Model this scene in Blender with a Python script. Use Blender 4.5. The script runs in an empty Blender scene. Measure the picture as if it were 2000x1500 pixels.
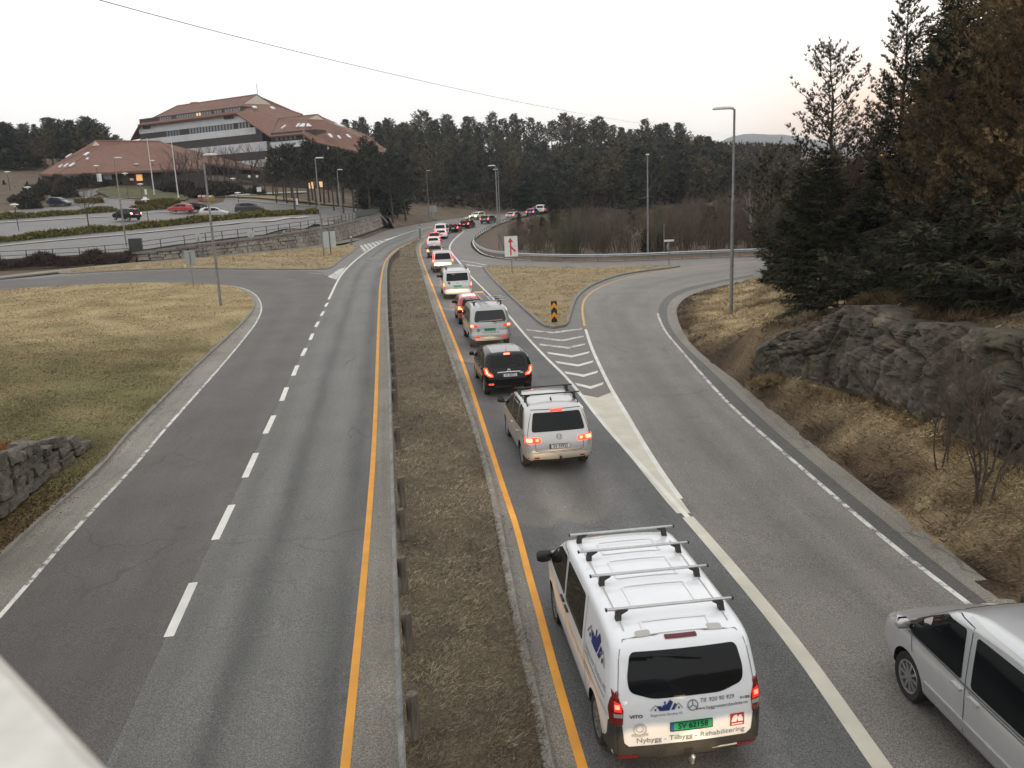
import bpy, bmesh, math, random
import numpy as np
from mathutils import Vector, Matrix, noise as mnoise
from mathutils.bvhtree import BVHTree
from mathutils.geometry import tessellate_polygon

S = bpy.context.scene
COL = S.collection
rad = math.radians

# ---------------------------------------------------------------- camera
FPX, PITCH, ROLL, HC = 1620.0, rad(12.9), rad(2.45), 6.6
cd = bpy.data.cameras.new('camera'); cam = bpy.data.objects.new('camera', cd); COL.objects.link(cam)
cd.sensor_width = 36.0; cd.lens = 36.0*FPX/2000.0; cd.clip_start = 0.05; cd.clip_end = 9000
_e1 = Vector((1,0,0)); _e2 = Vector((0,-math.sin(PITCH),-math.cos(PITCH)))
_rt = math.cos(ROLL)*_e1 + math.sin(ROLL)*_e2
_up = -(-math.sin(ROLL)*_e1 + math.cos(ROLL)*_e2)
_bk = -Vector((0, math.cos(PITCH), -math.sin(PITCH)))
M = Matrix.Identity(4)
for i in range(3):
    M[i][0] = _rt[i]; M[i][1] = _up[i]; M[i][2] = _bk[i]
M[0][3], M[1][3], M[2][3] = 0, 0, HC
cam.matrix_world = M
cd.dof.use_dof = True; cd.dof.focus_distance = 26.0; cd.dof.aperture_fstop = 5.0
S.camera = cam

# ---------------------------------------------------------------- sky, sun, exposure
SUN_EL, SUN_AZ = rad(9), rad(33)          # low evening sun, ahead and to the right (clockwise from +Y)
W = bpy.data.worlds.new('World'); S.world = W; W.use_nodes = True
nt = W.node_tree; nt.nodes.clear()
def wn(t, **k):
    n = nt.nodes.new(t)
    for a, v in k.items(): setattr(n, a, v)
    return n
wo = wn('ShaderNodeOutputWorld'); bg = wn('ShaderNodeBackground'); bg.inputs['Strength'].default_value = 0.10
sky = wn('ShaderNodeTexSky', sky_type='NISHITA', sun_disc=False, sun_elevation=SUN_EL, sun_rotation=SUN_AZ, air_density=1.0, dust_density=2.5, ozone_density=1.0)
tc = wn('ShaderNodeTexCoord')
nrm = wn('ShaderNodeVectorMath', operation='NORMALIZE'); nt.links.new(tc.outputs['Generated'], nrm.inputs[0])
dot = wn('ShaderNodeVectorMath', operation='DOT_PRODUCT')
gz = rad(2.0)
dot.inputs[1].default_value = (math.sin(rad(35))*math.cos(gz), math.cos(rad(35))*math.cos(gz), math.sin(gz))
nt.links.new(nrm.outputs[0], dot.inputs[0])
mr = wn('ShaderNodeMapRange', interpolation_type='SMOOTHSTEP'); mr.inputs['From Min'].default_value = 0.93; mr.inputs['From Max'].default_value = 0.9995
nt.links.new(dot.outputs['Value'], mr.inputs['Value'])
sx = wn('ShaderNodeSeparateXYZ'); nt.links.new(nrm.outputs[0], sx.inputs[0])
lo = wn('ShaderNodeMapRange', interpolation_type='SMOOTHSTEP'); lo.inputs['From Min'].default_value = 0.16; lo.inputs['From Max'].default_value = 0.03
lo.inputs['To Min'].default_value = 0; lo.inputs['To Max'].default_value = 1
nt.links.new(sx.outputs['Z'], lo.inputs['Value'])
mul = wn('ShaderNodeMath', operation='MULTIPLY'); nt.links.new(mr.outputs[0], mul.inputs[0]); nt.links.new(lo.outputs[0], mul.inputs[1])
nz = wn('ShaderNodeTexNoise'); nz.inputs['Scale'].default_value = 2.4; nz.inputs['Detail'].default_value = 4
nt.links.new(nrm.outputs[0], nz.inputs['Vector'])
cl = wn('ShaderNodeMixRGB'); cl.inputs[1].default_value = (12.8, 12.75, 12.6, 1); cl.inputs[2].default_value = (14.2, 14.1, 13.9, 1)
nt.links.new(nz.outputs['Fac'], cl.inputs[0])
hz = wn('ShaderNodeMixRGB'); hz.inputs[2].default_value = (14.6, 14.1, 13.2, 1)      # slightly creamy low sky
nt.links.new(lo.outputs[0], hz.inputs[0]); nt.links.new(cl.outputs[0], hz.inputs[1])
gl = wn('ShaderNodeMixRGB'); gl.inputs[2].default_value = (10.8, 4.7, 2.3, 1)
nt.links.new(mul.outputs[0], gl.inputs[0]); nt.links.new(hz.outputs[0], gl.inputs[1])
mx = wn('ShaderNodeMixRGB'); mx.inputs[0].default_value = 0.93
nt.links.new(sky.outputs[0], mx.inputs[1]); nt.links.new(gl.outputs[0], mx.inputs[2])
nt.links.new(mx.outputs[0], bg.inputs['Color']); nt.links.new(bg.outputs[0], wo.inputs['Surface'])
sl = bpy.data.lights.new('sun', 'SUN'); sl.energy = 0.6; sl.angle = rad(18); sl.color = (1.0, 0.90, 0.78)
so = bpy.data.objects.new('sun', sl); COL.objects.link(so)
sd = Vector((math.sin(SUN_AZ)*math.cos(SUN_EL), math.cos(SUN_AZ)*math.cos(SUN_EL), math.sin(SUN_EL)))
so.rotation_euler = sd.to_track_quat('Z', 'Y').to_euler(); so.location = (40, 60, 60)
S.view_settings.view_transform = 'Standard'; S.view_settings.look = 'None'
S.view_settings.exposure = 0.0; S.view_settings.gamma = 1.0
S.cycles.max_bounces = 6; S.cycles.transparent_max_bounces = 8
S.cycles.volume_bounces = 0

# ---------------------------------------------------------------- small helpers
def ray(px, py):
    u = px-1000; v = py-750
    a = u*math.cos(ROLL)-v*math.sin(ROLL); b = u*math.sin(ROLL)+v*math.cos(ROLL)
    return a, FPX*math.cos(PITCH)-b*math.sin(PITCH), -(b*math.cos(PITCH)+FPX*math.sin(PITCH))
def at_z(px, py, z=0.0):
    x, y, d = ray(px, py); t = (z-HC)/d
    return Vector((x*t, y*t, z))
def at_d(px, py, Y):
    x, y, d = ray(px, py); t = Y/y
    return Vector((x*t, Y, HC+d*t))
def project(p):
    Z = p[2]-HC
    zc = p[1]*math.cos(PITCH)-Z*math.sin(PITCH); b = -(p[1]*math.sin(PITCH)+Z*math.cos(PITCH))/zc*FPX; a = p[0]/zc*FPX
    return 1000+a*math.cos(ROLL)+b*math.sin(ROLL), 750-a*math.sin(ROLL)+b*math.cos(ROLL)
def ss(t):
    t = np.clip(t, 0, 1); return t*t*(3-2*t)
_ZY = [-50, 95, 130, 150, 160, 180, 230, 260, 400, 6000]
_ZZ = [0, 0, .3, .9, 1.3, 1.9, 2.4, 2.8, 4, 4]
def H(x, y):
    """the low ground the roads lie on"""
    return np.interp(y, _ZY, _ZZ) + 1.6*ss((-x-10)/24.0)*ss((y-62)/34.0) - .5*(1-ss((y-9)/28.0))   # the road dips under the bridge
def G(px, py, dz=0.0, f=None):
    """photo point -> point on the ground"""
    f = f or H
    z = 0.0
    for _ in range(25):
        p = at_z(px, py, z+dz); z = 0.5*z+0.5*float(f(p.x, p.y))
    return Vector((p.x, p.y, float(f(p.x, p.y))+dz))
def GP(pts, dz=0.0, f=None):
    return [G(a, b, dz, f) for a, b in pts]

def tag(o, label=None, cat=None, group=None, kind=None):
    if label: o['label'] = label
    if cat: o['category'] = cat
    if group: o['group'] = group
    if kind: o['kind'] = kind
    return o
def empty(name, loc=(0,0,0), rz=0.0):
    o = bpy.data.objects.new(name, None); o.empty_display_size = 0.2
    COL.objects.link(o); o.location = loc; o.rotation_euler = (0,0,rz); return o
def link(name, me, parent=None):
    o = bpy.data.objects.new(name, me); COL.objects.link(o)
    if parent is not None: o.parent = parent
    return o
def copy_tree(o, parent=None):
    c = o.copy(); COL.objects.link(c)
    if parent is not None: c.parent = parent
    for ch in list(o.children): copy_tree(ch, c)
    return c

class MB:
    """collects shapes into one mesh"""
    def __init__(s): s.v = []; s.f = []; s.m = []; s.mi = 0
    def add(s, vs, fs):
        b = len(s.v); s.v += [tuple(p) for p in vs]; s.f += [tuple(i+b for i in f) for f in fs]; s.m += [s.mi]*len(fs); return s
    def box(s, c, d, rz=0.0, R=None):
        x, y, z = d[0]/2, d[1]/2, d[2]/2
        vs = [Vector((sx*x, sy*y, sz*z)) for sz in (-1,1) for sy in (-1,1) for sx in (-1,1)]
        if R is None: R = Matrix.Rotation(rz, 3, 'Z')
        vs = [R @ p + Vector(c) for p in vs]
        return s.add(vs, [(0,2,3,1),(4,5,7,6),(0,1,5,4),(2,6,7,3),(0,4,6,2),(1,3,7,5)])
    def bbox(s, c, d, bev=0.02, rz=0.0):
        """box with chamfered vertical and top edges"""
        x, y, z = d[0]/2, d[1]/2, d[2]/2; b = min(bev, x*.9, y*.9, z*.9)
        R = Matrix.Rotation(rz, 3, 'Z'); rings = []
        for (zz, k) in ((-z, b), (-z+b, 0), (z-b, 0), (z, b)):
            X, Y = x-k, y-k; bb = b*.6
            rings.append([(-X+bb,-Y,zz),(X-bb,-Y,zz),(X,-Y+bb,zz),(X,Y-bb,zz),(X-bb,Y,zz),(-X+bb,Y,zz),(-X,Y-bb,zz),(-X,-Y+bb,zz)])
        vs = [R @ Vector(p) + Vector(c) for r in rings for p in r]; fs = []
        for k in range(3):
            for i in range(8): fs.append((k*8+i, k*8+(i+1)%8, k*8+8+(i+1)%8, k*8+8+i))
        fs.append(tuple(range(7,-1,-1))); fs.append(tuple(range(24,32)))
        return s.add(vs, fs)
    def tube(s, pts, r, n=8, caps=True):
        pts = [Vector(p) for p in pts]; rs = r if isinstance(r, (list, tuple)) else [r]*len(pts)
        vs = []; fs = []; prev = None
        for i, p in enumerate(pts):
            t = (pts[min(i+1, len(pts)-1)]-pts[max(i-1, 0)]).normalized()
            a = prev if prev is not None else (Vector((1,0,0)) if abs(t.x) < .9 else Vector((0,1,0)))
            a = (a - t*a.dot(t)).normalized(); b = t.cross(a); prev = a
            for k in range(n):
                q = 2*math.pi*k/n; vs.append(p+(a*math.cos(q)+b*math.sin(q))*rs[i])
        for i in range(len(pts)-1):
            for k in range(n): fs.append((i*n+k, i*n+(k+1)%n, (i+1)*n+(k+1)%n, (i+1)*n+k))
        if caps: fs.append(tuple(range(n-1,-1,-1))); fs.append(tuple((len(pts)-1)*n+k for k in range(n)))
        return s.add(vs, fs)
    def lathe(s, prof, n=20, o=(0,0,0), axis='Z'):
        vs = []; fs = []; o = Vector(o)
        for (r, z) in prof:
            for k in range(n):
                q = 2*math.pi*k/n; a, b = r*math.cos(q), r*math.sin(q)
                vs.append(o+(Vector((a,b,z)) if axis == 'Z' else Vector((z,a,b)) if axis == 'X' else Vector((a,z,b))))
        for i in range(len(prof)-1):
            for k in range(n): fs.append((i*n+k, i*n+(k+1)%n, (i+1)*n+(k+1)%n, (i+1)*n+k))
        return s.add(vs, fs)
    def prism(s, poly, d, R=None, o=(0,0,0)):
        """2-D polygon (x,z) pushed d along y"""
        n = len(poly); R = R or Matrix.Identity(3); o = Vector(o)
        vs = [R @ Vector((p[0], 0, p[1])) + o for p in poly] + [R @ Vector((p[0], d, p[1])) + o for p in poly]
        fs = [tuple(range(n)), tuple(range(2*n-1, n-1, -1))] + [(i, i+n, (i+1)%n+n, (i+1)%n) for i in range(n)]
        return s.add(vs, fs)
    def mesh(s, name, mats, smooth=None):
        me = bpy.data.meshes.new(name); me.from_pydata(s.v, [], s.f)
        for m in (mats if isinstance(mats, (list, tuple)) else [mats]): me.materials.append(m)
        if any(s.m): me.polygons.foreach_set('material_index', s.m)
        me.validate(); bm = bmesh.new(); bm.from_mesh(me); bmesh.ops.recalc_face_normals(bm, faces=bm.faces); bm.to_mesh(me); bm.free()
        if smooth:
            me.shade_smooth(); me.set_sharp_from_angle(angle=rad(smooth))
        return me
    def build(s, name, mats, parent=None, smooth=None):
        return link(name, s.mesh(name, mats, smooth), parent)

def np_mesh(name, V, F, mat, col=None, smooth=False):
    """V (n,3), F (m,k) arrays -> mesh; col (n,3) colour of the material itself per vertex"""
    V = np.asarray(V, np.float32); F = np.asarray(F, np.int32); k = F.shape[1]
    me = bpy.data.meshes.new(name); me.vertices.add(len(V)); me.vertices.foreach_set('co', V.ravel())
    me.loops.add(F.size); me.loops.foreach_set('vertex_index', F.ravel())
    me.polygons.add(len(F)); me.polygons.foreach_set('loop_start', np.arange(0, F.size, k, dtype=np.int32))
    me.update(calc_edges=True)
    if col is not None:
        a = me.color_attributes.new('Col', 'FLOAT_COLOR', 'POINT')
        c = np.ones((len(V), 4), np.float32); c[:, :3] = col; a.data.foreach_set('color', c.ravel())
    me.materials.append(mat)
    if smooth: me.shade_smooth()
    return me

# ---------------------------------------------------------------- materials
class NT:
    def __init__(s, name):
        s.m = bpy.data.materials.new(name); s.m.use_nodes = True; s.t = s.m.node_tree
        s.p = s.t.nodes['Principled BSDF']
    def n(s, t, **k):
        n = s.t.nodes.new(t)
        for a, v in k.items(): setattr(n, a, v)
        return n
    def l(s, a, b): s.t.links.new(a, b)
    def coord(s, kind='Object', scale=None):
        c = s.n('ShaderNodeTexCoord').outputs[kind]
        if scale is not None:
            mp = s.n('ShaderNodeMapping'); mp.inputs['Scale'].default_value = scale; s.l(c, mp.inputs['Vector']); c = mp.outputs[0]
        return c
    def noise(s, scale, detail=4, rough=.6, vec=None, dist=0.0):
        n = s.n('ShaderNodeTexNoise'); n.inputs['Scale'].default_value = scale; n.inputs['Detail'].default_value = detail
        n.inputs['Roughness'].default_value = rough; n.inputs['Distortion'].default_value = dist
        if vec is not None: s.l(vec, n.inputs['Vector'])
        return n.outputs['Fac']
    def ramp(s, fac, stops):
        r = s.n('ShaderNodeValToRGB'); e = r.color_ramp.elements
        while len(e) < len(stops): e.new(0.5)
        for i, (p, c) in enumerate(stops):
            e[i].position = p; e[i].color = (c[0], c[1], c[2], 1) if not isinstance(c, (int, float)) else (c, c, c, 1)
        s.l(fac, r.inputs[0]); return r.outputs[0]
    def mix(s, fac, a, b, mode='MIX'):
        m = s.n('ShaderNodeMixRGB', blend_type=mode)
        for i, x in enumerate((fac, a, b)):
            if hasattr(x, 'is_linked'): s.l(x, m.inputs[i])
            elif isinstance(x, (int, float)): m.inputs[i].default_value = x if i == 0 else (x, x, x, 1)
            else: m.inputs[i].default_value = (x[0], x[1], x[2], 1)
        return m.outputs[0]
    def math(s, op, a, b=0.0, c=None):
        m = s.n('ShaderNodeMath', operation=op)
        for i, x in enumerate((a, b, c)):
            if x is None: continue
            if hasattr(x, 'is_linked'): s.l(x, m.inputs[i])
            else: m.inputs[i].default_value = x
        return m.outputs[0]
    def bump(s, h, strength=.3, dist=.01):
        b = s.n('ShaderNodeBump'); b.inputs['Strength'].default_value = strength; b.inputs['Distance'].default_value = dist
        s.l(h, b.inputs['Height']); s.l(b.outputs[0], s.p.inputs['Normal'])
    def base(s, c):
        if hasattr(c, 'is_linked'): s.l(c, s.p.inputs['Base Color'])
        else: s.p.inputs['Base Color'].default_value = (c[0], c[1], c[2], 1)
    def set(s, **k):
        for a, v in k.items(): s.p.inputs[a.replace('_', ' ')].default_value = v
        return s

def mottled(name, c1, c2, scale=3.0, rough=.8, metal=0.0, fine=60.0, fine_amt=.25, bump=0.0, bdist=.01, spec=.4, kind='Object', stretch=None):
    t = NT(name); v = t.coord(kind, stretch)
    a = t.ramp(t.noise(scale, 6, .65, v), [(.3, c1), (.7, c2)])
    f = t.noise(fine, 3, .7, v)
    g = t.ramp(f, [(.3, 1-fine_amt), (.7, 1+fine_amt*.6)])
    t.base(t.mix(1.0, a, g, 'MULTIPLY'))
    t.set(Roughness=rough, Metallic=metal); t.p.inputs['Specular IOR Level'].default_value = spec
    if bump: t.bump(f, bump, bdist)
    return t.m
def plain(name, c, rough=.5, metal=0.0, spec=.5, coat=0.0):
    t = NT(name); v = t.coord('Object')
    f = t.ramp(t.noise(2.2, 5, .6, v), [(.3, .88), (.7, 1.06)])
    t.base(t.mix(1.0, c, f, 'MULTIPLY'))
    t.set(Roughness=rough, Metallic=metal); t.p.inputs['Specular IOR Level'].default_value = spec
    t.p.inputs['Coat Weight'].default_value = coat; t.p.inputs['Coat Roughness'].default_value = .06
    return t.m
def lamp(name, c, strength, basec=None):
    t = NT(name); b = basec or c; v = t.coord('Object')
    t.base(b); t.set(Roughness=.25)
    t.p.inputs['Emission Color'].default_value = (c[0], c[1], c[2], 1)
    f = t.ramp(t.noise(9, 2, .5, v), [(.25, .35*strength), (.75, strength)])
    t.l(f, t.p.inputs['Emission Strength'])
    return t.m
def attr_mat(name, rough=.9, spec=.15, scale=8.0, amt=.35, bump=0.0):
    t = NT(name); a = t.n('ShaderNodeAttribute'); a.attribute_name = 'Col'
    f = t.ramp(t.noise(scale, 4, .6, t.coord('Object')), [(.3, 1-amt), (.7, 1+amt*.5)])
    t.base(t.mix(1.0, a.outputs['Color'], f, 'MULTIPLY')); t.set(Roughness=rough)
    t.p.inputs['Specular IOR Level'].default_value = spec
    if bump: t.bump(t.noise(scale, 4, .7, t.coord('Object')), bump, .05)
    return t.m

def asphalt(name, c, tracks=(), tint=(1,1,1), track_dark=.7, rough=.64, width=.09, patch=.18, wet=0.0, mid=None):
    """lane surface: UV x across the lane, y in metres; worn wheel tracks and oil streaks run along it"""
    t = NT(name); uv = t.n('ShaderNodeUVMap').outputs[0]; ob = t.coord('Object')
    sp = t.n('ShaderNodeSeparateXYZ'); t.l(uv, sp.inputs[0]); u = sp.outputs[0]
    big = t.ramp(t.noise(.35, 5, .6, ob), [(.3, 1-patch), (.7, 1+patch)])
    mpn = t.n('ShaderNodeMapping'); mpn.inputs['Scale'].default_value = (5.0, .12, 1); t.l(uv, mpn.inputs['Vector'])
    stain = t.ramp(t.noise(1.1, 6, .72, ob), [(.30, .72), (.42, 1.0), (.6, 1.0), (.75, 1.16)])
    streak = t.ramp(t.noise(1.0, 5, .65, mpn.outputs[0]), [(.3, .84), (.7, 1.14)])
    g = t.noise(46, 2, .8, ob); g2 = t.noise(150, 2, .8, ob)
    grain = t.ramp(g, [(.32, .40), (.5, .95), (.68, 1.75)])
    grain2 = t.ramp(g2, [(.33, .45), (.67, 1.6)])
    col = t.mix(1.0, t.mix(1.0, t.mix(1.0, c, big, 'MULTIPLY'), grain, 'MULTIPLY'), grain2, 'MULTIPLY')
    col = t.mix(.8, t.mix(.9, col, streak, 'MULTIPLY'), stain, 'MULTIPLY')
    crk = t.n('ShaderNodeTexVoronoi', feature='DISTANCE_TO_EDGE'); crk.inputs['Scale'].default_value = .22; wv_ = t.n('ShaderNodeVectorMath', operation='ADD'); nv_ = t.n('ShaderNodeTexNoise'); nv_.inputs['Scale'].default_value = .8; t.l(ob, nv_.inputs['Vector']); t.l(ob, wv_.inputs[0]); t.l(nv_.outputs['Color'], wv_.inputs[1]); t.l(wv_.outputs[0], crk.inputs['Vector'])
    ck = t.math('MULTIPLY', t.ramp(crk.outputs['Distance'], [(.003, 1), (.008, 0)]), t.ramp(t.noise(.16, 2, .5, ob), [(.52, 0), (.60, 1)]))
    col = t.mix(t.math('MULTIPLY', ck, .5), col, (.03,.028,.026))
    wob = t.math('MULTIPLY_ADD', t.noise(.25, 2, .5, ob), .08, -.04)
    uu = t.math('ADD', u, wob)
    for tr in tracks:
        ctr, wd, dk = (tr if isinstance(tr, tuple) else (tr, width, track_dark))
        d = t.math('ABSOLUTE', t.math('SUBTRACT', uu, ctr))
        e = t.math('POWER', 2.718, t.math('MULTIPLY', t.math('MULTIPLY', d, d), -1.0/(wd*wd)))
        e = t.math('MULTIPLY', e, t.ramp(t.noise(.9, 5, .7, mpn.outputs[0]), [(.25, .35), (.65, 1)]))
        col = t.mix(e, col, t.mix(1.0, col, dk, 'MULTIPLY'))
    t.base(col)
    t.p.inputs['Specular IOR Level'].default_value = .45
    if wet:
        t.l(t.ramp(t.noise(.6, 4, .6, ob), [(.3, rough-wet), (.7, rough)]), t.p.inputs['Roughness'])
    else: t.set(Roughness=rough)
    t.bump(t.math('ADD', g, t.math('MULTIPLY', g2, .6)), .55, .012)
    return t.m

def paint_line(name, c, under, wear=.42, scale=7.0):
    t = NT(name); ob = t.coord('Object')
    w = t.math('ADD', t.math('MULTIPLY', t.noise(scale, 6, .75, ob), .65), t.math('MULTIPLY', t.noise(90, 2, .8, ob), .35))
    m = t.ramp(w, [(wear-.02, 0), (wear+.03, 1)])
    cc = t.mix(1.0, c, t.ramp(t.noise(1.3, 5, .6, ob), [(.3, .82), (.7, 1.08)]), 'MULTIPLY')
    t.base(t.mix(m, under, cc)); t.set(Roughness=.7); t.bump(t.noise(120, 2, .7, ob), .3, .006)
    return t.m

# ---------------------------------------------------------------- polygons and strips lying on the ground
def resample(pts, n=None, step=None):
    P = np.array([tuple(p) for p in pts], float); d = np.r_[0, np.cumsum(np.linalg.norm(np.diff(P[:, :2], axis=0), axis=1))]
    if n is None: n = max(2, int(d[-1]/step)+1)
    t = np.linspace(0, d[-1], n)
    return np.stack([np.interp(t, d, P[:, i]) for i in range(3)], 1), t
def smooth_line(pts, step=1.0, it=2):
    """corner-cut polyline, resampled"""
    P = [Vector(p) for p in pts]
    for _ in range(it):
        Q = [P[0]]
        for a, b in zip(P[:-1], P[1:]): Q += [a*.75+b*.25, a*.25+b*.75]
        P = Q+[P[-1]]
    return resample(P, step=step)[0]
def drape(a, dz, f=H):
    a = np.array(a, float).copy(); a[:, 2] = f(a[:, 0], a[:, 1])+dz; return a
def loft(name, A, B, mat, dz, nu=6, step=1.0, f=H, parent=None):
    """surface between two lines, UV = (across 0..1, metres along)"""
    A0, ta = resample(A, step=.5); B0, tb = resample(B, step=.5)
    n = max(3, int(max(ta[-1], tb[-1])/step)); A, _ = resample(A0, n=n); B, _ = resample(B0, n=n)
    L = np.r_[0, np.cumsum(np.linalg.norm(np.diff((A+B)/2, axis=0), axis=1))]
    us = np.linspace(0, 1, nu+1); V = []; UV = []
    for i in range(n):
        for u in us:
            p = A[i]*(1-u)+B[i]*u; V.append((p[0], p[1], float(f(p[0], p[1]))+dz)); UV.append((u, L[i]))
    F = [(i*(nu+1)+j, i*(nu+1)+j+1, (i+1)*(nu+1)+j+1, (i+1)*(nu+1)+j) for i in range(n-1) for j in range(nu)]
    F = np.array(F); V = np.array(V)
    v0, v1, v2 = V[F[0][0]], V[F[0][1]], V[F[0][3]]
    if np.cross(v1-v0, v2-v0)[2] < 0: F = F[:, ::-1]
    me = np_mesh(name, V, F, mat, smooth=True)
    uvl = me.uv_layers.new(name='UVMap'); UV = np.array(UV, np.float32)
    uvl.data.foreach_set('uv', UV[F.ravel()].ravel())
    return link(name, me, parent)
def band(line, w, off=0.0):
    """two lines either side of a centre line"""
    P = np.array([tuple(p) for p in line], float); T = np.gradient(P[:, :2], axis=0); T /= np.linalg.norm(T, axis=1)[:, None]+1e-9
    N = np.stack([T[:, 1], -T[:, 0]], 1)
    A = P.copy(); B = P.copy(); A[:, :2] += N*(off+w/2); B[:, :2] += N*(off-w/2); return A, B
def stripe(name, line, w, mat, dz=.009, off=0.0, f=H, step=.8):
    A, B = band(line, w, off); return loft(name, A, B, mat, dz, nu=1, step=step, f=f)
def tri_poly(poly, grid=2.0):
    """triangulated, grid-cut bmesh of a 2-D outline"""
    bm = bmesh.new(); vs = [bm.verts.new((p[0], p[1], 0)) for p in poly]
    f = bm.faces.new(vs); f.normal_update()
    if f.normal.z < 0: f.normal_flip()
    bmesh.ops.triangulate(bm, faces=bm.faces[:], ngon_method='EAR_CLIP')
    xs = [p[0] for p in poly]; ys = [p[1] for p in poly]
    for k, (lo_, hi_) in enumerate(((min(xs), max(xs)), (min(ys), max(ys)))):
        c = math.floor(lo_/grid)*grid+grid
        while c < hi_:
            co = (c, 0, 0) if k == 0 else (0, c, 0); no = (1, 0, 0) if k == 0 else (0, 1, 0)
            bmesh.ops.bisect_plane(bm, geom=bm.verts[:]+bm.edges[:]+bm.faces[:], plane_co=co, plane_no=no, dist=1e-5); c += grid
    return bm
def sheet(name, poly, mat, dz, grid=2.0, f=H, smooth=True, lump=0.0, parent=None):
    bm = tri_poly(poly, grid)
    P = np.array([v.co[:] for v in bm.verts]); z = f(P[:, 0], P[:, 1])+dz
    for i, v in enumerate(bm.verts):
        v.co.z = z[i] + (lump*(mnoise.noise(Vector((v.co.x*.55, v.co.y*.55, 3.1)))) if lump and not v.is_boundary else 0)
    me = bpy.data.meshes.new(name); bm.to_mesh(me); bm.free(); me.materials.append(mat)
    if smooth: me.shade_smooth()
    return link(name, me, parent)
def colorize(o, fn, mat):
    """give a ground sheet its own soil / grass colours per vertex"""
    me = o.data; n = len(me.vertices); co = np.empty(n*3, np.float32); me.vertices.foreach_get('co', co); P = co.reshape(-1, 3)
    c = np.ones((n, 4), np.float32); c[:, :3] = fn(P[:, :2].astype(float)); a = me.color_attributes.new('Col', 'FLOAT_COLOR', 'POINT'); a.data.foreach_set('color', c.ravel())
    me.materials.clear(); me.materials.append(mat); return o
def nz_at(q, s, seed): return np.array([mnoise.noise(Vector((a*s, b*s, seed))) for a, b in q])
def in_poly(P, poly):
    x, y = P[:, 0], P[:, 1]; c = np.zeros(len(P), bool); n = len(poly)
    for i in range(n):
        x1, y1 = poly[i][0], poly[i][1]; x2, y2 = poly[(i+1) % n][0], poly[(i+1) % n][1]
        if y1 == y2: continue
        k = ((y1 > y) != (y2 > y)) & (x < (x2-x1)*(y-y1)/(y2-y1)+x1); c ^= k
    return c
def kerb(name, line, mat, w=.14, h=.12, dz=0.0, f=H):
    """concrete kerb: chamfered bar swept along a line, split in stones by small gaps"""
    P = drape(line, 0, f); A, B = band(P, w); V = []; F = []
    n = len(P); prof = [(0, -.06), (0, h-.02), (.15, h), (.85, h), (1, h-.02), (1, -.06)]
    for i in range(n):
        for (u, z) in prof:
            q = A[i]*(1-u)+B[i]*u; V.append((q[0], q[1], P[i, 2]+z+dz+.004*math.sin(i*2.3)))
    k = len(prof)
    for i in range(n-1):
        for j in range(k-1): F.append((i*k+j, i*k+j+1, (i+1)*k+j+1, (i+1)*k+j))
    mb = MB(); mb.add(V, F+[tuple(range(k)), tuple((n-1)*k+j for j in range(k))])
    return tag(mb.build(name, mat, None, 40), kind='structure')
# ================================================================ THE ROADS
A_BASE = (.125, .120, .112); A_LEFT = (.128, .127, .116); A_DECEL = (.084, .074, .067); A_QUEUE = (.088, .089, .088); A_SLIP = (.168, .153, .136); A_SHOULD = (.185, .168, .138)
m_base = asphalt('asphalt_grey', (.145, .136, .124), patch=.12)
m_left = asphalt('asphalt_main_lane', A_LEFT, tracks=((.42, .085, .46), (.90, .10, .42), (.10, .10, .75)), patch=.10)
m_decel = asphalt('asphalt_brownish_lane', A_DECEL, tracks=((.27, .13, .86), (.72, .12, .84)), patch=.20)
m_queue = asphalt('asphalt_queue_lane', A_QUEUE, tracks=((.30, .12, 1.5), (.66, .10, 1.4)), patch=.16, rough=.72, wet=.16)
m_slip = asphalt('asphalt_slip_lane', A_SLIP, tracks=((.30, .10, .88), (.52, .13, .72), (.80, .09, .86)), patch=.14)
m_should = asphalt('asphalt_dusty_shoulder', A_SHOULD, tracks=(), patch=.22)
m_dark = asphalt('asphalt_dark_edge', (.078, .076, .069), tracks=(), patch=.18)
m_white = paint_line('white_road_paint', (.66, .65, .60), (.13, .125, .118), .36)
m_wornw = paint_line('worn_white_paint', (.62, .61, .57), (.13, .125, .118), .47, 3.2)
m_cream = paint_line('cream_road_paint', (.55, .52, .43), (.16, .15, .14), .30, 3.0)
m_orange = paint_line('yellow_road_paint', (.70, .31, .035), (.14, .13, .12), .36)
m_concrete = mottled('kerb_concrete', (.17, .16, .142), (.27, .255, .225), 2.5, .9, bump=.3, fine=40)

def wl(pts, step=1.0, it=2, dz=0.0, f=None): return smooth_line(GP(pts, dz, f), step, it)
def ext(P, back=None, fwd=None):
    """carry a line on past its ends by so many metres"""
    P = [Vector(p) for p in P]
    if back: P = [P[0]+(P[0]-P[1]).normalized()*back]+P
    if fwd: P = P+[P[-1]+(P[-1]-P[-2]).normalized()*fwd]
    return P
px_orangeL = [(674,1500),(701,1233),(720,1020),(731.7,860),(737.5,700),(740,600),(743.7,541.7),(751.7,508),(773,486.7),(800,475),(820,464.5),(838,458),(856,452.5)]
px_dash = [(324,1246),(374,1138),(416,1056),(450,986),(476,932),(497,886.7),(516,846.5),(532,813),(548,783.5),(558,757),(588,696),(609.7,651.6),(634,599),(643,584),(660,546),(686,516),(706.7,498),(726.7,485),(750,471),(783,458),(816.7,448.5),(845,443)]
px_whiteL = [(0,1204),(80,1112),(152,1028),(224,952),(272,900),(315,846.5),(378,776.5),(437.5,710),(483,654),(504,626),(512.8,600),(504,579),(486.5,566.5),(462,559.5),(430.5,556),(350,551.8),(245,552.5),(120,558),(0,566.5)]
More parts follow.
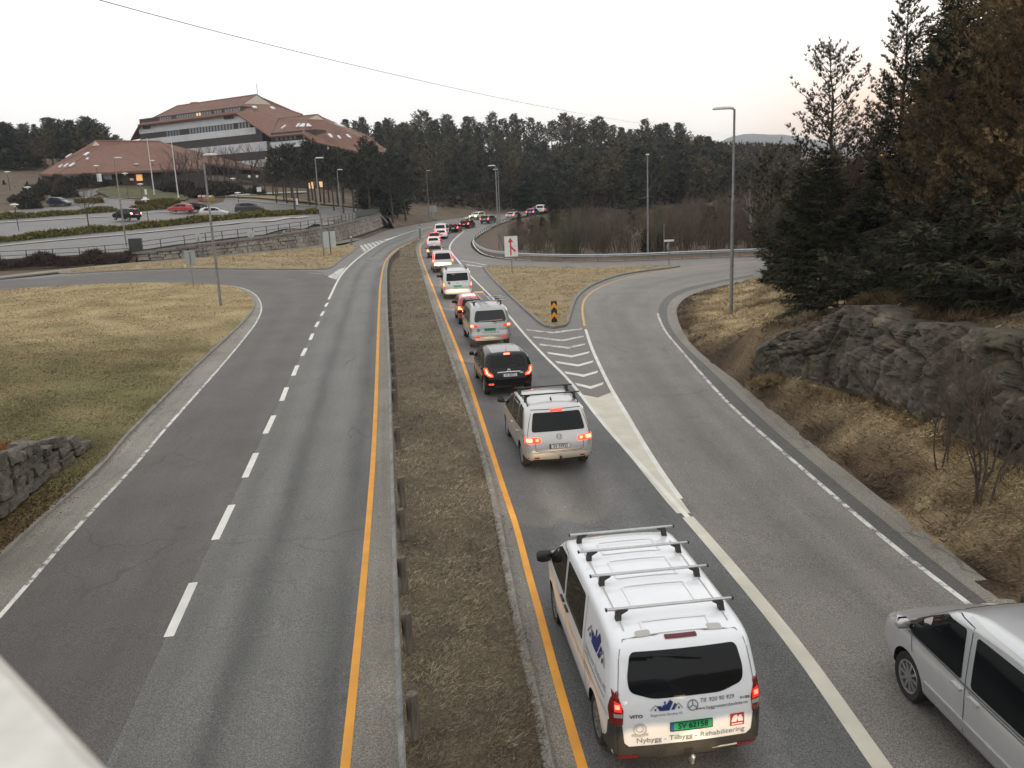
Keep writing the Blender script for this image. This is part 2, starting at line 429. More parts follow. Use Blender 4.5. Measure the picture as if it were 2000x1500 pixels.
px_kerbL = [(0,1088),(60,1032),(120,980),(176,932),(208,900),(238,860.5),(297.5,801),(388.5,710),(434,668),(476,629.5),(497,601.5),(495,586),(483,572),(455,561),(430,558),(350,553.5),(245,554.5),(120,560),(0,568.5)]
px_orangeR = [(1138,1500),(1100.5,1371.7),(1076,1285),(1052,1188),(1031,1118.6),(1010.4,1032),(989,972),(946.5,838.6),(901,700),(867,617),(855,586),(844,557.6),(834.4,533.6),(824.8,508),(819.5,489),(822,479),(832,470),(846,462)]
px_medR = [(1071.7,1500),(1045,1366),(1013,1233),(991.8,1126),(967.8,993),(949,913),(920,817),(898,753),(880,700),(850.4,617),(840.8,588),(832,556),(824,529),(816,505),(812.5,489),(814.4,479),(820,472),(826,467)]
px_goreL = [(1723,1500),(1535,1230),(1318,980),(1180,832),(1134,770),(1101,731),(1068,701),(1027.5,657.5),(994.5,617),(960,579.5),(921,542),(900,516),(884,496),(877,487),(880,476),(890,464),(906,452)]
px_goreR = [(1723,1500),(1535,1230),(1335,985),(1270,890),(1218,800),(1195.5,764),(1176,725),(1155,680),(1143,641),(1140,629),(1137,608),(1138.5,590),(1149,575),(1170,561.5),(1200,549.5),(1242,537.5),(1329,524),(1400,516),(1480,510)]
px_whiteR = [(1870.7,1164),(1786.7,1100),(1720,1047),(1578,925),(1489,848),(1433,799),(1380.5,743),(1338.5,694),(1300,650),(1287,622),(1285,612)]
px_edgeR = [(1990,1180),(1900,1112),(1800,1035),(1650,918),(1573,855),(1510,802.5),(1457.5,757),(1398,715),(1352.5,676.5),(1332,647),(1321,615),(1322,600),(1332,587),(1350,575),(1410,558.5),(1471.5,546.5)]

L_orangeL = np.array(ext(wl(px_orangeL), 16)); L_dash = np.array(ext(wl(px_dash), 20)); L_whiteL = np.array(ext(wl(px_whiteL), 18, 30))
L_kerbL = np.array(ext(wl(px_kerbL), 18, 30)); L_orangeR = np.array(ext(wl(px_orangeR), 16)); L_medR = np.array(ext(wl(px_medR), 16))
L_goreL = np.array(ext(wl(px_goreL), 16)); L_goreR = np.array(ext(wl(px_goreR), 16)); L_whiteR = np.array(ext(wl(px_whiteR), 16)); L_edgeR = np.array(ext(wl(px_edgeR), 18))
slipfar = L_edgeR[-1]
# guard rail foot line along the median (found from the beam, 0.72 m up)
px_beam = [(792,1500),(785,1382),(774,1094),(766,860),(761.3,700),(757,620),(755,560),(755.5,522),(760,505),(768,496.5),(777,488.5)]
L_beam = np.array(ext(smooth_line([G(a, b, .70) for a, b in px_beam], 1.0), 14))
L_rail = drape(L_beam, 0)

# far loop: outer edge of the joining lane, under the curved guard rail
px_loop = [(1015,424),(985,434),(958,444),(941,455),(927,464),(919,473),(920,483),(930,493),(950,502),(990,507.5),(1050,511),(1150,513),(1250,510.5),(1325,507),(1430,503),(1490,501),(1560,500)]
L_loop = wl(px_loop)
px_left_edge = [(640,487),(700,470),(760,447),(812,438),(862,429.5),(925,422.5),(975,417.5),(1020,413),(1075,405)]
L_far_left = wl(px_left_edge, 2.0)

# one asphalt sheet under everything, the lanes are worn layers on it
slip_lo = [tuple(p) for p in L_edgeR]+[(24,62.5,0),(36,64,0),(60,64,0)]
loop_far = [tuple(p) for p in L_loop]
base_poly = ([(-16,-14,0),(9.0,-14,0)]+[p for p in slip_lo if p[1] > -6]+[(60,90,0)]+loop_far[::-1]
             +[tuple(G(1075,411.5)), tuple(G(1082,404)), tuple(G(1075,402.5))]+[tuple(p) for p in L_far_left[::-1]]
             +[tuple(G(560,496)), tuple(G(330,520)), tuple(G(108,536)), tuple(G(0,547)), (-95,95,0)]+[tuple(p) for p in L_kerbL[::-1] if p[1] > -6])
base_poly = [p for i, p in enumerate(base_poly) if i == 0 or (Vector(p[:2])-Vector(base_poly[i-1][:2])).length > .05]
road = tag(sheet('road', base_poly, m_base, 0.0, 2.0), kind='structure')

T = lambda o: tag(o, kind='structure')
T(loft('main_lane', L_dash, L_orangeL[:len(L_orangeL)], m_left, .004, 8))
T(loft('median_shoulder', L_orangeL[:-14], L_rail, m_should, .004, 3))
cut = L_dash[L_dash[:, 1] < 71]
# brownish lane that peels off to the left: right edge follows the dashes, then the far kerb of the slip road
px_slipup = [(652,545),(640,534),(615,529),(570,528),(525,529.5),(350,527.5),(210,533),(129.5,538.5),(108,541),(0,548)]
L_dec_r = np.r_[cut, wl(px_slipup)[1:]]
L_dec_r = np.array(ext(L_dec_r, None, 30))
T(loft('turning_lane', L_whiteL, L_dec_r, m_decel, .004, 8))
T(loft('left_shoulder', L_kerbL, L_whiteL, m_should, .0045, 3))
T(loft('queue_lane', L_orangeR, L_goreL, m_queue, .004, 8))
T(loft('queue_shoulder', L_medR, L_orangeR, m_should, .0045, 3))
lo_edge = [p for p in L_edgeR]
L_slip_r = np.array([tuple(p) for p in L_whiteR]+[tuple(G(1290,590)), tuple(G(1310,572)), tuple(G(1360,556)), tuple(G(1471,536))])
L_slip_r = smooth_line(L_slip_r, 1.0, 2)
T(loft('slip_lane', L_goreR, L_slip_r, m_slip, .004, 8))
half = (L_slip_r.copy()); nn = 200
a_, _ = resample(L_slip_r, n=nn); b_, _ = resample(L_edgeR, n=nn)
mid_ = a_*.55+b_*.45
T(loft('slip_dark_edge', a_, mid_, m_dark, .0042, 3)); T(loft('slip_shoulder', mid_, b_, m_should, .0042, 3))

# ---- painted lines
m_under = None
T(stripe('yellow_line', L_orangeL[:-1], .13, m_orange)); T(stripe('yellow_line', L_orangeR, .13, m_orange))
T(stripe('white_line', L_whiteL, .10, m_wornw)); 
L_sol = smooth_line([G(*p) for p in [(642,585),(660,546),(671,531),(686.7,515),(706.7,498),(726.7,485),(750,471),(783,458),(816.7,448.5),(845,443)]], 1.0)
T(stripe('white_line', L_sol, .16, m_white))
T(stripe('white_line', L_whiteR, .11, m_wornw)); 
gl_ = L_goreL; iy = np.argmin(np.abs(L_goreL[:, 1]-22)); 
T(stripe('white_line', L_goreL[L_goreL[:, 1] < 17.6], .25, m_cream)); T(stripe('white_line', L_goreL[(L_goreL[:, 1] >= 16.8) & (L_goreL[:, 1] < 72)], .12, m_white))
T(stripe('white_line', L_goreL[(L_goreL[:, 1] >= 78)], .2, m_white))
gr = L_goreR; T(stripe('white_line', gr[(gr[:, 1] >= 17.0) & (gr[:, 1] < 40.5)], .13, m_white, .0095))
T(stripe('yellow_line', gr[gr[:, 1] >= 40.3], .12, paint_line('faded_yellow_paint', (.60, .34, .10), (.17, .16, .15), .38)))
gore = [G(1322,1003), G(1302,981), G(1240,904), G(1180,832), G(1134.5,770.5), G(1167,777), G(1195.5,766), G(1218,800), G(1270,890), G(1337,986), G(1349,1003)]
T(sheet('gore_marking', gore, m_cream, .0085, 1.5))
mb = MB()
def flat(mb, quad, dz=.009):
    q = [G(*p, dz) for p in quad]; mb.add(q, [tuple(range(len(q)))])
def z6(x, y): return (900+x/3.3333, 440+y/3.3333)
chev = [((425,680),(600,698),(790,674),10),((465,726),(660,750),(802,721),11),((508,774),(700,797),(816,771),12),((560,829),(722,853),(838,826),13),((615,889),(765,912),(864,885),14),((672,957),(800,978),(895,952),16),((742,1032),(845,1055),(932,1028),18)]
for k, (a, b, c, h) in enumerate(chev):
    mb = MB()
    def strip(p, q, h):
        return [z6(p[0], p[1]-h*.42), z6(q[0], q[1]-h*.42), z6(q[0], q[1]+h*.58), z6(p[0]+h*.9, p[1]+h*.58)]
    flat(mb, strip(a, b, h)); flat(mb, [z6(b[0], b[1]-h*.42), z6(c[0], c[1]-h*.42), z6(c[0]-h*.5, c[1]+h*.58), z6(b[0], b[1]+h*.58)])
    T(mb.build('chevron_marking', m_wornw if k < 3 else m_white))
dashes = [((324,1246),(374,1138)),((416,1056),(450,986)),((476,932),(497,886.7)),((516,846.5),(532,813)),((547.8,783.5),(558,757)),((570.5,734.5),(579,714)),((588,696),(596,680)),((603.8,664.5),(609.7,651.6)),((615,639),(620.6,628.5)),((625.8,617),(631,608.5)),((634,599),(638.8,591.7))]
for a, b in dashes:
    p, q = G(*a), G(*b); t = (q-p).normalized(); c = (p+q)/2
    T(stripe('dash_marking', [c-t*1.0, c-t*.3, c+t*.3, c+t*1.0], .17, m_white, .009, 0.04))
# hatched tip by the left junction, give-way marks, the joining lane's edge lines
hat = [(705,497),(725,482),(752,467.5),(700,478.5)]
for k in range(6):
    f = k/6
    a = Vector((702,480))*(1-f)+Vector((745,469))*f; b = Vector((712,492))*(1-f)+Vector((752,470))*f
    mb = MB(); flat(mb, [a, a+Vector((5,-1.3)), b+Vector((4,-2.2)), b]); T(mb.build('hatch_marking', m_wornw))
T(sheet('gore_marking', [G(746,469.5), G(780,459.5), G(758,468.5)], m_white, .0085, 2.0))
T(sheet('gore_marking', [G(657,546), G(640,541), G(662,526), G(676,522)], m_wornw, .0085, 2.0))
T(stripe('white_line', wl([(600,533),(625,534),(645,538)]), .12, m_wornw))
T(stripe('white_line', wl([(958,446),(940,455),(927.5,464),(922.5,472.5),(927.5,482.5),(938,493),(955,500),(990,505.5),(1040,509)]), .15, m_white))
T(stripe('white_line', wl([(1100,511),(1250,508.3),(1325,505),(1430,501),(1490,499)]), .14, m_wornw))
T(stripe('give_way_line', wl([(905,516),(925,519.5),(945,521)]), .5, m_wornw)); T(stripe('give_way_line', wl([(900,509),(925,513),(950,518)]), .25, m_wornw))

# ---- ground, islands and kerbs
m_soil = mottled('soil_leaf_litter', (.075, .052, .036), (.15, .105, .07), 1.6, .95, fine=30, fine_amt=.5, bump=.6, bdist=.03)
m_straw = mottled('dead_grass_mat', (.22, .165, .09), (.38, .29, .16), 1.1, .95, fine=22, fine_amt=.5, bump=.8, bdist=.04)
m_medgrass = mottled('matted_dead_grass', (.120, .094, .064), (.22, .175, .11), 1.4, .95, fine=34, fine_amt=.6, bump=.9, bdist=.04)
gx = np.r_[np.array([-6000, -3000, -1500, -800, -500, -350]), np.arange(-250, 260, 5), np.array([350, 500, 800, 1500, 3000, 6000])]
gy = np.r_[np.array([-400, -150, -80, -40]), np.arange(-20, 300, 5), np.array([350, 420, 520, 800, 1500, 3000, 6000, 8000])]
GX, GY = np.meshgrid(gx, gy); V = np.stack([GX.ravel(), GY.ravel(), H(GX.ravel(), GY.ravel())-.30], 1); nx = len(gx)
F = np.array([(j*nx+i, j*nx+i+1, (j+1)*nx+i+1, (j+1)*nx+i) for j in range(len(gy)-1) for i in range(nx-1)])
T(link('ground', np_mesh('ground', V, F, m_soil, smooth=True)))

poly_med = [tuple(p) for p in L_rail]+[tuple(G(780,486)), tuple(G(800,476)), tuple(G(815,468))]+[tuple(p) for p in L_medR[::-1]]
T(sheet('median_strip', poly_med, m_medgrass, .05, .5, lump=.05))
kerb('kerb', L_medR, m_concrete, .15, .10)
px_isl = [(945,522.5),(960,542),(990,572),(1026,605),(1053,629),(1068,639.5),(1087.5,642.5),(1104,638),(1110,623),(1117.5,596),(1128,576.5),(1155,557),(1200,540.5),(1245,531.5),(1329,521.8),(1322,519.5),(1200,523.5),(1020,522),(955,519.5)]
poly_isl = smooth_line(GP(px_isl+[px_isl[0]]), .8, 2)
T(sheet('traffic_island', poly_isl[:-1], m_straw, .11, 1.0, lump=.06)); kerb('kerb', poly_isl, m_concrete, .22, .12)
px_upl = [(701.7,481),(680,498),(663,510),(647,523.5),(630,527.5),(600,526.5),(525,527.5),(350,525.5),(210,530.5),(129.5,536),(108,533),(157,526),(250,517.5),(333,511),(470,500),(552,491),(635,483.5),(690,479)]
poly_upl = smooth_line(GP(px_upl+[px_upl[0]]), .8, 2)
T(sheet('traffic_island', poly_upl[:-1], m_straw, .11, 1.5, lump=.08)); kerb('kerb', poly_upl, m_concrete, .2, .12)
kerb('kerb', L_kerbL, m_concrete, .16, .10)

# left lawn inside the loop: rises towards the abutment at the lower left, bank held by the boulder wall
def HL(x, y):
    x = np.asarray(x, float); y = np.asarray(y, float)
    k = np.interp(y, L_kerbL[:120, 1], L_kerbL[:120, 0]) if False else None
    d = np.full(np.broadcast(x, y).shape, 1e9)
    for q in L_kerbL[::2]:
        d = np.minimum(d, np.hypot(x-q[0], y-q[1]))
    return H(x, y)+.10+.9*ss(d/16.0)*ss((46-y)/20.0)+.35*ss(d/12)
poly_lawn = [tuple(p) for p in L_kerbL if p[1] > -8]
poly_lawn += [(-95, 40, 0), (-60, -8, 0)]
m_lawn = mottled('winter_lawn', (.19, .155, .07), (.36, .27, .13), .25, .95, fine=16, fine_amt=.55, bump=.8, bdist=.04)
def lawncol(q, t, nz, rg):
    near = ss((50-q[:, 1])/18.0); g = np.clip(near*.95+.75*nz+(rg.normal(0, .15, len(q)) if rg is not None else 0)-.10, 0, 1)[:, None]; t = t[:, None]
    straw = np.array((.28,.215,.11))*(1-t)+np.array((.47,.37,.205))*t; green = np.array((.080,.076,.034))*(1-t)+np.array((.20,.175,.08))*t
    dull = np.clip(nz_at(q, .12, 4.4)*1.4-.1, 0, 1)[:, None]; green = green*(1-dull)+np.array((.15,.115,.055))*dull
    return straw*(1-g)+green*g
lawn = T(sheet('lawn', poly_lawn, m_lawn, 0.0, 1.0, f=HL, lump=.05))
colorize(lawn, lambda q: lawncol(q, np.clip(.5+nz_at(q, .4, 2), 0, 1), nz_at(q, .35, 2), None), attr_mat('lawn_turf', .95, .1, 14.0, .5, .8))
# verge beyond the left slip road up to the stone wall, footpath beside it
T(stripe('footpath', wl([(0,541),(108,529),(250,515),(400,504),(550,489.5),(640,478),(700,466)]), 1.6, m_should, .012))
# ================================================================ STREET FURNITURE
m_galv = mottled('galvanised_steel', (.36, .37, .38), (.50, .51, .52), 3.0, .45, .75, fine=25, fine_amt=.2)
m_galvd = mottled('weathered_zinc', (.15, .15, .145), (.30, .295, .28), 2.5, .65, .25, fine=30, fine_amt=.35)
m_wood = mottled('weathered_post_wood', (.085, .07, .055), (.17, .145, .115), 4.0, .9, fine=24, fine_amt=.5, bump=.5, kind='Object', stretch=(1,1,.15))
m_signw = plain('sign_white', (.74, .74, .72), .45); m_signg = plain('sign_back_grey', (.34, .36, .36), .55, .2)
m_red = plain('sign_red', (.55, .03, .045), .5); m_amber = plain('sign_amber', (.80, .33, .02), .5); m_black = plain('sign_black', (.012, .012, .013), .5)
m_darkmetal = plain('dark_metal', (.03, .03, .03), .55, .3)

def wbeam(name, line, z0, parent, mat, thick=.0, flip=1):
    """steel guard-rail beam with its two-wave section swept along a line"""
    P = np.array([tuple(p) for p in line]); Tn = np.gradient(P[:, :2], axis=0); Tn /= np.linalg.norm(Tn, axis=1)[:, None]; N = np.stack([Tn[:, 1], -Tn[:, 0]], 1)*flip
    prof = [(0,.0),(.012,.03),(.05,.05),(.075,.075),(.05,.10),(.012,.13),(0,.155),(.012,.18),(.05,.21),(.075,.235),(.05,.26),(.012,.28),(0,.31)]
    prof = prof+[(a-.006, b) for a, b in prof[::-1]]
    mb = MB(); k = len(prof); V = []; F = []
    for i in range(len(P)):
        for (o, z) in prof: V.append((P[i, 0]+N[i, 0]*o, P[i, 1]+N[i, 1]*o, P[i, 2]+z0+z))
    for i in range(len(P)-1):
        for j in range(k): F.append((i*k+j, i*k+(j+1) % k, (i+1)*k+(j+1) % k, (i+1)*k+j))
    mb.add(V, F+[tuple(range(k)), tuple((len(P)-1)*k+j for j in range(k))])
    return mb.build(name, mat, parent, 35)

# median guard rail on round timber posts
root = empty('guard_rail', (0,0,0))
tag(root, 'long steel guard rail on round timber posts along the grassy median', 'guard rail')
wbeam('beam', L_rail[::1], .42, root, m_galvd, flip=-1)
post = MB(); post.lathe([(0,-.2),(.085,-.2),(.085,.74),(.075,.765),(0,.77)], 14); post_me = post.mesh('post', m_wood, 50)
spots = [G(*p) for p in [(810.5,1454),(800,1283),(790,1163),(786.8,1062),(786.6,993),(778.6,886),(773,806)]]
Pr, tr = resample(L_rail, step=.25)
y = 27.8
ys = []
while y < 58: ys.append(y); y += 2.1
while y < 99: ys.append(y); y += 2.0
for yy in ys:
    i = np.argmin(np.abs(Pr[:, 1]-yy)); d = Pr[min(i+2, len(Pr)-1)]-Pr[i-2]; n = Vector((d[1], -d[0], 0)).normalized()
    spots.append(Vector(Pr[i])+n*.13)
for p in spots:
    o = link('post', post_me, root); o.location = (p.x, p.y, float(H(p.x, p.y)))
    o.rotation_euler = (random.Random(p.y).uniform(-.02,.02), random.Random(p.x).uniform(-.02,.02), 0)
# curved guard rail round the scrub
root = empty('guard_rail', (0,0,0)); tag(root, 'curved galvanised guard rail bending round the brown thicket', 'guard rail')
A_, B_ = band(L_loop, .9); Lb = A_ if A_[20][0] > L_loop[20][0] else B_
Lb = smooth_line(drape(Lb, 0), 1.0, 1)
wbeam('beam', Lb, .42, root, m_galv, flip=1)
sp = MB(); sp.box((0,0,.3),(.1,.06,.9)); sp.box((.05,0,.55),(.012,.1,.3)); sp_me = sp.mesh('post', m_galvd)
Q, _ = resample(Lb, step=2.6)
for i in range(len(Q)-1):
    d = Q[i+1]-Q[i]; o = link('post', sp_me, root); n = Vector((d[1], -d[0], 0)).normalized()
    o.location = Vector(Q[i])-n*.07; o.rotation_euler = (0,0,math.atan2(d[1], d[0]))

# ---- street lamps
def lamp_post(p, h, az, label, arm=1.0, sc=1.0, sleeve=True):
    arm = arm*.62
    root = empty('street_lamp', p); tag(root, label, 'street lamp', 'tall road lamps')
    mb = MB(); mb.tube([(0,0,-.3),(0,0,.0),(0,0,h*.58)], [.095,.095,.085], 12); mb.tube([(0,0,h*.58),(0,0,h*.585),(0,0,h)], [.085,.065,.055], 12)
    mb.build('pole', m_galvd, root, 40)
    m2 = MB(); m2.bbox((0,0,.45),(.16,.02,.5),.005); 
    R = Matrix.Rotation(az, 3, 'Z')
    a = MB(); a.tube([R @ Vector((0,0,h-.05)), R @ Vector((.08,0,h+.02)), R @ Vector((arm*.45,0,h+.05))], .04, 8); a.build('arm', m_galvd, root, 40)
    hd = MB()
    sec = [(arm*.05,.10,.07),(arm*.2,.15,.10),(arm*.75,.17,.12),(arm*1.2,.15,.10),(arm*1.35,.10,.06)]
    V = []; F = []
    for (x, w, t) in sec:
        for (yy, zz) in ((-w,0),(-w*.8,t*.7),(0,t),(w*.8,t*.7),(w,0),(0,-.03)): V.append(R @ Vector((x, yy, h+.03+zz)))
    for i in range(4):
        for j in range(6): F.append((i*6+j, i*6+(j+1) % 6, (i+1)*6+(j+1) % 6, (i+1)*6+j))
    F += [tuple(range(6)), tuple(24+j for j in range(6))]
    hd.add(V, F); hd.build('lamp_head', plain('lamp_head_grey', (.55,.55,.52), .4), root, 40)
    return root
lamp_post(G(432,601), 9.8, rad(12), 'tall grey road lamp standing on the tip of the left lawn', 1.0)
lamp_post(G(1427.5,619), 10.15, rad(178), 'tall grey road lamp on the right bank with a flat box head', 1.25)
lamp_post(G(1265.5,505), 9.6, rad(80), 'thin road lamp behind the straight part of the curved guard rail', .7)
lamp_post(G(632.9,501.7), 10.6, rad(15), 'road lamp beside the grey back of a sign on the yellow grass', 1.1)
lamp_post(G(669.3,460), 9.8, rad(20), 'road lamp at the foot of the stone retaining wall', 1.0)
lamp_post(G(974.7,485), 9.9, rad(160), 'road lamp inside the bend of the guard rail, nearer of the close pair', 1.1)
lamp_post(G(977,441), 9.9, rad(170), 'road lamp behind the bend, farther of the close pair', 1.0)
lamp_post(G(250,500), 10.6, rad(10), 'road lamp by the dark heather bank at the gap in the black fence', 1.0)
lamp_post(G(838.5,429), 9.9, rad(25), 'road lamp on the brown bank beside a small grey sign', 1.0)
lamp_post(G(1025,409.5), 9.9, rad(15), 'distant road lamp left of the grey sign board at the end of the queue', 1.0)
lamp_post(G(1072.5,403), 9.9, rad(172), 'distant road lamp above the last vans of the queue', 1.0)

# ---- signs
def sign(name, p, rz, label, parts, cat='sign', group=None):
    root = empty(name, p, rz); tag(root, label, cat, group)
    for (n, mb, m, sm) in parts: mb.build(n, m, root, sm)
    return root
def pole_mb(h, r=.03, x=0, y=0): 
    m = MB(); m.tube([(x,y,-.2),(x,y,h)], r, 8); return m
def at_h(px0, px1, f=None):
    """ground point and height of something standing between two photo points"""
    p = G(*px0, 0.0, f); q = at_d(px1[0], px1[1], p.y); return p, q.z-p.z
# chevron marker on the gore point
p = G(1083,634); z = at_d(1081,590,p.y).z-p.z
root = empty('chevron_marker', p, rad(3)); tag(root, 'black and amber chevron marker board on the point of the grass island', 'road marker')
mb = MB(); mb.bbox((0,0,z*.5+.06),(.30,.05,z-.02),.01); mb.build('board', m_black, root)
hgt = z-.02
for k, zc in enumerate((.30, .72)):
    mb = MB(); w = .15; zz = zc*hgt+.06; t = hgt*.2
    mb.prism([(-w,zz-t*.62),(0,zz+t*.2),(w,zz-t*.62),(w,zz+t*.35),(0,zz+t*1.15),(-w,zz+t*.35)], .012, o=(0,-.038,0)); mb.build('arrow_band', m_amber, root)
mb = MB(); mb.tube([(0,.03,-.2),(0,.03,.3)], .03, 8); mb.build('post', m_galvd, root)
# merge arrow board
p, h = at_h((1000.5,536),(999,461)); hh = h
root = empty('merge_sign', p, rad(0)); tag(root, 'white sign board with a red merging arrow on the grass island', 'sign')
pole_mb(hh, .035, 0, .05).build('pole', m_galvd, root)
sw = 25.5*p.y/FPX; shh = 39*p.y/FPX
mb = MB(); mb.bbox((0,0,hh-shh/2),(sw,.04,shh),.008); b = mb.build('board', m_signw, root)
mb = MB(); s = shh/2; zc = hh-s
mb.prism([(-.12*s,-.88*s+zc),(.02*s,-.88*s+zc),(.02*s,.42*s+zc),(-.12*s,.42*s+zc)], .012, o=(0,-.033,0))
mb.prism([(-.32*s,.40*s+zc),(.22*s,.40*s+zc),(-.05*s,.86*s+zc)], .012, o=(0,-.0335,0))
mb.prism([(.005*s,.02*s+zc),(.005*s,-.2*s+zc),(.36*s,-.58*s+zc),(.47*s,-.47*s+zc)], .012, o=(0,-.034,0)); mb.build('arrow', m_red, root)
mb = MB(); mb.box((0,-.022,hh-shh*.5),(sw*.98,.004,.02)); mb.build('panel_joint', m_signg, root)
mb = MB(); mb.box((0,-.0,hh+.012),(sw*1.03,.06,.03)); mb.build('top_rail', m_galvd, root)
# little name board with a round sign seen from the side
p, h = at_h((1306.5,519),(1307,467)); rt = empty('direction_sign', p, 0); tag(rt, 'small white name board over an edge-on round sign on a post', 'sign')
pole_mb(h-.1, .04).build('pole', m_galvd, rt); mb = MB(); mb.bbox((0,-.04,h-.12),(.85,.03,.22),.005); mb.build('board', m_signw, rt)
mb = MB(); mb.box((0,-.057,h-.02),(.83,.004,.03)); mb.box((0,-.057,h-.22),(.83,.004,.03)); mb.build('border', m_black, rt)
mb = MB(); mb.lathe([(0,-.015),(.32,-.015),(.33,0),(.32,.015),(0,.015)], 24, axis='X', o=(-.05,-.05,h-.62)); o = mb.build('round_sign', m_signg, rt, 40); o.rotation_euler = (0,0,rad(-28))
p, h = at_h((1297,497),(1297.3,439)); rt = empty('slim_post', p); tag(rt, 'slim grey post standing behind the guard rail in the scrub', 'post'); pole_mb(h, .05).build('pole', m_galvd, rt); mb = MB(); mb.bbox((.1,0,h),(.12,.08,.08),.01); mb.build('cap', m_galvd, rt)
# backs of signs on the left
p, h = at_h((381,562),(374,490)); rt = empty('sign_back', p, rad(12)); tag(rt, 'ribbed grey back of a square sign on the left lawn', 'sign')
mb = MB(); mb.bbox((-.1,0,h-.55),(.82,.03,1.15),.006)
for k in range(7): mb.box((-.1,-.025,h-1.03+k*.16),(.80,.02,.03))
mb.build('panel', m_signg, rt); pole_mb(h-.05, .035, -.1, -.06).build('pole', m_galvd, rt)
p, h = at_h((647,499),(642,452)); rt = empty('sign_back', p, rad(10)); tag(rt, 'plain pale grey back of a road sign beside the lamp on yellow grass', 'sign')
w_ = 23*p.y/FPX; s_ = 31*p.y/FPX
mb = MB(); mb.bbox((-.05,0,h-s_/2),(w_,.04,s_),.008); mb.box((-.05,-.03,h-s_/2),(w_*.97,.03,.05)); mb.build('panel', plain('sign_back_pale', (.46,.48,.47), .5, .2), rt); pole_mb(h, .045, -.02, -.06).build('pole', m_darkmetal, rt)
for (b, t, lab, kind, rz) in [((392,504),(389.5,463),'narrow edge-on round sign in front of the stone wall','round',rad(60)),((494,495),(491,457),'round sign back on a pole before the stone wall, between the other two','round',rad(8)),((558,484),(556.5,456),'triangular sign back on a pole before the stone wall','tri',rad(5))]:
    p = G(*b); h = (at_d(t[0],t[1],p.y).z-p.z); rt = empty('small_sign', p, rz); tag(rt, lab, 'sign')
    r = .42
    if kind == 'round':
        mb = MB(); mb.lathe([(0,-.015),(r,-.015),(r+.01,0),(r,.015),(0,.015)], 28, axis='Y', o=(0,0,h))
    else:
        mb = MB(); mb.prism([(-.48,h-.35),(.48,h-.35),(0,h+.48)], .03)
    mb.build('sign_plate', plain('sign_back_light', (.40,.41,.40), .5, .2), rt, 40); pole_mb(h, .035, 0, -.05).build('pole', m_galvd, rt)
for (b, t, lab) in [((687,479),(685.5,459),'grey marker post at the tip of the yellow grass by the junction'),((821,466),(820.5,439),'grey marker post at the far tip of the median')]:
    p, h = at_h(b, t); rt = empty('marker_post', p); tag(rt, lab, 'post'); mb = MB(); mb.bbox((0,0,h/2),(.26,.10,h),.03); mb.build('body', mottled('marker_grey', (.12,.115,.105), (.2,.19,.17), 3), rt)
    mb = MB(); mb.box((0,-.053,h*.82),(.18,.004,.18)); mb.build('reflector', m_signw, rt)
for (b, t, w, s, lab) in [((846.5,430),(845.5,402),14,12,'small grey sign board on the brown bank beside the far lamp'),((1038,408),(1037,378),15,19,'grey sign board on a pole at the far end of the queue')]:
    p = G(*b); q = at_d(t[0],t[1],p.y); h = q.z-p.z; rt = empty('sign_back', p); tag(rt, lab, 'sign'); w_ = w*p.y/FPX; s_ = s*p.y/FPX
    mb = MB(); mb.bbox((0,0,h-s_/2),(w_,.05,s_),.01); mb.build('panel', m_signg, rt); pole_mb(h, .07, 0, -.08).build('pole', m_galv, rt)

# ---- overhead cable
pts = []
for (px, py, d) in [(-400,-170,20),(190,0,27),(500,82,36),(800,153,50),(1000,197,66),(1150,225,85),(1300,249,120),(1440,268,170)]:
    pts.append(at_d(px, py, d))
cb = MB(); cb.tube(smooth_line(pts, 2.0, 3), .012, 6); tag(cb.build('overhead_cable', plain('cable_grey', (.10,.10,.10), .7)), 'thin dark cable hanging across the white sky', 'cable')

# ---- the footbridge the picture is taken from
bd = Vector((-.728, .686, 0)).normalized(); bn = Vector((-bd.y, bd.x, 0))      # along the rail; away from the camera side
if bn.y > 0: bn = -bn
c0 = Vector((-.15, .36, 0)); zr_ = HC-.35
root = empty('footbridge', (0,0,0)); tag(root, 'footbridge with a white railing crossing at the lower left corner', 'bridge')
m_railw = mottled('railing_white_paint', (.52, .50, .45), (.62, .60, .55), 14, .5, fine=30, fine_amt=.12)
ang = math.atan2(bd.y, bd.x)
mb = MB(); mb.bbox(c0+bn*.055+Vector((0,0,zr_-.03))+bd*1.0, (11, .11, .06), .012, ang); mb.build('top_rail', m_railw, root, 30)
for k in range(-4, 7): mb = MB(); mb.bbox(c0+bn*.055+bd*k*1.1+Vector((0,0,zr_-.66)), (.05,.05,1.2), .005, ang); mb.build('railing_post', m_railw, root)
for zz in (.25,.5,.75,1.0): mb = MB(); mb.box(c0+bn*.055+bd*1.0+Vector((0,0,zr_-zz)), (11,.03,.03), ang); mb.build('lower_rail', m_railw, root)
mb = MB(); mb.bbox(c0+bn*1.35+bd*1.0+Vector((0,0,zr_-1.5)), (36, 2.5, .42), .03, ang); mb.build('deck', m_concrete, root)
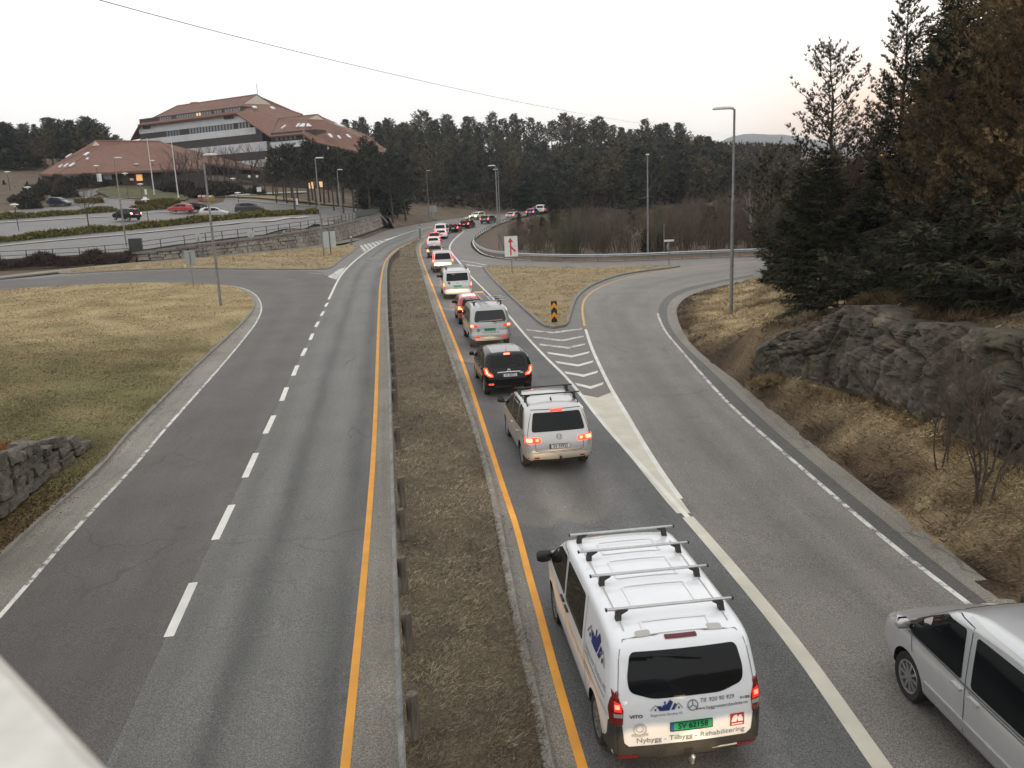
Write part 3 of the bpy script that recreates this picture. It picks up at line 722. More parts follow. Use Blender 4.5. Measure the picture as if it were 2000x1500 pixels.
# ================================================================ THE HILLSIDE, ITS WALL, CAR PARK AND BUILDINGS
wb_px = [(-500,556),(-250,538),(0,521),(150,514.5),(268,510),(396,503.5),(525,489.6),(594,482),(657,472),(700,460),(735,448),(752,441.5)]
wt_px = [(-500,552),(-250,532),(0,513),(150,505.5),(268,496),(390,479),(515,463.5),(590,452),(652,441),(695,430),(722,422.5),(742,417.5)]
W_base = [G(*p) for p in wb_px]
W_top = [at_d(q[0], q[1], b.y+.3) for q, b in zip(wt_px, W_base)]
ctrl = [(p.x, p.y, p.z) for p in W_top]
ctrl += [(p[0], p[1], p[2]+.05) for p in L_far_left[4:]]
for (px, py, Y) in [(0,482,104),(250,459,107),(500,435,108),(566,427,122),(250,432,124),(418,425,134),(487,416,147),(353,418,142),(115,403,150),(0,437,125),(20,417,138),
        (640,404,150),(735,412,162),(302,383,166),(349,389,162),(270,362,178),(110,362,170),(190,374,164),(450,352,214),(616,366,194),(560,367,200),(600,394,160),(700,394,180),
        (850,423,186),(800,398,205),(900,398,215),(980,404,215),(800,330,262),(1000,300,330),(1150,290,330),(1300,298,310),(1390,300,290),(1430,322,270),(1480,342,240),(1600,372,190),(1480,392,170),(1350,398,178),(1220,400,190),(1120,400,205),(1250,345,230),(1120,370,270),
        (720,310,290),(100,295,240),(0,325,205),(-300,335,190),(230,290,250),(-500,400,150),(1000,330,600),(200,330,600),(1500,345,500),(-800,380,400)]:
    p = at_d(px, py, Y); ctrl.append((p.x, p.y, p.z))
ctrl += [(33,262,2.7),(30,214,1.9),(34,186,1.6),(48,165,1.0),(75,152,.6),(120,140,.6),(320,130,2)]
ctrl = np.array(ctrl)
def _rbf(C, lam=.3):
    n = len(C); D = np.hypot(C[:, 0][:, None]-C[:, 0], C[:, 1][:, None]-C[:, 1]); A = np.ones((n+1, n+1)); A[:n, :n] = -D+np.eye(n)*lam; A[n, n] = 0
    w = np.linalg.solve(A, np.r_[C[:, 2], 0]); return w
_wh = _rbf(ctrl)
def rbf_eval(C, w, x, y):
    x = np.asarray(x, float); y = np.asarray(y, float); o = np.full(np.broadcast(x, y).shape, w[-1])
    for (cx, cy, _), k in zip(C, w[:-1]): o = o-k*np.hypot(x-cx, y-cy)
    return o
def HH(x, y): return rbf_eval(ctrl, _wh, x, y)
def GH(px, py, dz=0.0, y0=82, y1=420):
    """photo point -> first hit on the hillside"""
    ys = np.arange(y0, y1, .5); r = ray(px, py); X = r[0]/r[1]*ys; Z = HC+r[2]/r[1]*ys; d = Z-HH(X, ys)-dz
    k = np.argmax(d < 0) if (d < 0).any() else np.argmin(d)
    return Vector((X[k], ys[k], float(HH(X[k], ys[k]))+dz))
edge = [tuple(p) for p in W_top]+[tuple(G(760,440))]+[tuple(p) for p in L_far_left if project(p)[0] > 765]
hill_poly = edge+[(33, 262, 0), (30, 214, 0), (34, 186, 0), (48, 165, 0), (75, 152, 0), (120, 140, 0), (320, 130, 0), (420, 560, 0), (-520, 560, 0), (-520, 90, 0), (W_top[0].x-30, W_top[0].y+3, 0)]
m_hill = mottled('hillside_leaf_litter', (.075, .055, .038), (.165, .12, .078), .22, .95, fine=3, fine_amt=.5, bump=.6, bdist=.2)
T(sheet('hillside', hill_poly, m_hill, 0.0, 6.0, f=HH))
mbk = MB()
for a, b, c, d in zip(W_base[:4], W_base[1:5], W_top[1:5], W_top[:4]): mbk.add([a+Vector((0,-1.0,-.3)), b+Vector((0,-1.0,-.3)), c+Vector((0,.4,.02)), d+Vector((0,.4,.02))], [(0,1,2,3)])
T(mbk.build('bank_foot', m_soil))
# stone retaining wall with its coping, fence on top
def stone_wall(name, base, top, mat, label, rows, wmin, wmax, depth, seed, cop=None):
    """rough squared stones laid in courses between two lines, one mesh, each stone with its own bulge"""
    rn = random.Random(seed); B, tb = resample(base, step=.1); Tt, _ = resample(top, n=len(B)); mb = MB(); L = tb[-1]
    def P(s, v):
        i = min(max(s/L, 0), 1)*(len(B)-1); k = int(i); f = i-k; k2 = min(k+1, len(B)-1)
        b = B[k]*(1-f)+B[k2]*f; t = Tt[k]*(1-f)+Tt[k2]*f; return Vector(b*(1-v)+t*v)
    back = []
    for r in range(rows):
        s = -rn.random()*.5; v0, v1 = r/rows, (r+1)/rows
        while s < L:
            w = rn.uniform(wmin, wmax); s1 = min(s+w, L); s0 = max(s, 0)
            if s1-s0 > .12:
                jt = lambda a: a+rn.uniform(-.10, .10)/rows
                q = [P(s0+.02, jt(v0)+.0), P(s1-.02, jt(v0)), P(s1-.03-rn.random()*.08, jt(v1)), P(s0+.03+rn.random()*.08, jt(v1))]
                c = sum(q, Vector())/4; t = (q[1]-q[0]).normalized(); up = (q[3]-q[0]).normalized(); n = t.cross(up).normalized()
                if n.y > 0: n = -n
                o = rn.uniform(.02, .14)*depth; V = []
                outer = [a+(c-a)*.02 for a in q]
                V += [a-n*.25*depth for a in outer]; V += [a+n*o*.35 for a in outer]
                V += [a+(c-a)*.16+n*o*(1+rn.uniform(-.3, .3)) for a in q]; V += [c+n*o*(1.15+rn.uniform(-.2, .3))]
                F = []
                for i in range(4):
                    j = (i+1) % 4; F += [(i, j, 4+j, 4+i), (4+i, 4+j, 8+j, 8+i), (8+i, 8+j, 12)]
                mb.add(V, F)
            s = s1 if s1 > s else s+w
    nb = len(B)
    bk = []; idx = list(range(0, nb, 10))+[nb-1]
    for i in idx: bk += [Vector(B[i])+Vector((0,.10*depth,-.3)), Vector(Tt[i])+Vector((0,.10*depth,-.02))]
    m2 = MB(); m2.add(bk, [(2*i, 2*i+2, 2*i+3, 2*i+1) for i in range(len(idx)-1)])
    root = empty(name, (0,0,0)); tag(root, label, 'stone wall')
    mb.build('stones', mat, root); m2.build('joint_core', plain('wall_joint_dark', (.03,.028,.025), .95), root)
    return root
m_stone = mottled('granite_wall_stone', (.13, .115, .095), (.30, .265, .22), .5, .9, fine=6, fine_amt=.4, bump=.6, bdist=.05)
wall = stone_wall('stone_retaining_wall', W_base[4:]+[G(760,439.5)], W_top[4:]+[G(757,437, .6)], m_stone, 'long stone retaining wall below the car park with a black railing on top', 4, .7, 1.9, 1.0, 5)
m_cop = mottled('coping_concrete', (.13,.12,.105), (.22,.205,.18), .5, .9)
cp = MB(); Pc, _ = resample([p+Vector((0,-.06,0)) for p in W_top[4:]], step=2.0)
for a, b in zip(Pc[:-1], Pc[1:]):
    d = Vector(b-a); cp.bbox((Vector(a)+Vector(b))/2+Vector((0,0,.0)), (d.length-.01, .45, .26), .03, math.atan2(d.y, d.x))
cp.build('coping', m_cop, wall)
fence = empty('railing_fence', (0,0,0)); tag(fence, 'black post and rail fence along the top of the stone wall', 'fence')
def fence_run(line, f, base_dz):
    Pf, _ = resample(line, step=2.4)
    mb = MB()
    for z in (1.08, .62, .14): mb.tube([(p[0], p[1], p[2]+z+base_dz) for p in Pf], .032, 6)
    mb.build('rails', m_darkmetal, fence)
    for p in Pf:
        m = MB(); m.box((p[0], p[1], p[2]+.55+base_dz), (.07,.07,1.12)); m.build('post', m_darkmetal, fence)
fence_run([p+Vector((0,.12,.12)) for p in W_top[4:]], None, 0.0)
fence_run([p+Vector((0,.2,.05)) for p in W_top[2:5]][:2]+[GH(258,497)], None, 0.0)
far_ext = [W_top[-1]+Vector((0,.2,.1)), GH(765,412,0,150), GH(770,408,0,150)]
# green wind screen panel at the end of the fence
gp = MB(); a, b = W_top[-3]+Vector((0,.16,.2)), W_top[-1]+Vector((0,.16,.2)); d = b-a
gp.box((a+b)/2+Vector((0,0,.55)), (d.length, .03, .85), math.atan2(d.y, d.x)); gp.build('screen_panel', plain('dark_green_mesh', (.03,.05,.04), .7), fence)
p = GH(267,492); bx = MB(); bx.bbox((0,0,.7), (1.3,.5,1.4), .04); o = tag(bx.build('electric_box', plain('box_dark_green', (.035,.04,.038), .6)), 'dark cabinet standing in the gap of the black fence', 'cabinet'); o.location = p; o.rotation_euler = (0,0,rad(8))

# ---- car park
m_park = asphalt('car_park_asphalt', (.155, .150, .141), patch=.12); m_kerbl = mottled('pale_kerb', (.33,.31,.275), (.42,.40,.36), 1.0, .9)
def hpoly(pts): return [tuple(GH(*p)) for p in pts]
T(sheet('car_park', hpoly([(-250,528),(0,509),(150,501),(268,492),(390,475),(515,460),(590,449),(652,438),(695,427),(722,420),(738,414),(700,409),(640,404),(600,401),(560,396),(500,390),(470,389.5),(440,388),(436,396),(405,402),(360,396),(300,394),(275,392),(212,390),(190,398),(130,404),(60,409),(0,416),(-200,432)]), m_park, .10, 3.0, f=HH))
T(sheet('car_park', hpoly([(92,384),(140,381),(180,372),(200,368),(206,370),(196,378),(180,386),(212,391),(200,398),(120,404)]), m_park, .13, 3.0, f=HH))
def kstrip(pts, w=1.0): 
    l = smooth_line([GH(*p) for p in pts], 1.0, 2); A, B = band(l, w); return T(loft('pale_kerb', A, B, m_kerbl, .20, 2, f=HH))
kstrip([(-150,496),(0,483),(125,471),(250,460),(375,448),(500,436),(560,428.5),(600,424.5)]); kstrip([(-100,444),(0,437.5),(110,431),(215,425)]); kstrip([(255,421),(300,417.5),(335,415.5)], .7)
kstrip([(440,389),(520,397),(600,404),(640,407),(690,411)], .5); kstrip([(300,394),(240,391),(212,388),(190,397),(150,403)], .4)
T(sheet('grass_slope', hpoly([(186,377),(200,369),(222,364),(262,362),(300,362),(330,366),(360,374),(372,386),(362,393),(310,393),(275,391.5),(214,389),(205,383)]), mottled('green_winter_grass', (.060,.066,.026), (.135,.118,.052), .5, .95, fine=3, fine_amt=.55), .22, 3.0, f=HH))
T(sheet('grass_slope', hpoly([(410,388),(440,384),(480,384),(530,384),(560,388),(640,398),(700,403),(700,408),(640,402),(560,393),(500,388),(440,386)]), m_straw, .2, 3.0, f=HH))
T(sheet('footpath', hpoly([(440,384),(520,379),(600,376),(600,378),(520,382),(440,387)]), m_kerbl, .28, 3.0, f=HH))

# ---- buildings
m_tile = mottled('red_brown_roof_tiles', (.150, .076, .055), (.20, .104, .076), .25, .85, fine=1.6, fine_amt=.22)
m_ridge = plain('ridge_tiles', (.20,.095,.07), .8)
m_cream = plain('gable_cream', (.42,.37,.30), .8)
m_bwhite = mottled('facade_white_panels', (.52, .53, .55), (.62, .63, .65), .35, .7, fine=1.2, fine_amt=.08)
m_bdark = plain('facade_dark_timber', (.045,.038,.034), .8); m_redwood = mottled('red_stained_timber', (.085,.022,.018), (.12,.034,.026), .6, .8)
m_wpane = NT('office_glass'); m_wpane.base((.20,.215,.23)); m_wpane.set(Roughness=.12); m_wpane = m_wpane.m
m_wlit = lamp('lit_window', (1.0,.50,.16), .85); m_wlitd = lamp('dim_lit_window', (1.0,.62,.35), .6)
m_skyl = plain('skylight_glass', (.62,.63,.64), .15)
def D(px, py, Y): return at_d(px, py, Y)
def roofmesh(name, faces, mat, parent, under=.35):
    mb = MB(); 
    for f in faces:
        mb.add(f, [tuple(range(len(f)))]); n = len(f)
        mb.add([p+Vector((0,.0,-under)) for p in f], [tuple(range(n-1,-1,-1))])
        for i in range(n):
            a, b = f[i], f[(i+1) % n]; mb.add([a, b, b+Vector((0,0,-under)), a+Vector((0,0,-under))], [(0,1,2,3)])
    return mb.build(name, mat, parent)
def ridge_tube(name, pts, parent, r=.22):
    mb = MB()
    for a, b in pts: mb.tube([a, b], r, 6)
    return mb.build(name, m_ridge, parent)
big = empty('office_building', D(430,352,226)); tag(big, 'large office building with white bands and wide red brown roofs on the hill', 'building')
def rel(o): # keep world placing under a moved root
    o.matrix_parent_inverse = Matrix.Translation(-Vector(big.location)) if o.parent is big else Matrix.Translation(-Vector(o.parent.location)); return o
E0, E1, R0, R1 = D(270,245,235), D(462,221,215), D(347,207,243), D(501,185,226)
GLp, GRp = D(475,202,221), D(530.5,203.6,228)
Kc, V1, V2 = D(529,267,200), D(543,232,214), D(591,224,233)
LB = D(255,272,242); BK0, BK1 = Vector((R0.x-6, R0.y+14, E0.z)), Vector((V2.x+4, V2.y+16, E0.z-2))
faces = [[E0, E1, GLp, R1, R0], [E1, Kc, V1, V2, GRp, GLp], [LB, E0, R0, BK0], [R0, R1, BK1, BK0], [R1, GRp, V2, BK1]]
rel(roofmesh('roof', faces, m_tile, big))
rf = [o for o in COL.objects if o.parent is big][-1]
W0, W1, We0, We1 = D(543,232,215), D(620,224,205), D(529,267,200), D(592,261,196)
Wg0, Wg1 = D(600.5,232,203), D(634,233.5,205)
h0, h1, h2, h3, h4, h5 = D(616,278,193), D(745,307,201), D(753,291,207), D(717,263,217), D(679,249,224), D(640,234,214)
rel(roofmesh('roof', [[We0, We1, Wg0, W1, W0], [We1, h0, h1, h2, h3, h4, Wg1, Wg0], [W1, Wg1, h4, W0+Vector((6,18,-1))], [W0, W1, h4, Vector((W0.x, W0.y+24, W0.z-6))]], m_tile, big))
def gable(a, ap, b, parent, off=Vector((0,-.35,-.1))):
    mb = MB(); mb.add([a+off, b+off, ap+off], [(0,1,2)]); mb.add([a+off+Vector((0,.4,0)), b+off+Vector((0,.4,0)), ap+off+Vector((0,.4,0))], [(2,1,0)]); return rel(mb.build('gable', m_cream, parent))
gable(GLp, R1, GRp, big); gable(Wg0, W1, Wg1, big)
rel(ridge_tube('ridge', [(R0,R1),(R1,GLp),(R1,GRp),(GLp,E1),(E1,Kc),(W0,W1),(W1,Wg0),(W1,Wg1),(Wg0,We1),(We1,h0),(GRp,V2),(E0,E1),(We0,We1),(h0,h1),(h1,h2),(E0,R0)], big))
ch = MB(); c = D(381,204,241); ch.bbox(c+Vector((0,0,-1.2)), (3.2,2.4,3.6), .6, rad(-10)); rel(ch.build('roof_box', m_ridge, big))
an = MB(); c = D(503,184,226); an.tube([c, c+Vector((0,0,2.6))], .06, 6); rel(an.build('antenna', m_darkmetal, big))
def quad(n, pts, m, parent, t=.12):
    mb = MB(); f = [Vector(p) for p in pts]; nn_ = (f[1]-f[0]).cross(f[2]-f[0]).normalized()
    if nn_.y > 0: nn_ = -nn_
    k = len(f); mb.add([p+nn_*t for p in f]+f, [tuple(range(k))]+[(i, (i+1) % k, (i+1) % k+k, i+k) for i in range(k)]); return rel(mb.build(n, m, parent))
def on_plane(px, py, f):
    n = (f[1]-f[0]).cross(f[2]-f[0]); r = Vector(ray(px, py)); o = Vector((0,0,HC)); t = n.dot(f[0]-o)/n.dot(r); return o+r*t
hipA = [GLp, E1, Kc]; hipB = [Wg0, We1, h0]; slB = [We0, We1, W1]
for q, pl in [([(492,208.5),(500,208.7),(503,212),(495,212)],hipA),([(527,209.5),(534,210),(538.5,214),(531,213.5)],hipA),([(549,251.5),(557.5,245.5),(559.5,245.8),(551,252)],slB),
              ([(583,243),(588,242.5),(581,249),(578,249)],slB),([(592,242.5),(603,242.3),(610,248),(597,248.5),(584,248.8)],slB),([(640,263),(645,262.5),(651,269),(646,269.5)],hipB),([(658,266.5),(662,266),(667,271.5),(663,271.5)],hipB),([(675,264),(679,263.5),(686.5,270),(682,270)],hipB),([(653,243),(661,243),(676,249),(668,248.5)],hipB)]:
    quad('skylight', [on_plane(a, b, pl) for a, b in q], m_skyl, big, .25)
dF = (E1-E0); dF.z = 0; Lf = dF.length; dF.normalize(); nF = Vector((dF.y, -dF.x, 0))
if nF.y > 0: nF = -nF
def facade(p0, d, n, L0, L1, bands, parent, zref=0):
    for (z1, z0, step_, m, nm) in bands:
        mb = MB(); a = p0+d*L0; b = p0+d*L1
        q = [Vector((a.x, a.y, z0)), Vector((b.x, b.y, z0)), Vector((b.x, b.y, z1)), Vector((a.x, a.y, z1))]
        mb.add([v+n*step_ for v in q]+[v-n*4 for v in q], [(0,1,2,3),(4,7,6,5),(0,4,5,1),(3,2,6,7),(0,3,7,4),(1,5,6,2)]); rel(mb.build(nm, m, parent))
p0 = E0-nF*1.6
for _e, _b in ((.2,(30.6,28.8,0,m_bdark,'window_band')),(1.8,(28.8,26.7,.5,m_bwhite,'wall_band')),(3.4,(26.7,25.2,.4,m_bdark,'window_band')),(5.2,(25.2,23.6,.9,m_bwhite,'wall_band')),(7.2,(23.6,21.6,.8,m_bdark,'window_band')),(9,(21.6,19.4,1.3,m_bwhite,'wall_band')),(9,(19.4,17.4,1.2,m_bdark,'window_band')),(9,(17.4,15.6,1.7,m_bwhite,'wall_band')),(9,(15.6,8,1.6,m_bdark,'wall_base'))):
    facade(p0, dF, nF, -1.5, Lf+_e, [_b], big)
win = MB(); win.box((0,0,0), (.62,.10,1.35)); win_me = win.mesh('window', m_wpane); winl = MB(); winl.box((0,0,0), (.62,.10,1.35)); winl_me = winl.mesh('window', m_wlitd)
azF = math.atan2(dF.y, dF.x); rn = random.Random(3)
def windows(p0, d, n, s0, s1, z, step_, az, parent, pitch=.95, skip=.12, lit=()):
    s = s0; k = 0
    while s < s1:
        if rn.random() > skip:
            o = link('window', winl_me if k in lit else win_me, parent); o.location = Vector((p0.x+d.x*s, p0.y+d.y*s, z))+n*(step_+.03)-Vector(parent.location); o.rotation_euler = (0,0,az)
        s += pitch; k += 1
windows(p0, dF, nF, 7.5, Lf-.5, 29.6, 0, azF, big, .98, .08, (15,16)); windows(p0, dF, nF, 10, Lf+3, 25.95, .4, azF, big, 1.15, .3)
for (a, b, s) in ((1.0, 3.6, .6), (Lf-5.5, Lf-2.4, .6)):        # small projecting balconies on the top white band
    mb = MB(); mb.box(p0+dF*((a+b)/2)+nF*(.6)+Vector((0,0,28.5-p0.z)), (b-a, .8, 1.3), azF); rel(mb.build('balcony', m_bdark, big))
dW = We1-We0; dW.z = 0; Lw = dW.length; dW.normalize(); nW = Vector((dW.y, -dW.x, 0)); nW = -nW if nW.y > 0 else nW
q0 = We0-nW*1.2
facade(q0, dW, nW, -1, Lw+2.5, [(22.7,20.6,0,m_bdark,'window_band'),(20.6,19.2,.5,m_bwhite,'wall_band'),(19.2,17.6,.4,m_bdark,'window_band'),(17.6,16.2,.9,m_bwhite,'wall_band'),(16.2,14.2,.8,m_bdark,'window_band'),(14.2,12.9,1.2,m_bwhite,'wall_band'),(12.9,7,1.0,m_bdark,'wall_base')], big)
windows(q0, dW, nW, .8, Lw, 21.6, 0, math.atan2(dW.y, dW.x), big, 1.3, .15)
for (px, py, w, h, m) in [(605,363,.5,1.3,m_wlitd),(611,362,.7,1.5,m_wlitd),(627,360,.9,1.2,m_wlitd),(522,312,.7,1.1,m_wlitd)]:
    c = D(px, py, 192.5); mb = MB(); mb.box(c, (w*1.2, .2, h)); rel(mb.build('lit_window', m, big))
# low pavilion on the left
low = empty('low_building', D(240,360,182)); tag(low, 'low wooden building with a broad red brown hipped roof and lit doorway', 'building')
La, Lb_, Lc, Ld = D(76,339,170), D(332,331,178), D(400,329.5,184), D(402,318,190)
Ra, Rb, Rg0, Rg1 = D(186,275,190), D(312,276.5,192), D(178,285,187), D(197,284,189)
Lm = D(110,340.5,168)
bk1, bk0 = Vector((Rb.x+20, Rb.y+16, La.z)), Vector((Ra.x-18, Ra.y+14, La.z))
rel(roofmesh('roof', [[Lm, Lb_, Lc, Rb, Ra, Rg1], [La, Lm, Rg1, Rg0], [La, Rg0, Ra, bk0], [Rb, Lc, Ld, bk1], [Ra, Rb, bk1, bk0]], m_tile, low, .45))
gable(Rg0, Ra, Rg1, low, Vector((0,-.3,0))); rel(ridge_tube('ridge', [(Ra,Rb),(Rg1,Lm),(Ra,Rg0),(Ra,Rg1),(Rb,Lc)], low, .2))
for q in [[(128,309),(136,303.5),(141.5,301.5),(133,308)],[(163,304),(172,299),(176,299.5),(167,305)],[(168,312),(172,309.5),(174,310.5),(170,313)],[(114,328),(120,324),(123,323.5),(117,328)],[(124,327),(131,322),(135,320.5),(128,326.5)],[(134,326.5),(143,320.5),(147.5,319.5),(139,326)]]:
    quad('skylight', [on_plane(a, b, [La, Lm, Rg1]) for a, b in q], m_skyl, low, .25)
dL = Lb_-Lm; dL.z = 0; LL = dL.length; dL.normalize(); nL = Vector((dL.y, -dL.x, 0)); nL = -nL if nL.y > 0 else nL
l0 = Lm-nL*1.6
facade(l0, dL, nL, .5, LL+7, [(Lm.z-.3, Lm.z-5.5, 0, m_bdark, 'wall')], low)
def wallbox(px, py, w, h, m, nm, t=.3):
    r = Vector(ray(px, py)); o = Vector((0,0,HC)); tt = nL.dot(l0+nL*.15-o)/nL.dot(r); c = o+r*tt
    mb = MB(); mb.bbox(c, (w, t, h), .03, math.atan2(dL.y, dL.x)); return rel(mb.build(nm, m, low))
wallbox(264,349,2.4,2.9,m_redwood,'porch_wall'); wallbox(256,350,1.0,2.9,m_redwood,'porch_wall'); wallbox(272,347,1.15,1.25,m_wlit,'lit_window',.4); wallbox(257,350.5,.7,.45,m_signw,'notice_board',.5); wallbox(246,347,1.6,2.6,m_bdark,'door')
for px in (130,150,170,190,210): wallbox(px, 345.5, 1.5, 1.2, m_wpane, 'window', .1)

# ---- poles, park lamps and notices on the hill
m_flag = plain('flagpole_white', (.62,.60,.57), .5)
for b, t, lab in [((302,383),(285.5,272),'white flagpole on the green slope, left one of the pair'),((349,389),(331.5,267),'white flagpole on the green slope, right one of the pair')]:
    p = GH(*b); h = at_d(t[0], t[1], p.y).z-p.z; rt = empty('flagpole', p); tag(rt, lab, 'flagpole', 'flagpoles'); mb = MB(); mb.tube([(0,0,-.3),(0,0,h)], [.12,.05], 10); mb.build('pole', m_flag, rt, 40)
    mb = MB(); mb.lathe([(0,0),(.09,.05),(.1,.1),(.07,.16),(0,.18)], 10, (0,0,h)); mb.build('finial', m_flag, rt, 40)
    mb = MB(); mb.lathe([(.16,-.1),(.16,.5),(.13,.55),(.12,.55)], 10); mb.build('foot', m_flag, rt, 40)
def park_lamp(b, t, ball, lab):
    p = GH(*b); h = max(2.2, at_d(t[0], t[1], p.y).z-p.z); rt = empty('park_lamp', p); tag(rt, lab, 'park lamp', 'small park lamps on the hill')
    mb = MB(); mb.tube([(0,0,-.2),(0,0,h-.15)], .05, 8); mb.build('pole', m_darkmetal, rt)
    mb = MB()
    if ball: mb.lathe([(0,-.28),(.2,-.2),(.28,0),(.2,.2),(0,.28)], 12, (0,0,h))
    else: mb.lathe([(.1,-.3),(.16,-.05),(.55,0),(.5,.08),(.12,.16),(0,.18)], 14, (0,0,h))
    mb.build('lamp_shade', m_signw, rt, 50)
for b, t, ball, lab in [((491,384),(488,345),1,'globe park lamp on the path, left one of two globes'),((506,382),(504.5,345),1,'globe park lamp with a white notice below'),((459,386),(457.5,349),0,'flat shade park lamp left of the globe lamps'),((468,412),(466,377),0,'flat shade park lamp behind the dark people carrier'),((37,452),(30,400),0,'flat shade park lamp at the left edge between the hedges'),((61,410),(56,366),0,'flat shade park lamp left of the dark blue car'),((290,434),(284.5,390),0,'flat shade park lamp right behind the black off-roader'),((195,372),(192,324),0,'park lamp in front of the left roof with white notices'),((251,389),(246.5,339),0,'flat shade park lamp before the dark doorway'),((272,362),(269,321),0,'small park lamp before the roof, left of the flagpole'),((304,364),(300,314),0,'tallest small park lamp between the two flagpoles'),((20,372),(19,336),0,'park lamp under the trees at the far left'),((278,388),(275,360),0,'short park lamp on the green slope')]:
    park_lamp(b, t, ball, lab)
for (px, py, w, h, base, lab) in [(194,347,.9,1.5,(196,368),'white notice board in front of the low building'),(506,370,.9,.9,(506,383),'small white notice on the lit path'),(284.5,375,.4,1.0,(285,388),'narrow white sign on the green slope'),(283,387,.7,.5,(284,393),'square pale sign below the narrow white one'),(580,394,.35,1.1,(581,405),'narrow pale sign under the pines')]:
    p = GH(*base); c = at_d(px, py, p.y-.1); rt = empty('notice_board', p); tag(rt, lab, 'sign'); mb = MB(); mb.bbox((c.x-p.x,-.1,c.z-p.z), (w,.06,h), .01); mb.build('board', m_signw, rt); mb = MB(); mb.tube([(c.x-p.x,0,-.2),(c.x-p.x,0,c.z-p.z)], .04, 6); mb.build('pole', m_darkmetal, rt)
for (px, lab, col) in [(393,'red and white recycling container beside the car park',(.24,.07,.05)),(401,'orange striped recycling container in the middle',(.30,.16,.09)),(414,'yellow recycling container right of the red ones',(.30,.20,.05))]:
    p = GH(px, 394); rt = empty('recycling_container', p); tag(rt, lab, 'container', 'recycling containers'); mb = MB(); mb.lathe([(.45,0),(.5,.2),(.5,.9),(.38,1.15),(0,1.22)], 14); mb.build('body', plain('container_paint', col, .5), rt, 50); mb = MB(); mb.box((0,-.6,1.0), (.5,.1,.2)); mb.build('slot', m_signw, rt)

# ---- far mountain, outside the wooded hill
mv = []; mf = []; R_ = 3300.0
prof = [(1250,330),(1330,322),(1395,283),(1425,268),(1450,262),(1478,261),(1500,263),(1530,262.5),(1560,268),(1620,278),(1700,300),(1800,318),(1950,330)]
xs = np.linspace(1250, 1950, 80); tops = np.interp(xs, [a for a, _ in prof], [b for _, b in prof])
for i, (x, y) in enumerate(zip(xs, tops)):
    b = at_d(x, 340, R_-500); c = at_d(x, y+1.2*mnoise.noise(Vector((x*.08,0,0))), R_); e = at_d(x, 345, R_+900)
    b.z = -2; e.z = -2
    for k in range(13):
        f = k/12; q = b*(1-f)+c*f; q.z = b.z*(1-f**.85)+c.z*f**.85+ (0 if k in (0, 12) else 7*mnoise.noise(Vector((x*.03, k*.5, 1)))); mv.append(tuple(q))
    mv.append(tuple(e))
mf = [(i*14+k, (i+1)*14+k, (i+1)*14+k+1, i*14+k+1) for i in range(79) for k in range(13)]
T(link('mountain', np_mesh('mountain', mv, mf, mottled('mountain_heath', (.05,.05,.045), (.09,.085,.07), .01, .95, fine=.08), smooth=True)))
# ================================================================ RIGHT BANK, ROCK FACE, TREES
rk_base = [(1471,716,.7),(1510,706,.85),(1566,719,.9),(1625,731,.9),(1671,748,.9),(1720,756,.95),(1772,773,1.0),(1860,822,.9),(1965,868,.9),(2060,905,.9),(2200,960,.9)]
rk_top = [(1478,684),(1524,652),(1559,641),(1636,610),(1657,597),(1720,597),(1772,627),(1825,632),(1912,641),(2000,659),(2140,670)]
RB = [at_z(a, b, c) for a, b, c in rk_base]
RN = []                                          # away from the road, along the rock
for i in range(len(RB)):
    d = RB[min(i+1, len(RB)-1)]-RB[max(i-1, 0)]; n_ = Vector((-d.y, d.x, 0)).normalized(); RN.append(n_ if n_.x > 0 else -n_)
RN = [(RN[max(i-1, 0)]+RN[i]*2+RN[min(i+1, len(RN)-1)]).normalized() for i in range(len(RN))]
def _top(q, b, n_, k):
    r = Vector(ray(*q)); o_ = Vector((0,0,HC)); return o_+r*((k+(b-o_).dot(n_))/r.dot(n_))
RT = [_top(q, b, n_, .35 if i == 0 else .95) for i, (q, b, n_) in enumerate(zip(rk_top, RB, RN))]
cr = [(p[0], p[1], p[2]+.03) for p in L_edgeR[::3]]+[(24,62.5,.05),(36,64,.1),(60,64,.1)]
for b, n_, t_ in zip(RB, RN, RT):
    for k_, dz_ in ((-.7, -.40), (.45, -.45), (.8, -.35)): q = b+n_*k_; cr.append((q.x, q.y, q.z+dz_))
    for k_, dz_ in ((.35, -.04), (1.4, .05), (3.2, .25)): q = t_+n_*k_; cr.append((q.x, q.y, q.z+dz_))
for px, py, Y in [(1427.5,619,42.03),(1480,600,40),(1540,620,36),(1600,625,34),(1650,580,34),(1750,580,34),(1850,590,30),(1960,600,28),(1560,560,46),(1640,520,50),(1750,500,50),(1900,480,48),(1480,556,52)]:
    p = at_d(px, py, Y); cr.append((p.x, p.y, p.z))
cr += [(9.4,8,-.2),(9.6,12,.1),(40,45,4.5),(60,30,6),(60,5,6),(30,12,3.2),(30,-5,4),(14,-6,1.2),(45,58,2.5),(90,70,4),(90,0,8),(13.5,6,1.0),(12.5,2,.8)]
cr = np.array(cr); _wr = _rbf(cr, .04)
_eR = np.array([tuple(p) for p in L_edgeR]); _eT = np.gradient(_eR[:, :2], axis=0); _eT /= np.linalg.norm(_eT, axis=1)[:, None]
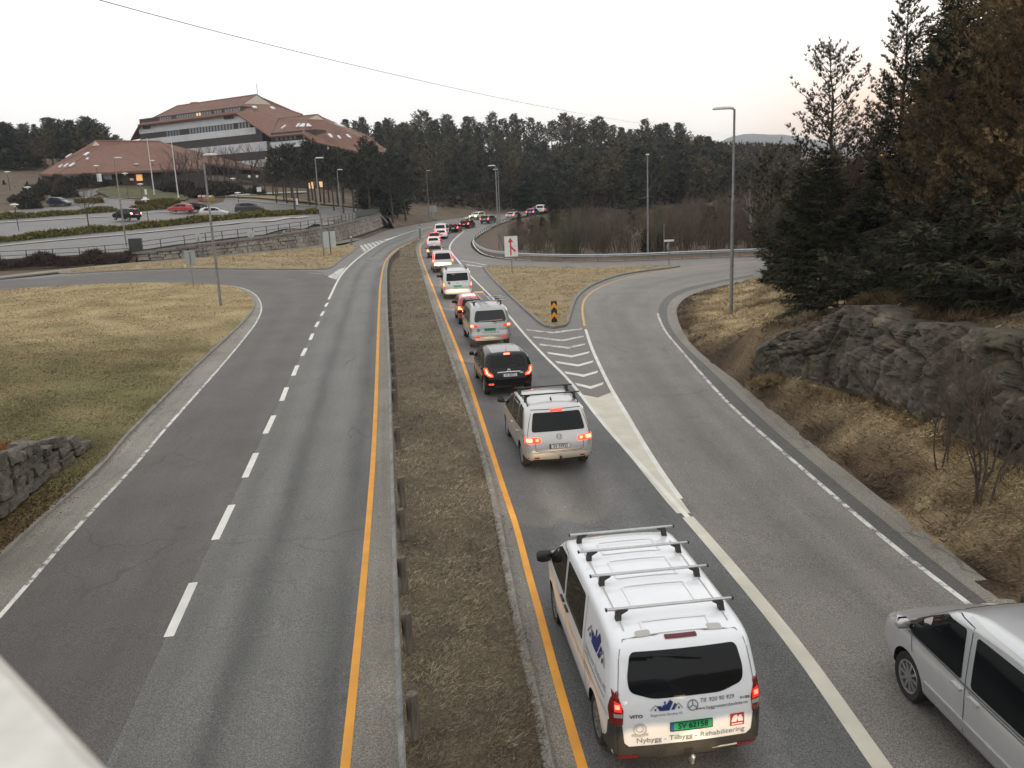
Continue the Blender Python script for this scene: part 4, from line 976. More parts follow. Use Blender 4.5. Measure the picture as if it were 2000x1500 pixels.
def HR(x, y):
    x = np.asarray(x, float); y = np.asarray(y, float); d = np.full(np.broadcast(x, y).shape, 1e9)
    sg = np.zeros(d.shape)
    for e, t_ in zip(_eR, _eT):
        dd = np.hypot(x-e[0], y-e[1]); s_ = (x-e[0])*t_[1]-(y-e[1])*t_[0]; sg = np.where(dd < d, s_, sg); d = np.minimum(d, dd)
    w = ss(np.where(sg > 0, d, 0)/1.1); g = H(x, y)-.035; lump = .05*(np.sin(2.1*x+1.3*y)+np.sin(3.7*y-1.9*x)+np.sin(5.3*x+.7*y+1))
    return g*(1-w)+(np.maximum(rbf_eval(cr, _wr, x, y), g+.07)+lump)*w
_a, _b = band(L_edgeR, .9); _in = _a if _a[20][0] < L_edgeR[20][0] else _b
bank_poly = [tuple(p) for p in _in if p[1] > -9]+[(24,62.5,0),(36,64,0),(60,64,0),(95,72,0),(95,-9,0)]
m_bank = mottled('bank_dead_grass', (.085,.062,.038), (.21,.155,.085), .9, .95, fine=18, fine_amt=.55, bump=.9, bdist=.05)
def bankcol(q, t, nz, rg):
    d = np.full(len(q), 1e9)
    for e in _eR[::2]: d = np.minimum(d, np.hypot(q[:, 0]-e[0], q[:, 1]-e[1]))
    k = np.clip(1.35-d/1.15+.9*nz, 0, 1)[:, None]; t = t[:, None]
    straw = np.array((.19,.14,.08))*(1-t)+np.array((.62,.48,.28))*t; br = np.array((.050,.036,.026))*(1-t)+np.array((.15,.105,.068))*t
    g = np.clip(nz_at(q, .5, 7.7)*2.2-.25, 0, 1)[:, None]; straw = straw*(1-g)+np.array((.13,.09,.052))*g
    so = np.full(len(q), -9.0); dm = np.full(len(q), 1e9)
    for b_, n_ in zip(RB, RN):
        dd_ = np.hypot(q[:, 0]-b_.x, q[:, 1]-b_.y); s_ = (q[:, 0]-b_.x)*n_.x+(q[:, 1]-b_.y)*n_.y; so = np.where(dd_ < dm, s_, so); dm = np.minimum(dm, dd_)
    w_ = (np.clip((so-1.0)/.6, 0, 1)*(dm < 22)*(q[:, 1] < 34)*.8)[:, None]; dk = np.array((.062,.046,.030))*(1-t)+np.array((.15,.105,.062))*t
    straw = straw*(1-w_)+dk*w_
    return straw*(1-k)+br*k
bank = T(sheet('right_bank', bank_poly, m_bank, 0.0, .6, f=HR))
colorize(bank, lambda q: bankcol(q, np.clip(.4+1.1*nz_at(q, .8, 2), 0, 1), nz_at(q, .35, 5), None), attr_mat('bank_turf', .95, .1, 18.0, .55, .9))
# rock face
def rock():
    nb, nt_ = 230, 58
    B, _ = resample(RB, n=nb); Tt, _ = resample(RT, n=nb); V = []; C = []
    for i in range(nb):
        t = B[min(i+1, nb-1)]-B[max(i-1, 0)]; n = Vector((t[1], -t[0], 0)).normalized()
        if n.x > 0: n = -n
        n = (n+Vector((0,0,.25))).normalized(); e = min(1, i/9, (nb-1-i)/6)
        for k in range(nt_):
            v = k/(nt_-1); p = Vector(B[i])*(1-v)+Vector(Tt[i])*v
            p.z -= .45*max(0, 1-v/.2)
            q = Vector((p.x*.9, p.y*.9, p.z*.55+p.x*.25))
            fac = 0.0
            for sc_, am, wz in ((.55, .36, .35), (1.4, .25, .45), (3.4, .13, .6), (8.0, .05, .8)):
                qq = Vector((p.x, p.y*.8, p.z*wz))*sc_+Vector((sc_*3, 1.7, p.x*.22)); dd, pp = mnoise.voronoi(qq); c3 = mnoise.cell_vector(pp[0]*7.3)-Vector((.5,.5,.5)); rel_ = qq-pp[0]
                fac += am*(c3.x*1.1+.9*(c3.y*rel_.x+1.2*(c3.z)*rel_.z)) - am*.45*max(0, 1-(dd[1]-dd[0])/.10)
            o = .22+fac+.07*mnoise.fractal(q*.7, 1, 2, 4)+.035*mnoise.noise(q*9)
            o *= e*(min(1, .6+v*7)*min(1, .35+(1-v)*4)) if 0 < k else 0
            p = p+n*o+Vector((0,0,.05*mnoise.noise(q*1.7)))*e; V.append(tuple(p))
            a = .5+.5*mnoise.fractal(q*.9+Vector((9,0,0)), 1, 2, 3); b = mnoise.noise(q*2.2+Vector((0,7,0)))
            g = Vector((.105,.092,.072)).lerp(Vector((.045,.037,.028)), min(1, max(0, a*1.3-.2)))
            if b > .22: g = g.lerp(Vector((.20,.165,.125)), min(1, (b-.22)*1.8))
            if mnoise.noise(q*1.3+Vector((3,3,9))) > .34: g = g.lerp(Vector((.075,.068,.036)), .5)
            C.append(g)
        nk = RN[min(int(i/(nb-1)*(len(RN)-1)+.5), len(RN)-1)]
        for j in (1, 2, 3): V.append((p.x+nk.x*.4*j, p.y+nk.y*.4*j, p.z-.03*j+.07*mnoise.noise(q*2+Vector((j,0,0))))); C.append(C[-1]*.9)
    nt_ += 3
    F = [(i*nt_+k, (i+1)*nt_+k, (i+1)*nt_+k+1, i*nt_+k+1) for i in range(nb-1) for k in range(nt_-1)]
    m = attr_mat('rock_grey', .9, .2, 5.0, .45)
    me = np_mesh('rock_face', V, F, m, np.array([tuple(c) for c in C])); me.shade_smooth(); me.set_sharp_from_angle(angle=rad(9))
    return T(link('rock_face', me))
rock()

# ---------------------------------------------------------------- trees
m_fol = attr_mat('conifer_needles', .85, .06, 1.5, .30); m_bark = mottled('pine_bark', (.045,.034,.026), (.10,.072,.052), 3, .9, fine=14, fine_amt=.5, bump=.5)
m_twig = attr_mat('bare_twigs', .9, .1, 2.0, .3)
m_birch = mottled('birch_bark', (.22,.21,.19), (.5,.48,.45), 2.5, .8, fine=9, fine_amt=.5)
def clumps(rg, pos, dirs, ln, wd, col, spread=.5, k=2, cvar=.3):
    """small pointed needle tufts: k triangles at each position"""
    n = len(pos)
    P = np.repeat(pos, k, 0); Dd = np.repeat(dirs, k, 0)+rg.normal(0, spread, (n*k, 3)); Dd /= np.linalg.norm(Dd, axis=1)[:, None]+1e-9
    R_ = rg.normal(0, 1, (n*k, 3)); X = np.cross(Dd, R_); X /= np.linalg.norm(X, axis=1)[:, None]+1e-9
    l = (np.repeat(ln, k) if np.ndim(ln) else ln)*rg.uniform(.6, 1.3, n*k); w = wd*rg.uniform(.6, 1.4, n*k)
    V = np.empty((n*k, 3, 3)); V[:, 0] = P-X*w[:, None]*.5; V[:, 1] = P+X*w[:, None]*.5; V[:, 2] = P+Dd*l[:, None]
    c = np.asarray(col)*np.ones((n, 3)); c = np.repeat(c*(1+rg.uniform(-cvar, cvar, (n, 1))), k, 0); C = np.repeat(c[:, None, :], 3, 1).reshape(-1, 3)
    return V.reshape(-1, 3), C
def tri_mesh(name, parts, mat):
    V = np.concatenate([p[0] for p in parts]); C = np.concatenate([p[1] for p in parts])
    return np_mesh(name, V, np.arange(len(V)).reshape(-1, 3), mat, C)
def conifer(seed, h, r, kind, sc=1.0, cols=((.035,.045,.035),(.05,.058,.04)), lo_=None, lean=0.0, dens=1.0):
    """tapered trunk with whorled limbs, needles on side twigs (spruce) or tufts at the limb ends (pine)"""
    rn = random.Random(seed); rg = np.random.default_rng(seed); mb = MB()
    nz_ = 9; tp = [Vector((lean*h*(k/(nz_-1))**1.5+rn.uniform(-.02,.02)*h*.3, rn.uniform(-.02,.02)*h*.3, h*k/(nz_-1))) for k in range(nz_)]; tp[0] = Vector((0,0,-.3))
    rt_ = h*(.016 if kind != 'spruce' else .014)
    mb.tube(tp, [rt_*(1-.93*k/(nz_-1)) for k in range(nz_)], 7)
    def trunk(z): 
        f = max(0, min(z/h, 1))*(nz_-1); k = min(int(f), nz_-2); return tp[k].lerp(tp[k+1], f-k)
    pos = []; dr = []; ln = []; col = []
    pine = kind != 'spruce'
    f = lo_ if lo_ is not None else (.32 if pine else .05)
    step = (.5 if pine else .27)*max(1, sc*.55)/dens
    phase = rn.random()*6
    bias = [rn.uniform(.6, 1.25) for _ in range(7)]
    while f < .985:
        if pine: prof = min(1.0, .35+1.1*(f-.0) if f < .5 else 1.12*(1-f)**.55+.02)
        else: prof = (1-f)**.8
        nb = rn.randint(4, 6) if pine else rn.randint(6, 9)
        for b in range(nb):
            phase += 2.399+rn.uniform(-.3, .3); L = r*prof*rn.uniform(.55, 1.15)*bias[int(phase*1.1) % 7]+.12*sc
            if pine and rn.random() < .12: continue
            dx, dy = math.cos(phase), math.sin(phase); o = trunk(f*h)
            if pine: s0, s1 = (.05+f*.55)+rn.uniform(-.15, .2), .32
            else: s0, s1 = (-.35+f*.95)+rn.uniform(-.1, .1), .22
            pts = [o+Vector((dx*L*t, dy*L*t, L*(s0*t+s1*t*t)))+Vector((rn.uniform(-.04,.04), rn.uniform(-.04,.04), 0))*L for t in (0,.35,.7,1)]
            if sc < 2.2: mb.tube(pts, [.012*h*.12+.010*L, .008*L+.006, .005*L+.004, .004], 3, False)
            dirv = np.array([dx, dy, s0+s1]); dirv /= np.linalg.norm(dirv); side = np.array([-dy, dx, 0.0])
            cc = np.array(cols[0])*(1-rn.random())+np.array(cols[1])*rn.random()
            P = np.array([tuple(p) for p in pts])
            nd = max(2, int(L*(1.0 if pine else .9)/(.16*sc)*dens))
            for j in range(nd):
                t = (j+rn.random())/nd; t = (.38+.62*t) if pine else (.10+.9*t)
                q = t*3; k = min(int(q), 2); bp = P[k]*(1-(q-k))+P[k+1]*(q-k)
                if pine:
                    for sgn in (rn.choice((-1, 1)),):
                        off = side*sgn*rn.uniform(0, .36)*L*(1.15-t)+np.array([0,0,rn.uniform(-.03,.13)])*L
                        pos.append(bp+off); dr.append(dirv*.5+side*sgn*.3+np.array([0,0,.75])); ln.append(.20*sc); col.append(cc)
                else:
                    lt = min(.95, .12+.42*L*(1-t*.8)); m = max(1, int(lt/(.17*sc)+.5))
                    for sgn in (-1, 1):
                        td = dirv*.62+side*sgn*.75+np.array([0,0,-.22])
                        for u in range(m):
                            pos.append(bp+td*lt*(u+rn.random()*.8)/m); dr.append(td+np.array([0,0,-.12])); ln.append(.24*sc); col.append(cc)
        f += step/h*rn.uniform(.8, 1.2)
    top = np.array(tuple(trunk(h)))
    for k in range(8): pos.append(top-np.array([0,0,.12*k*sc])); dr.append(np.array([0,0,1.0])); ln.append(.25*sc); col.append(np.array(cols[1]))
    pos = np.array(pos); dr = np.array(dr); ln = np.array(ln); col = np.array(col)
    if pine: part = clumps(rg, pos, dr, ln, (.042 if sc < 1.3 else .075)*sc, col, .6, 11 if sc < 1.3 else 6 if sc < 2 else 5, .3)
    else: part = clumps(rg, pos, dr, ln, .085*sc, col, .35, 3 if sc < 2 else 2, .3)
    return mb.mesh('trunk', m_bark, 60), tri_mesh('crown', [part], m_fol)
def plant_tree(name, meshes, loc, s, rz, label, cat='tree', group=None, szs=None):
    r = empty(name, loc, rz); r.scale = (s, s, szs or s); tag(r, label, cat, group)
    link('trunk', meshes[0], r); link('crown', meshes[1], r); return r
def bare_tree(seed, h, spread=.5, cols=((.075,.055,.045),(.11,.08,.065)), depth=4, r0=None, thin=1.0, stems=1):
    rn = random.Random(seed); mb = MB(); tw = MB(); 
    def grow(p, d, L, r, lev):
        e = p+d*L; m = p.lerp(e, .5)+Vector((rn.uniform(-1,1), rn.uniform(-1,1), 0))*L*.06
        (mb if lev < 2 else tw).tube([p, m, e], [r, r*.8, r*.62], 5 if lev < 2 else 3, False)
        if lev >= depth: return
        for k in range(rn.randint(3, 4) if lev else 4):
            f = rn.uniform(.35, 1.0); q = p.lerp(e, f)
            nd = (d+Vector((rn.gauss(0, spread), rn.gauss(0, spread), rn.uniform(.0, .35)))).normalized()
            grow(q, nd, L*rn.uniform(.5, .75), r*.5, lev+1)
    for s in range(stems):
        d = Vector((rn.gauss(0, .14 if stems > 1 else .03), rn.gauss(0, .14 if stems > 1 else .03), 1)).normalized()
        grow(Vector((rn.uniform(-.2,.2)*(stems > 1), rn.uniform(-.2,.2)*(stems > 1), -.2)), d, h*.45, (r0 or h*.014)*thin, 0)
    me = tw.mesh('crown', m_twig); c = me.color_attributes.new('Col', 'FLOAT_COLOR', 'POINT')
    n = len(me.vertices); a = np.ones((n, 4), np.float32); t = np.random.default_rng(seed).random((n, 1)); a[:, :3] = np.array(cols[0])*(1-t)+np.array(cols[1])*t; c.data.foreach_set('color', a.ravel())
    return mb.mesh('trunk', m_bark, 60), me

def near(px, Y, top, f=HR):
    x = at_d(px, 500, Y).x; z = float(f(x, Y)); return Vector((x, Y, z)), at_d(px, top, Y).z-z
DG = ((.034,.037,.024),(.052,.052,.032)); OL = ((.090,.072,.038),(.165,.118,.062)); MG = ((.052,.054,.031),(.086,.077,.043)); BR = ((.13,.088,.046),(.24,.158,.082))
NT_ = [ # px, distance, top, radius, kind, colours, lean, start, label
 (1626,52,86,2.9,'pine',((.055,.050,.030),(.075,.062,.035)),-.05,.22,'slender open pine against the sky right of the box-headed lamp'),
 (1745,46,0,2.8,'pine',((.036,.042,.028),(.060,.056,.034)),0,.18,'tall dark pine with a pointed top, left of the densest spruce'),
 (1835,44,-90,4.2,'spruce',DG,0,.12,'tallest dense dark spruce on the right bank'),
 (1970,33,-260,4.6,'pine',OL,.02,.10,'big olive brown pine at the right edge of the photo'),
 (2120,27,-420,5.2,'pine',BR,-.02,.12,'brown pine whose long boughs reach in from the right edge'),
 (1606,38,292,3.1,'spruce',DG,0,.03,'broad low dark spruce overhanging the bend, left end of the rock'),
 (1905,31,345,3.2,'spruce',DG,0,.05,'broad low dark spruce on top of the rock at the right'),
 (1718,41,235,2.9,'spruce',DG,0,.06,'dark spruce half hidden behind the low broad one'),
 (1815,37,150,3.2,'pine',OL,0,.10,'olive brown bushy pine in the middle of the right bank'),
 (1503,60,285,2.2,'pine',MG,0,.15,'short dark pine behind the lamp with the box head'),
 (1560,66,330,2.4,'spruce',DG,0,.05,'dark spruce behind the low broad one at the bend'),
 (1800,58,70,3.2,'spruce',MG,0,.10,'green spruce standing behind the tallest one'),
 (1910,52,-60,3.6,'pine',OL,0,.10,'brown pine behind the big olive one'),
 (2010,46,-90,3.6,'spruce',MG,0,.10,'green spruce at the back right corner'),
 (1690,60,250,2.6,'pine',MG,0,.10,'mid green pine at the back of the right bank'),
 (1880,42,215,3.0,'pine',BR,0,.10,'rusty brown pine with drooping sprays on the right bank'),
 (1985,30,300,3.0,'pine',BR,0,.05,'low rusty brown conifer above the rock at the right edge'),
 (1775,33,400,1.9,'spruce',DG,0,.03,'small dark spruce on the crest of the rock'),
 (1800,25.6,440,1.9,'spruce',DG,0,.0,'low spruce skirting the rock crest, left of three'),
 (1890,23.4,400,2.1,'spruce',DG,0,.0,'low spruce skirting the rock crest, middle of three'),
 (1985,22.3,385,2.1,'spruce',DG,0,.0,'low spruce skirting the rock crest, right of three'),
 (1712,28.6,470,1.9,'spruce',DG,0,.0,'low spruce between the bare bushes above the rock'),
 (1640,29.4,500,1.6,'spruce',DG,0,.0,'small spruce above the left end of the rock'),
 (1900,60,20,4.6,'pine',OL,0,.05,'far olive pine closing the gap in the upper right'),
 (1960,66,-40,5.0,'pine',MG,0,.05,'far green pine closing the gap at the right edge'),
 (1840,64,110,4.4,'pine',OL,0,.05,'far olive pine behind the tallest spruce'),
 (2010,29,-330,4.2,'pine',OL,0,.15,'near olive pine cut off by the right edge'),
 (1650,48,330,3.2,'spruce',DG,0,.03,'dark spruce behind the leaning bare bush'),
 (1850,36,260,3.4,'pine',OL,0,.05,'broad olive pine right of the rusty drooping one'),
 (1935,38,90,4.0,'pine',OL,0,.06,'broad olive pine before the tall green spruces'),
 (1760,50,140,3.6,'pine',MG,0,.08,'green pine filling the gap behind the tall dark pine'),
 (1540,50,420,2.4,'spruce',DG,0,.02,'low spruce with skirts to the ground beside the road bend'),
 (2040,36,-200,4.4,'spruce',DG,0,.06,'dark spruce beyond the right edge boughs'),
]
for k, (px, Y, top, r, kind, cols, lean, lo_, lab) in enumerate(NT_):
    p, h = near(px, Y, top); sc = .95 if Y < 48 else 1.15
    ms = conifer(100+k, h, r, kind, sc, cols, lo_, lean, (1.75 if Y < 48 else 1.35) if kind == 'pine' else .95)
    plant_tree('pine_tree' if kind == 'pine' else 'spruce_tree', ms, p, 1.0, k*1.7, lab)
RD = ((.085,.055,.045),(.13,.085,.065))
for k, (px, Y, top, st, lab, th) in enumerate([(1655,45,195,3,'bare reddish tree between the open pine and the tall dark pine',.7),(1705,44,215,2,'bare thin tree left of the tall dark pine trunk',.7),(1655,33,470,5,'bare leaning bush in front of the dark spruces above the rock',.9),(1962,15.6,600,5,'bare multi-stemmed sapling at the foot of the rock, right edge',.55),(1870,17.6,660,3,'thin bare sapling at the foot of the rock, left of the bigger one',.5),(1925,36,180,3,'bare branches among the brown pines on the right',.8),(1775,34,430,3,'bare grey bush on the crest of the rock',.7),(1990,24,430,4,'bare crooked tree above the rock at the right edge',.7)]):
    p, h = near(px, Y, top); ms = bare_tree(300+k, h, .42, RD if k < 2 else ((.07,.052,.042),(.12,.095,.075)), 4, None, th, st)
    plant_tree('bare_tree', ms, p, 1.0, 0, lab)
p, h = near(1466,86,300, H); ms = bare_tree(340, h, .3, ((.16,.14,.12),(.24,.22,.2)), 3, None, .8); ms[0].materials[0] = m_birch; plant_tree('birch_tree', ms, p, 1.0, 0, 'pale birch trunk in the scrub right of the box-headed lamp')
# low brown undergrowth on the rock and bank: heather tufts, one mass
def tuft_mass(name, pts, ln, wd, cols, k, spread=.7, seed=1, up=.8, label=None, cat=None):
    rg = np.random.default_rng(seed); pts = np.asarray(pts); n = len(pts); t = rg.random((n, 1)); c = np.array(cols[0])*(1-t)+np.array(cols[1])*t
    d = rg.normal(0, .6, (n, 3)); d[:, 2] = up
    V, C = clumps(rg, pts, d, ln, wd, c, spread, k, .25)
    return link(name, np_mesh(name, V, np.arange(len(V)).reshape(-1, 3), m_fol, C))
rg = np.random.default_rng(12); RBa = np.array([tuple(p) for p in RB]); nn_b = 3400; u = rg.random(nn_b)*(len(RB)-1.001); i_ = u.astype(int); fr = (u-i_)[:, None]
Pb = RBa[i_]*(1-fr)+RBa[i_+1]*fr; RNa = np.array([tuple(n_)[:2] for n_ in RN]); Pb[:, :2] += -RNa[i_]*(np.abs(rg.normal(0, .3, (nn_b, 1)))+.12)+rg.normal(0, .1, (nn_b, 2)); Pb[:, 2] = np.maximum(HR(Pb[:, 0], Pb[:, 1]), RBa[i_][:, 2]-.5)+.02; Pb = Pb[nz_at(Pb[:, :2], 1.3, 2.2)+rg.normal(0, .12, nn_b) > -.05]
o = tuft_mass('rock_foot_grass', Pb, .24, .018, ((.10,.07,.04),(.40,.30,.165)), 5, .8, 13, .7); tag(o, kind='stuff', label='long dead grass growing against the foot of the rock', cat='grass')
rg = np.random.default_rng(11)
u = rg.random(4200); i_ = (u*(len(RT)-1)).astype(int); fr = (u*(len(RT)-1)-i_)[:, None]; RTa = np.array([tuple(p) for p in RT]); i2 = np.minimum(i_+1, len(RT)-1)
P_ = RTa[i_]*(1-fr)+RTa[i2]*fr; P_[:, :2] += np.array([tuple(n_)[:2] for n_ in RN])[i_]*(np.abs(rg.normal(0, .8, (4200, 1)))-.15)+rg.normal(0, .2, (4200, 2)); P_[:, 2] = HR(P_[:, 0], P_[:, 1])+.08
clus = np.array([mnoise.noise(Vector((a*.6, b*.6, 0))) for a, b in P_[:, :2]]) > -.05
o = tuft_mass('undergrowth', P_[clus], .30, .020, ((.05,.036,.026),(.17,.115,.062)), 7, .7, 2); tag(o, kind='stuff', label='brown heather and dead grass along the top of the rock', cat='undergrowth')

# ---------------------------------------------------------------- the far forest: single trees on the hill
FV = [conifer(400+k, 14, 3.0+.5*(k % 3), 'pine', 2.3, (((.074,.077,.052),(.122,.116,.076)), ((.058,.068,.052),(.090,.095,.066)), ((.095,.090,.058),(.145,.128,.082)))[k % 3], .20+.07*(k % 3), (-.03, .03, 0)[k % 3], 2.1) for k in range(6)]
FS = [conifer(420+k, 13, 3.2, 'spruce', 2.6, ((.045,.053,.042),(.062,.068,.05)), .1, 0, 1.3) for k in range(2)]
SKY = [(640,262),(690,240),(745,222),(780,232),(800,238),(860,226),(900,240),(930,232),(960,226),(1010,236),(1060,222),(1100,224),(1180,228),(1230,235),(1280,241),(1340,251),(1390,272),(1425,300),(1460,322)]
rn = random.Random(8); cnt = 0
LAB_F = 'dark green forest tree on the hill behind the road'
def forest(px, Y, hmin, hmax, crest=False, grp='forest trees on the hill', lab=LAB_F, skyl=SKY, f=HH, spr=.2, vis=None):
    x = at_d(px, 400, Y).x; z = float(f(x, Y)); tpx = np.interp(px, [a for a, _ in skyl], [b for _, b in skyl])
    hm = at_d(px, tpx+rn.uniform(-13, 20), Y).z-z; h = rn.uniform(hmin, hmax)
    h = hm if crest else min(h, hm-.3)
    if h < 4: return
    v = rn.choice(FS) if rn.random() < spr else rn.choice(FV); b = 13.0 if v in FS else 14.0
    s = h/b; r = plant_tree('pine_tree' if b == 14 else 'spruce_tree', v, (x, Y, z-.1), s*rn.uniform(1.05, 1.5)*(1.15 if h < 11 else 1), rn.random()*6.3, lab, 'tree', grp, s)
for i in range(40):
    px = 690+i*18.7; forest(px+rn.uniform(-5,5), 318-(26 if px > 1250 else 0)-(30 if px < 800 else 0)+rn.uniform(-8,8)-max(0, px-1330)*.35, 10, 14, True)
for Y, n, a, b in ((300,24,710,1460),(282,24,730,1480),(264,23,760,1490),(246,22,780,1500),(228,22,790,1520),(212,20,800,1520),(198,16,1060,1540),(184,12,1100,1560)):
    for i in range(n):
        px = a+(b-a)*(i+rn.uniform(.15,.85))/n
        if Y < 225 and px < 960 and rn.random() < .3: continue
        if Y > 290 and px > 1400: continue
        forest(px, Y+rn.uniform(-7,7), 9, 13.5)
# pines between the car park and the office building, bare trunks below
SK2 = [(520,300),(548,285),(600,262),(622,272),(640,262),(665,288),(690,300),(712,262),(760,290),(800,300),(830,310)]
MV = [conifer(440+k, 12, 2.3+.3*(k % 3), 'pine', 1.9, ((.042,.05,.036),(.066,.068,.045)), .42, (.03,-.03)[k % 2], 1.5) for k in range(4)]
FV_keep = FV; 
LAB_M = 'dark pine with a bare trunk in front of the office building'
for k in range(36):
    px = 545+(k % 18)*14.5+rn.uniform(-6,6); Y = 150+(k//18)*14+rn.uniform(-6,8)+max(0, px-690)*.12
    x = at_d(px, 400, Y).x; z = float(HH(x, Y)); hm = at_d(px, np.interp(px, [a for a,_ in SK2], [b for _,b in SK2])+rn.uniform(0,26), Y).z-z
    s = max(6, hm)/12; plant_tree('pine_tree', rn.choice(MV), (x, Y, z-.1), s*1.05, rn.random()*6.3, LAB_M, 'tree', 'pines in front of the office building', s)
for k, (px, Y, top) in enumerate([(725,160,310),(745,158,300),(765,162,318),(738,166,285),(780,176,300),(755,172,330),(712,158,320)]):
    x = at_d(px, 400, Y).x; z = float(HH(x, Y)); s = (at_d(px, top, Y).z-z)/13; plant_tree('spruce_tree', FS[k % 2], (x, Y, z-.1), s*1.1, k*1.3, 'dense dark spruce clump tree at the end of the stone wall', 'tree', 'trees at the end of the stone wall', s)
# trees behind the low building at the left edge
SK3 = [(-80,250),(0,236),(40,240),(75,250),(110,238),(160,242),(185,236),(215,240),(245,262),(262,272)]
for k in range(44):
    px = -60+(k % 22)*14.6+rn.uniform(-5,5); Y = 205+(k//22)*22+rn.uniform(-6,6)
    forest(px, Y, 10, 14, k >= 22, 'trees behind the low building', 'dark tree behind the low building at the left edge', SK3, HH, .15)
for k, (px, Y, top) in enumerate([(15,172,350),(35,168,362),(60,172,352),(5,160,378),(85,174,345),(48,160,385)]):
    x = at_d(px, 400, Y).x; z = float(HH(x, Y)); s = (at_d(px, top, Y).z-z)/13; plant_tree('spruce_tree', FS[k % 2], (x, Y, z-.1), s*1.6, k, 'small dark evergreen at the left end of the low building', 'tree', 'evergreens left of the low building', s)
# bare trees before the facade
BT = [bare_tree(500+k, 10, .38, ((.085,.068,.06),(.125,.10,.09)), 4, None, 1.25) for k in range(3)]
for k, (px, Y, top) in enumerate([(352,176,285),(372,172,268),(395,180,275),(420,182,268),(445,184,262),(470,186,275),(498,184,262),(520,180,280),(365,168,300),(340,172,300),(410,170,300),(455,172,300),(385,165,310),(535,172,285),(430,176,290),(478,178,295)]):
    x = at_d(px, 400, Y).x; z = float(HH(x, Y)); s = max(3, at_d(px, top, Y).z-z)/9.5
    plant_tree('bare_tree', BT[k % 3], (x, Y, z-.1), s, k*1.1, 'bare grey brown tree in front of the white banded facade', 'tree', 'bare trees before the office building')
for k, (px, bpy_, top, lab) in enumerate([(173,444,362,'small bare tree between the two front hedges, leafless and twiggy'),(105,384,330,'bare bush by the dark blue car')]):
    p = GH(px, bpy_); hh_ = max(2.2, at_d(px, top, p.y).z-p.z); plant_tree('bare_tree', bare_tree(520+k, hh_*1.15, .62, ((.07,.05,.042),(.12,.09,.075)), 5, None, .8, 2), p, 1.0, k, lab)
# dark shrubs below the low roof
def leaf_blob(n, sx, sy, sz, seed, ln, wd, cols, k=3):
    rg = np.random.default_rng(seed); d = rg.normal(0, 1, (n, 3)); d /= np.linalg.norm(d, axis=1)[:, None]; r = rg.random((n, 1))**.35; lump = 1+.25*np.sin(d[:, :1]*5+seed)*np.cos(d[:, 1:2]*4)
    P = d*r*lump*np.array([sx, sy, sz]); P[:, 2] = np.abs(P[:, 2]); t = rg.random((n, 1)); c = np.array(cols[0])*(1-t)+np.array(cols[1])*t
    V, C = clumps(rg, P, d+np.array([0,0,.4]), ln, wd, c, .5, k, .3); return np_mesh('shrub', V, np.arange(len(V)).reshape(-1,3), m_fol, C)
sh = [leaf_blob(700, 2.2, 1.6, 1.8, 40+k, .5, .3, ((.035,.035,.026),(.07,.062,.04))) for k in range(3)]
for k, (px, py) in enumerate([(75,380),(95,372),(115,370),(135,368),(155,367),(175,366),(200,364),(222,362),(65,392),(45,395),(130,386),(60,408),(320,372),(340,376),(365,380),(385,386),(410,384),(430,384),(300,360),(455,380),(330,362),(500,380)]):
    p = GH(px, py, 0, 130); o = link('shrub', sh[k % 3]); o.location = p; o.rotation_euler = (0,0,k); o.scale = (1, 1, .8+.3*(k % 3)); tag(o, 'dark rounded shrub below the buildings on the hill', 'shrub', 'shrubs below the buildings')
# hedges of the car park
def hedge(line, wd, ht, seed, label):
    l = smooth_line([GH(*p) for p in line], .5, 2); rg = np.random.default_rng(seed); n = int(len(l)*46)
    i = rg.integers(0, len(l)-1, n); Tn = np.gradient(l[:, :2], axis=0); Tn /= np.linalg.norm(Tn, axis=1)[:, None]; N = np.stack([Tn[:, 1], -Tn[:, 0]], 1)
    a = rg.uniform(-1, 1, n); prof = ht*np.sqrt(np.clip(1-a*a*.8, 0, 1))*(.75+.35*np.sin(i*.35+seed)*np.sin(i*.13)); z = prof*rg.random(n)**.4
    P = l[i]+0; P[:, :2] += N[i]*(a*wd/2)[:, None]+rg.normal(0, .12, (n, 2)); P[:, 2] = HH(P[:, 0], P[:, 1])+z
    g = rg.random((n, 1)); c = np.array((.055,.058,.018))*(1-g)+np.array((.20,.165,.035))*g; c *= (.55+.6*(z/ht))[:, None]**0
    V, C = clumps(rg, P, rg.normal(0, .4, (n, 3))+np.array([0,0,.6]), .42, .20, c, .5, 3, .3)
    core = MB(); 
    o = link('hedge', np_mesh('hedge', V, np.arange(len(V)).reshape(-1,3), m_fol, C)); return tag(o, label, 'hedge')
hedge([(-80,480),(0,473),(125,461),(250,449),(375,438),(480,428),(560,419.5)], 3.2, .85, 1, 'long yellow green hedge nearest the black fence')
hedge([(566,421),(590,419),(620,418)], 2.2, .9, 2, 'short end piece of hedge at the bend of the car park road')
hedge([(-80,436),(0,430),(60,426),(130,420),(215,414),(225,413)], 3.0, .85, 3, 'second yellow green hedge behind the black off-roader, left half')
hedge([(262,414),(300,410),(340,407)], 2.6, 1.05, 4, 'yellow green hedge between the off-roader and the red car')
hedge([(270,402),(300,400),(355,399)], 2.4, .9, 5, 'yellow green hedge at the foot of the flagpole slope')
hedge([(150,398),(180,397),(205,396)], 2.2, .8, 6, 'small low hedge right of the dark blue car')
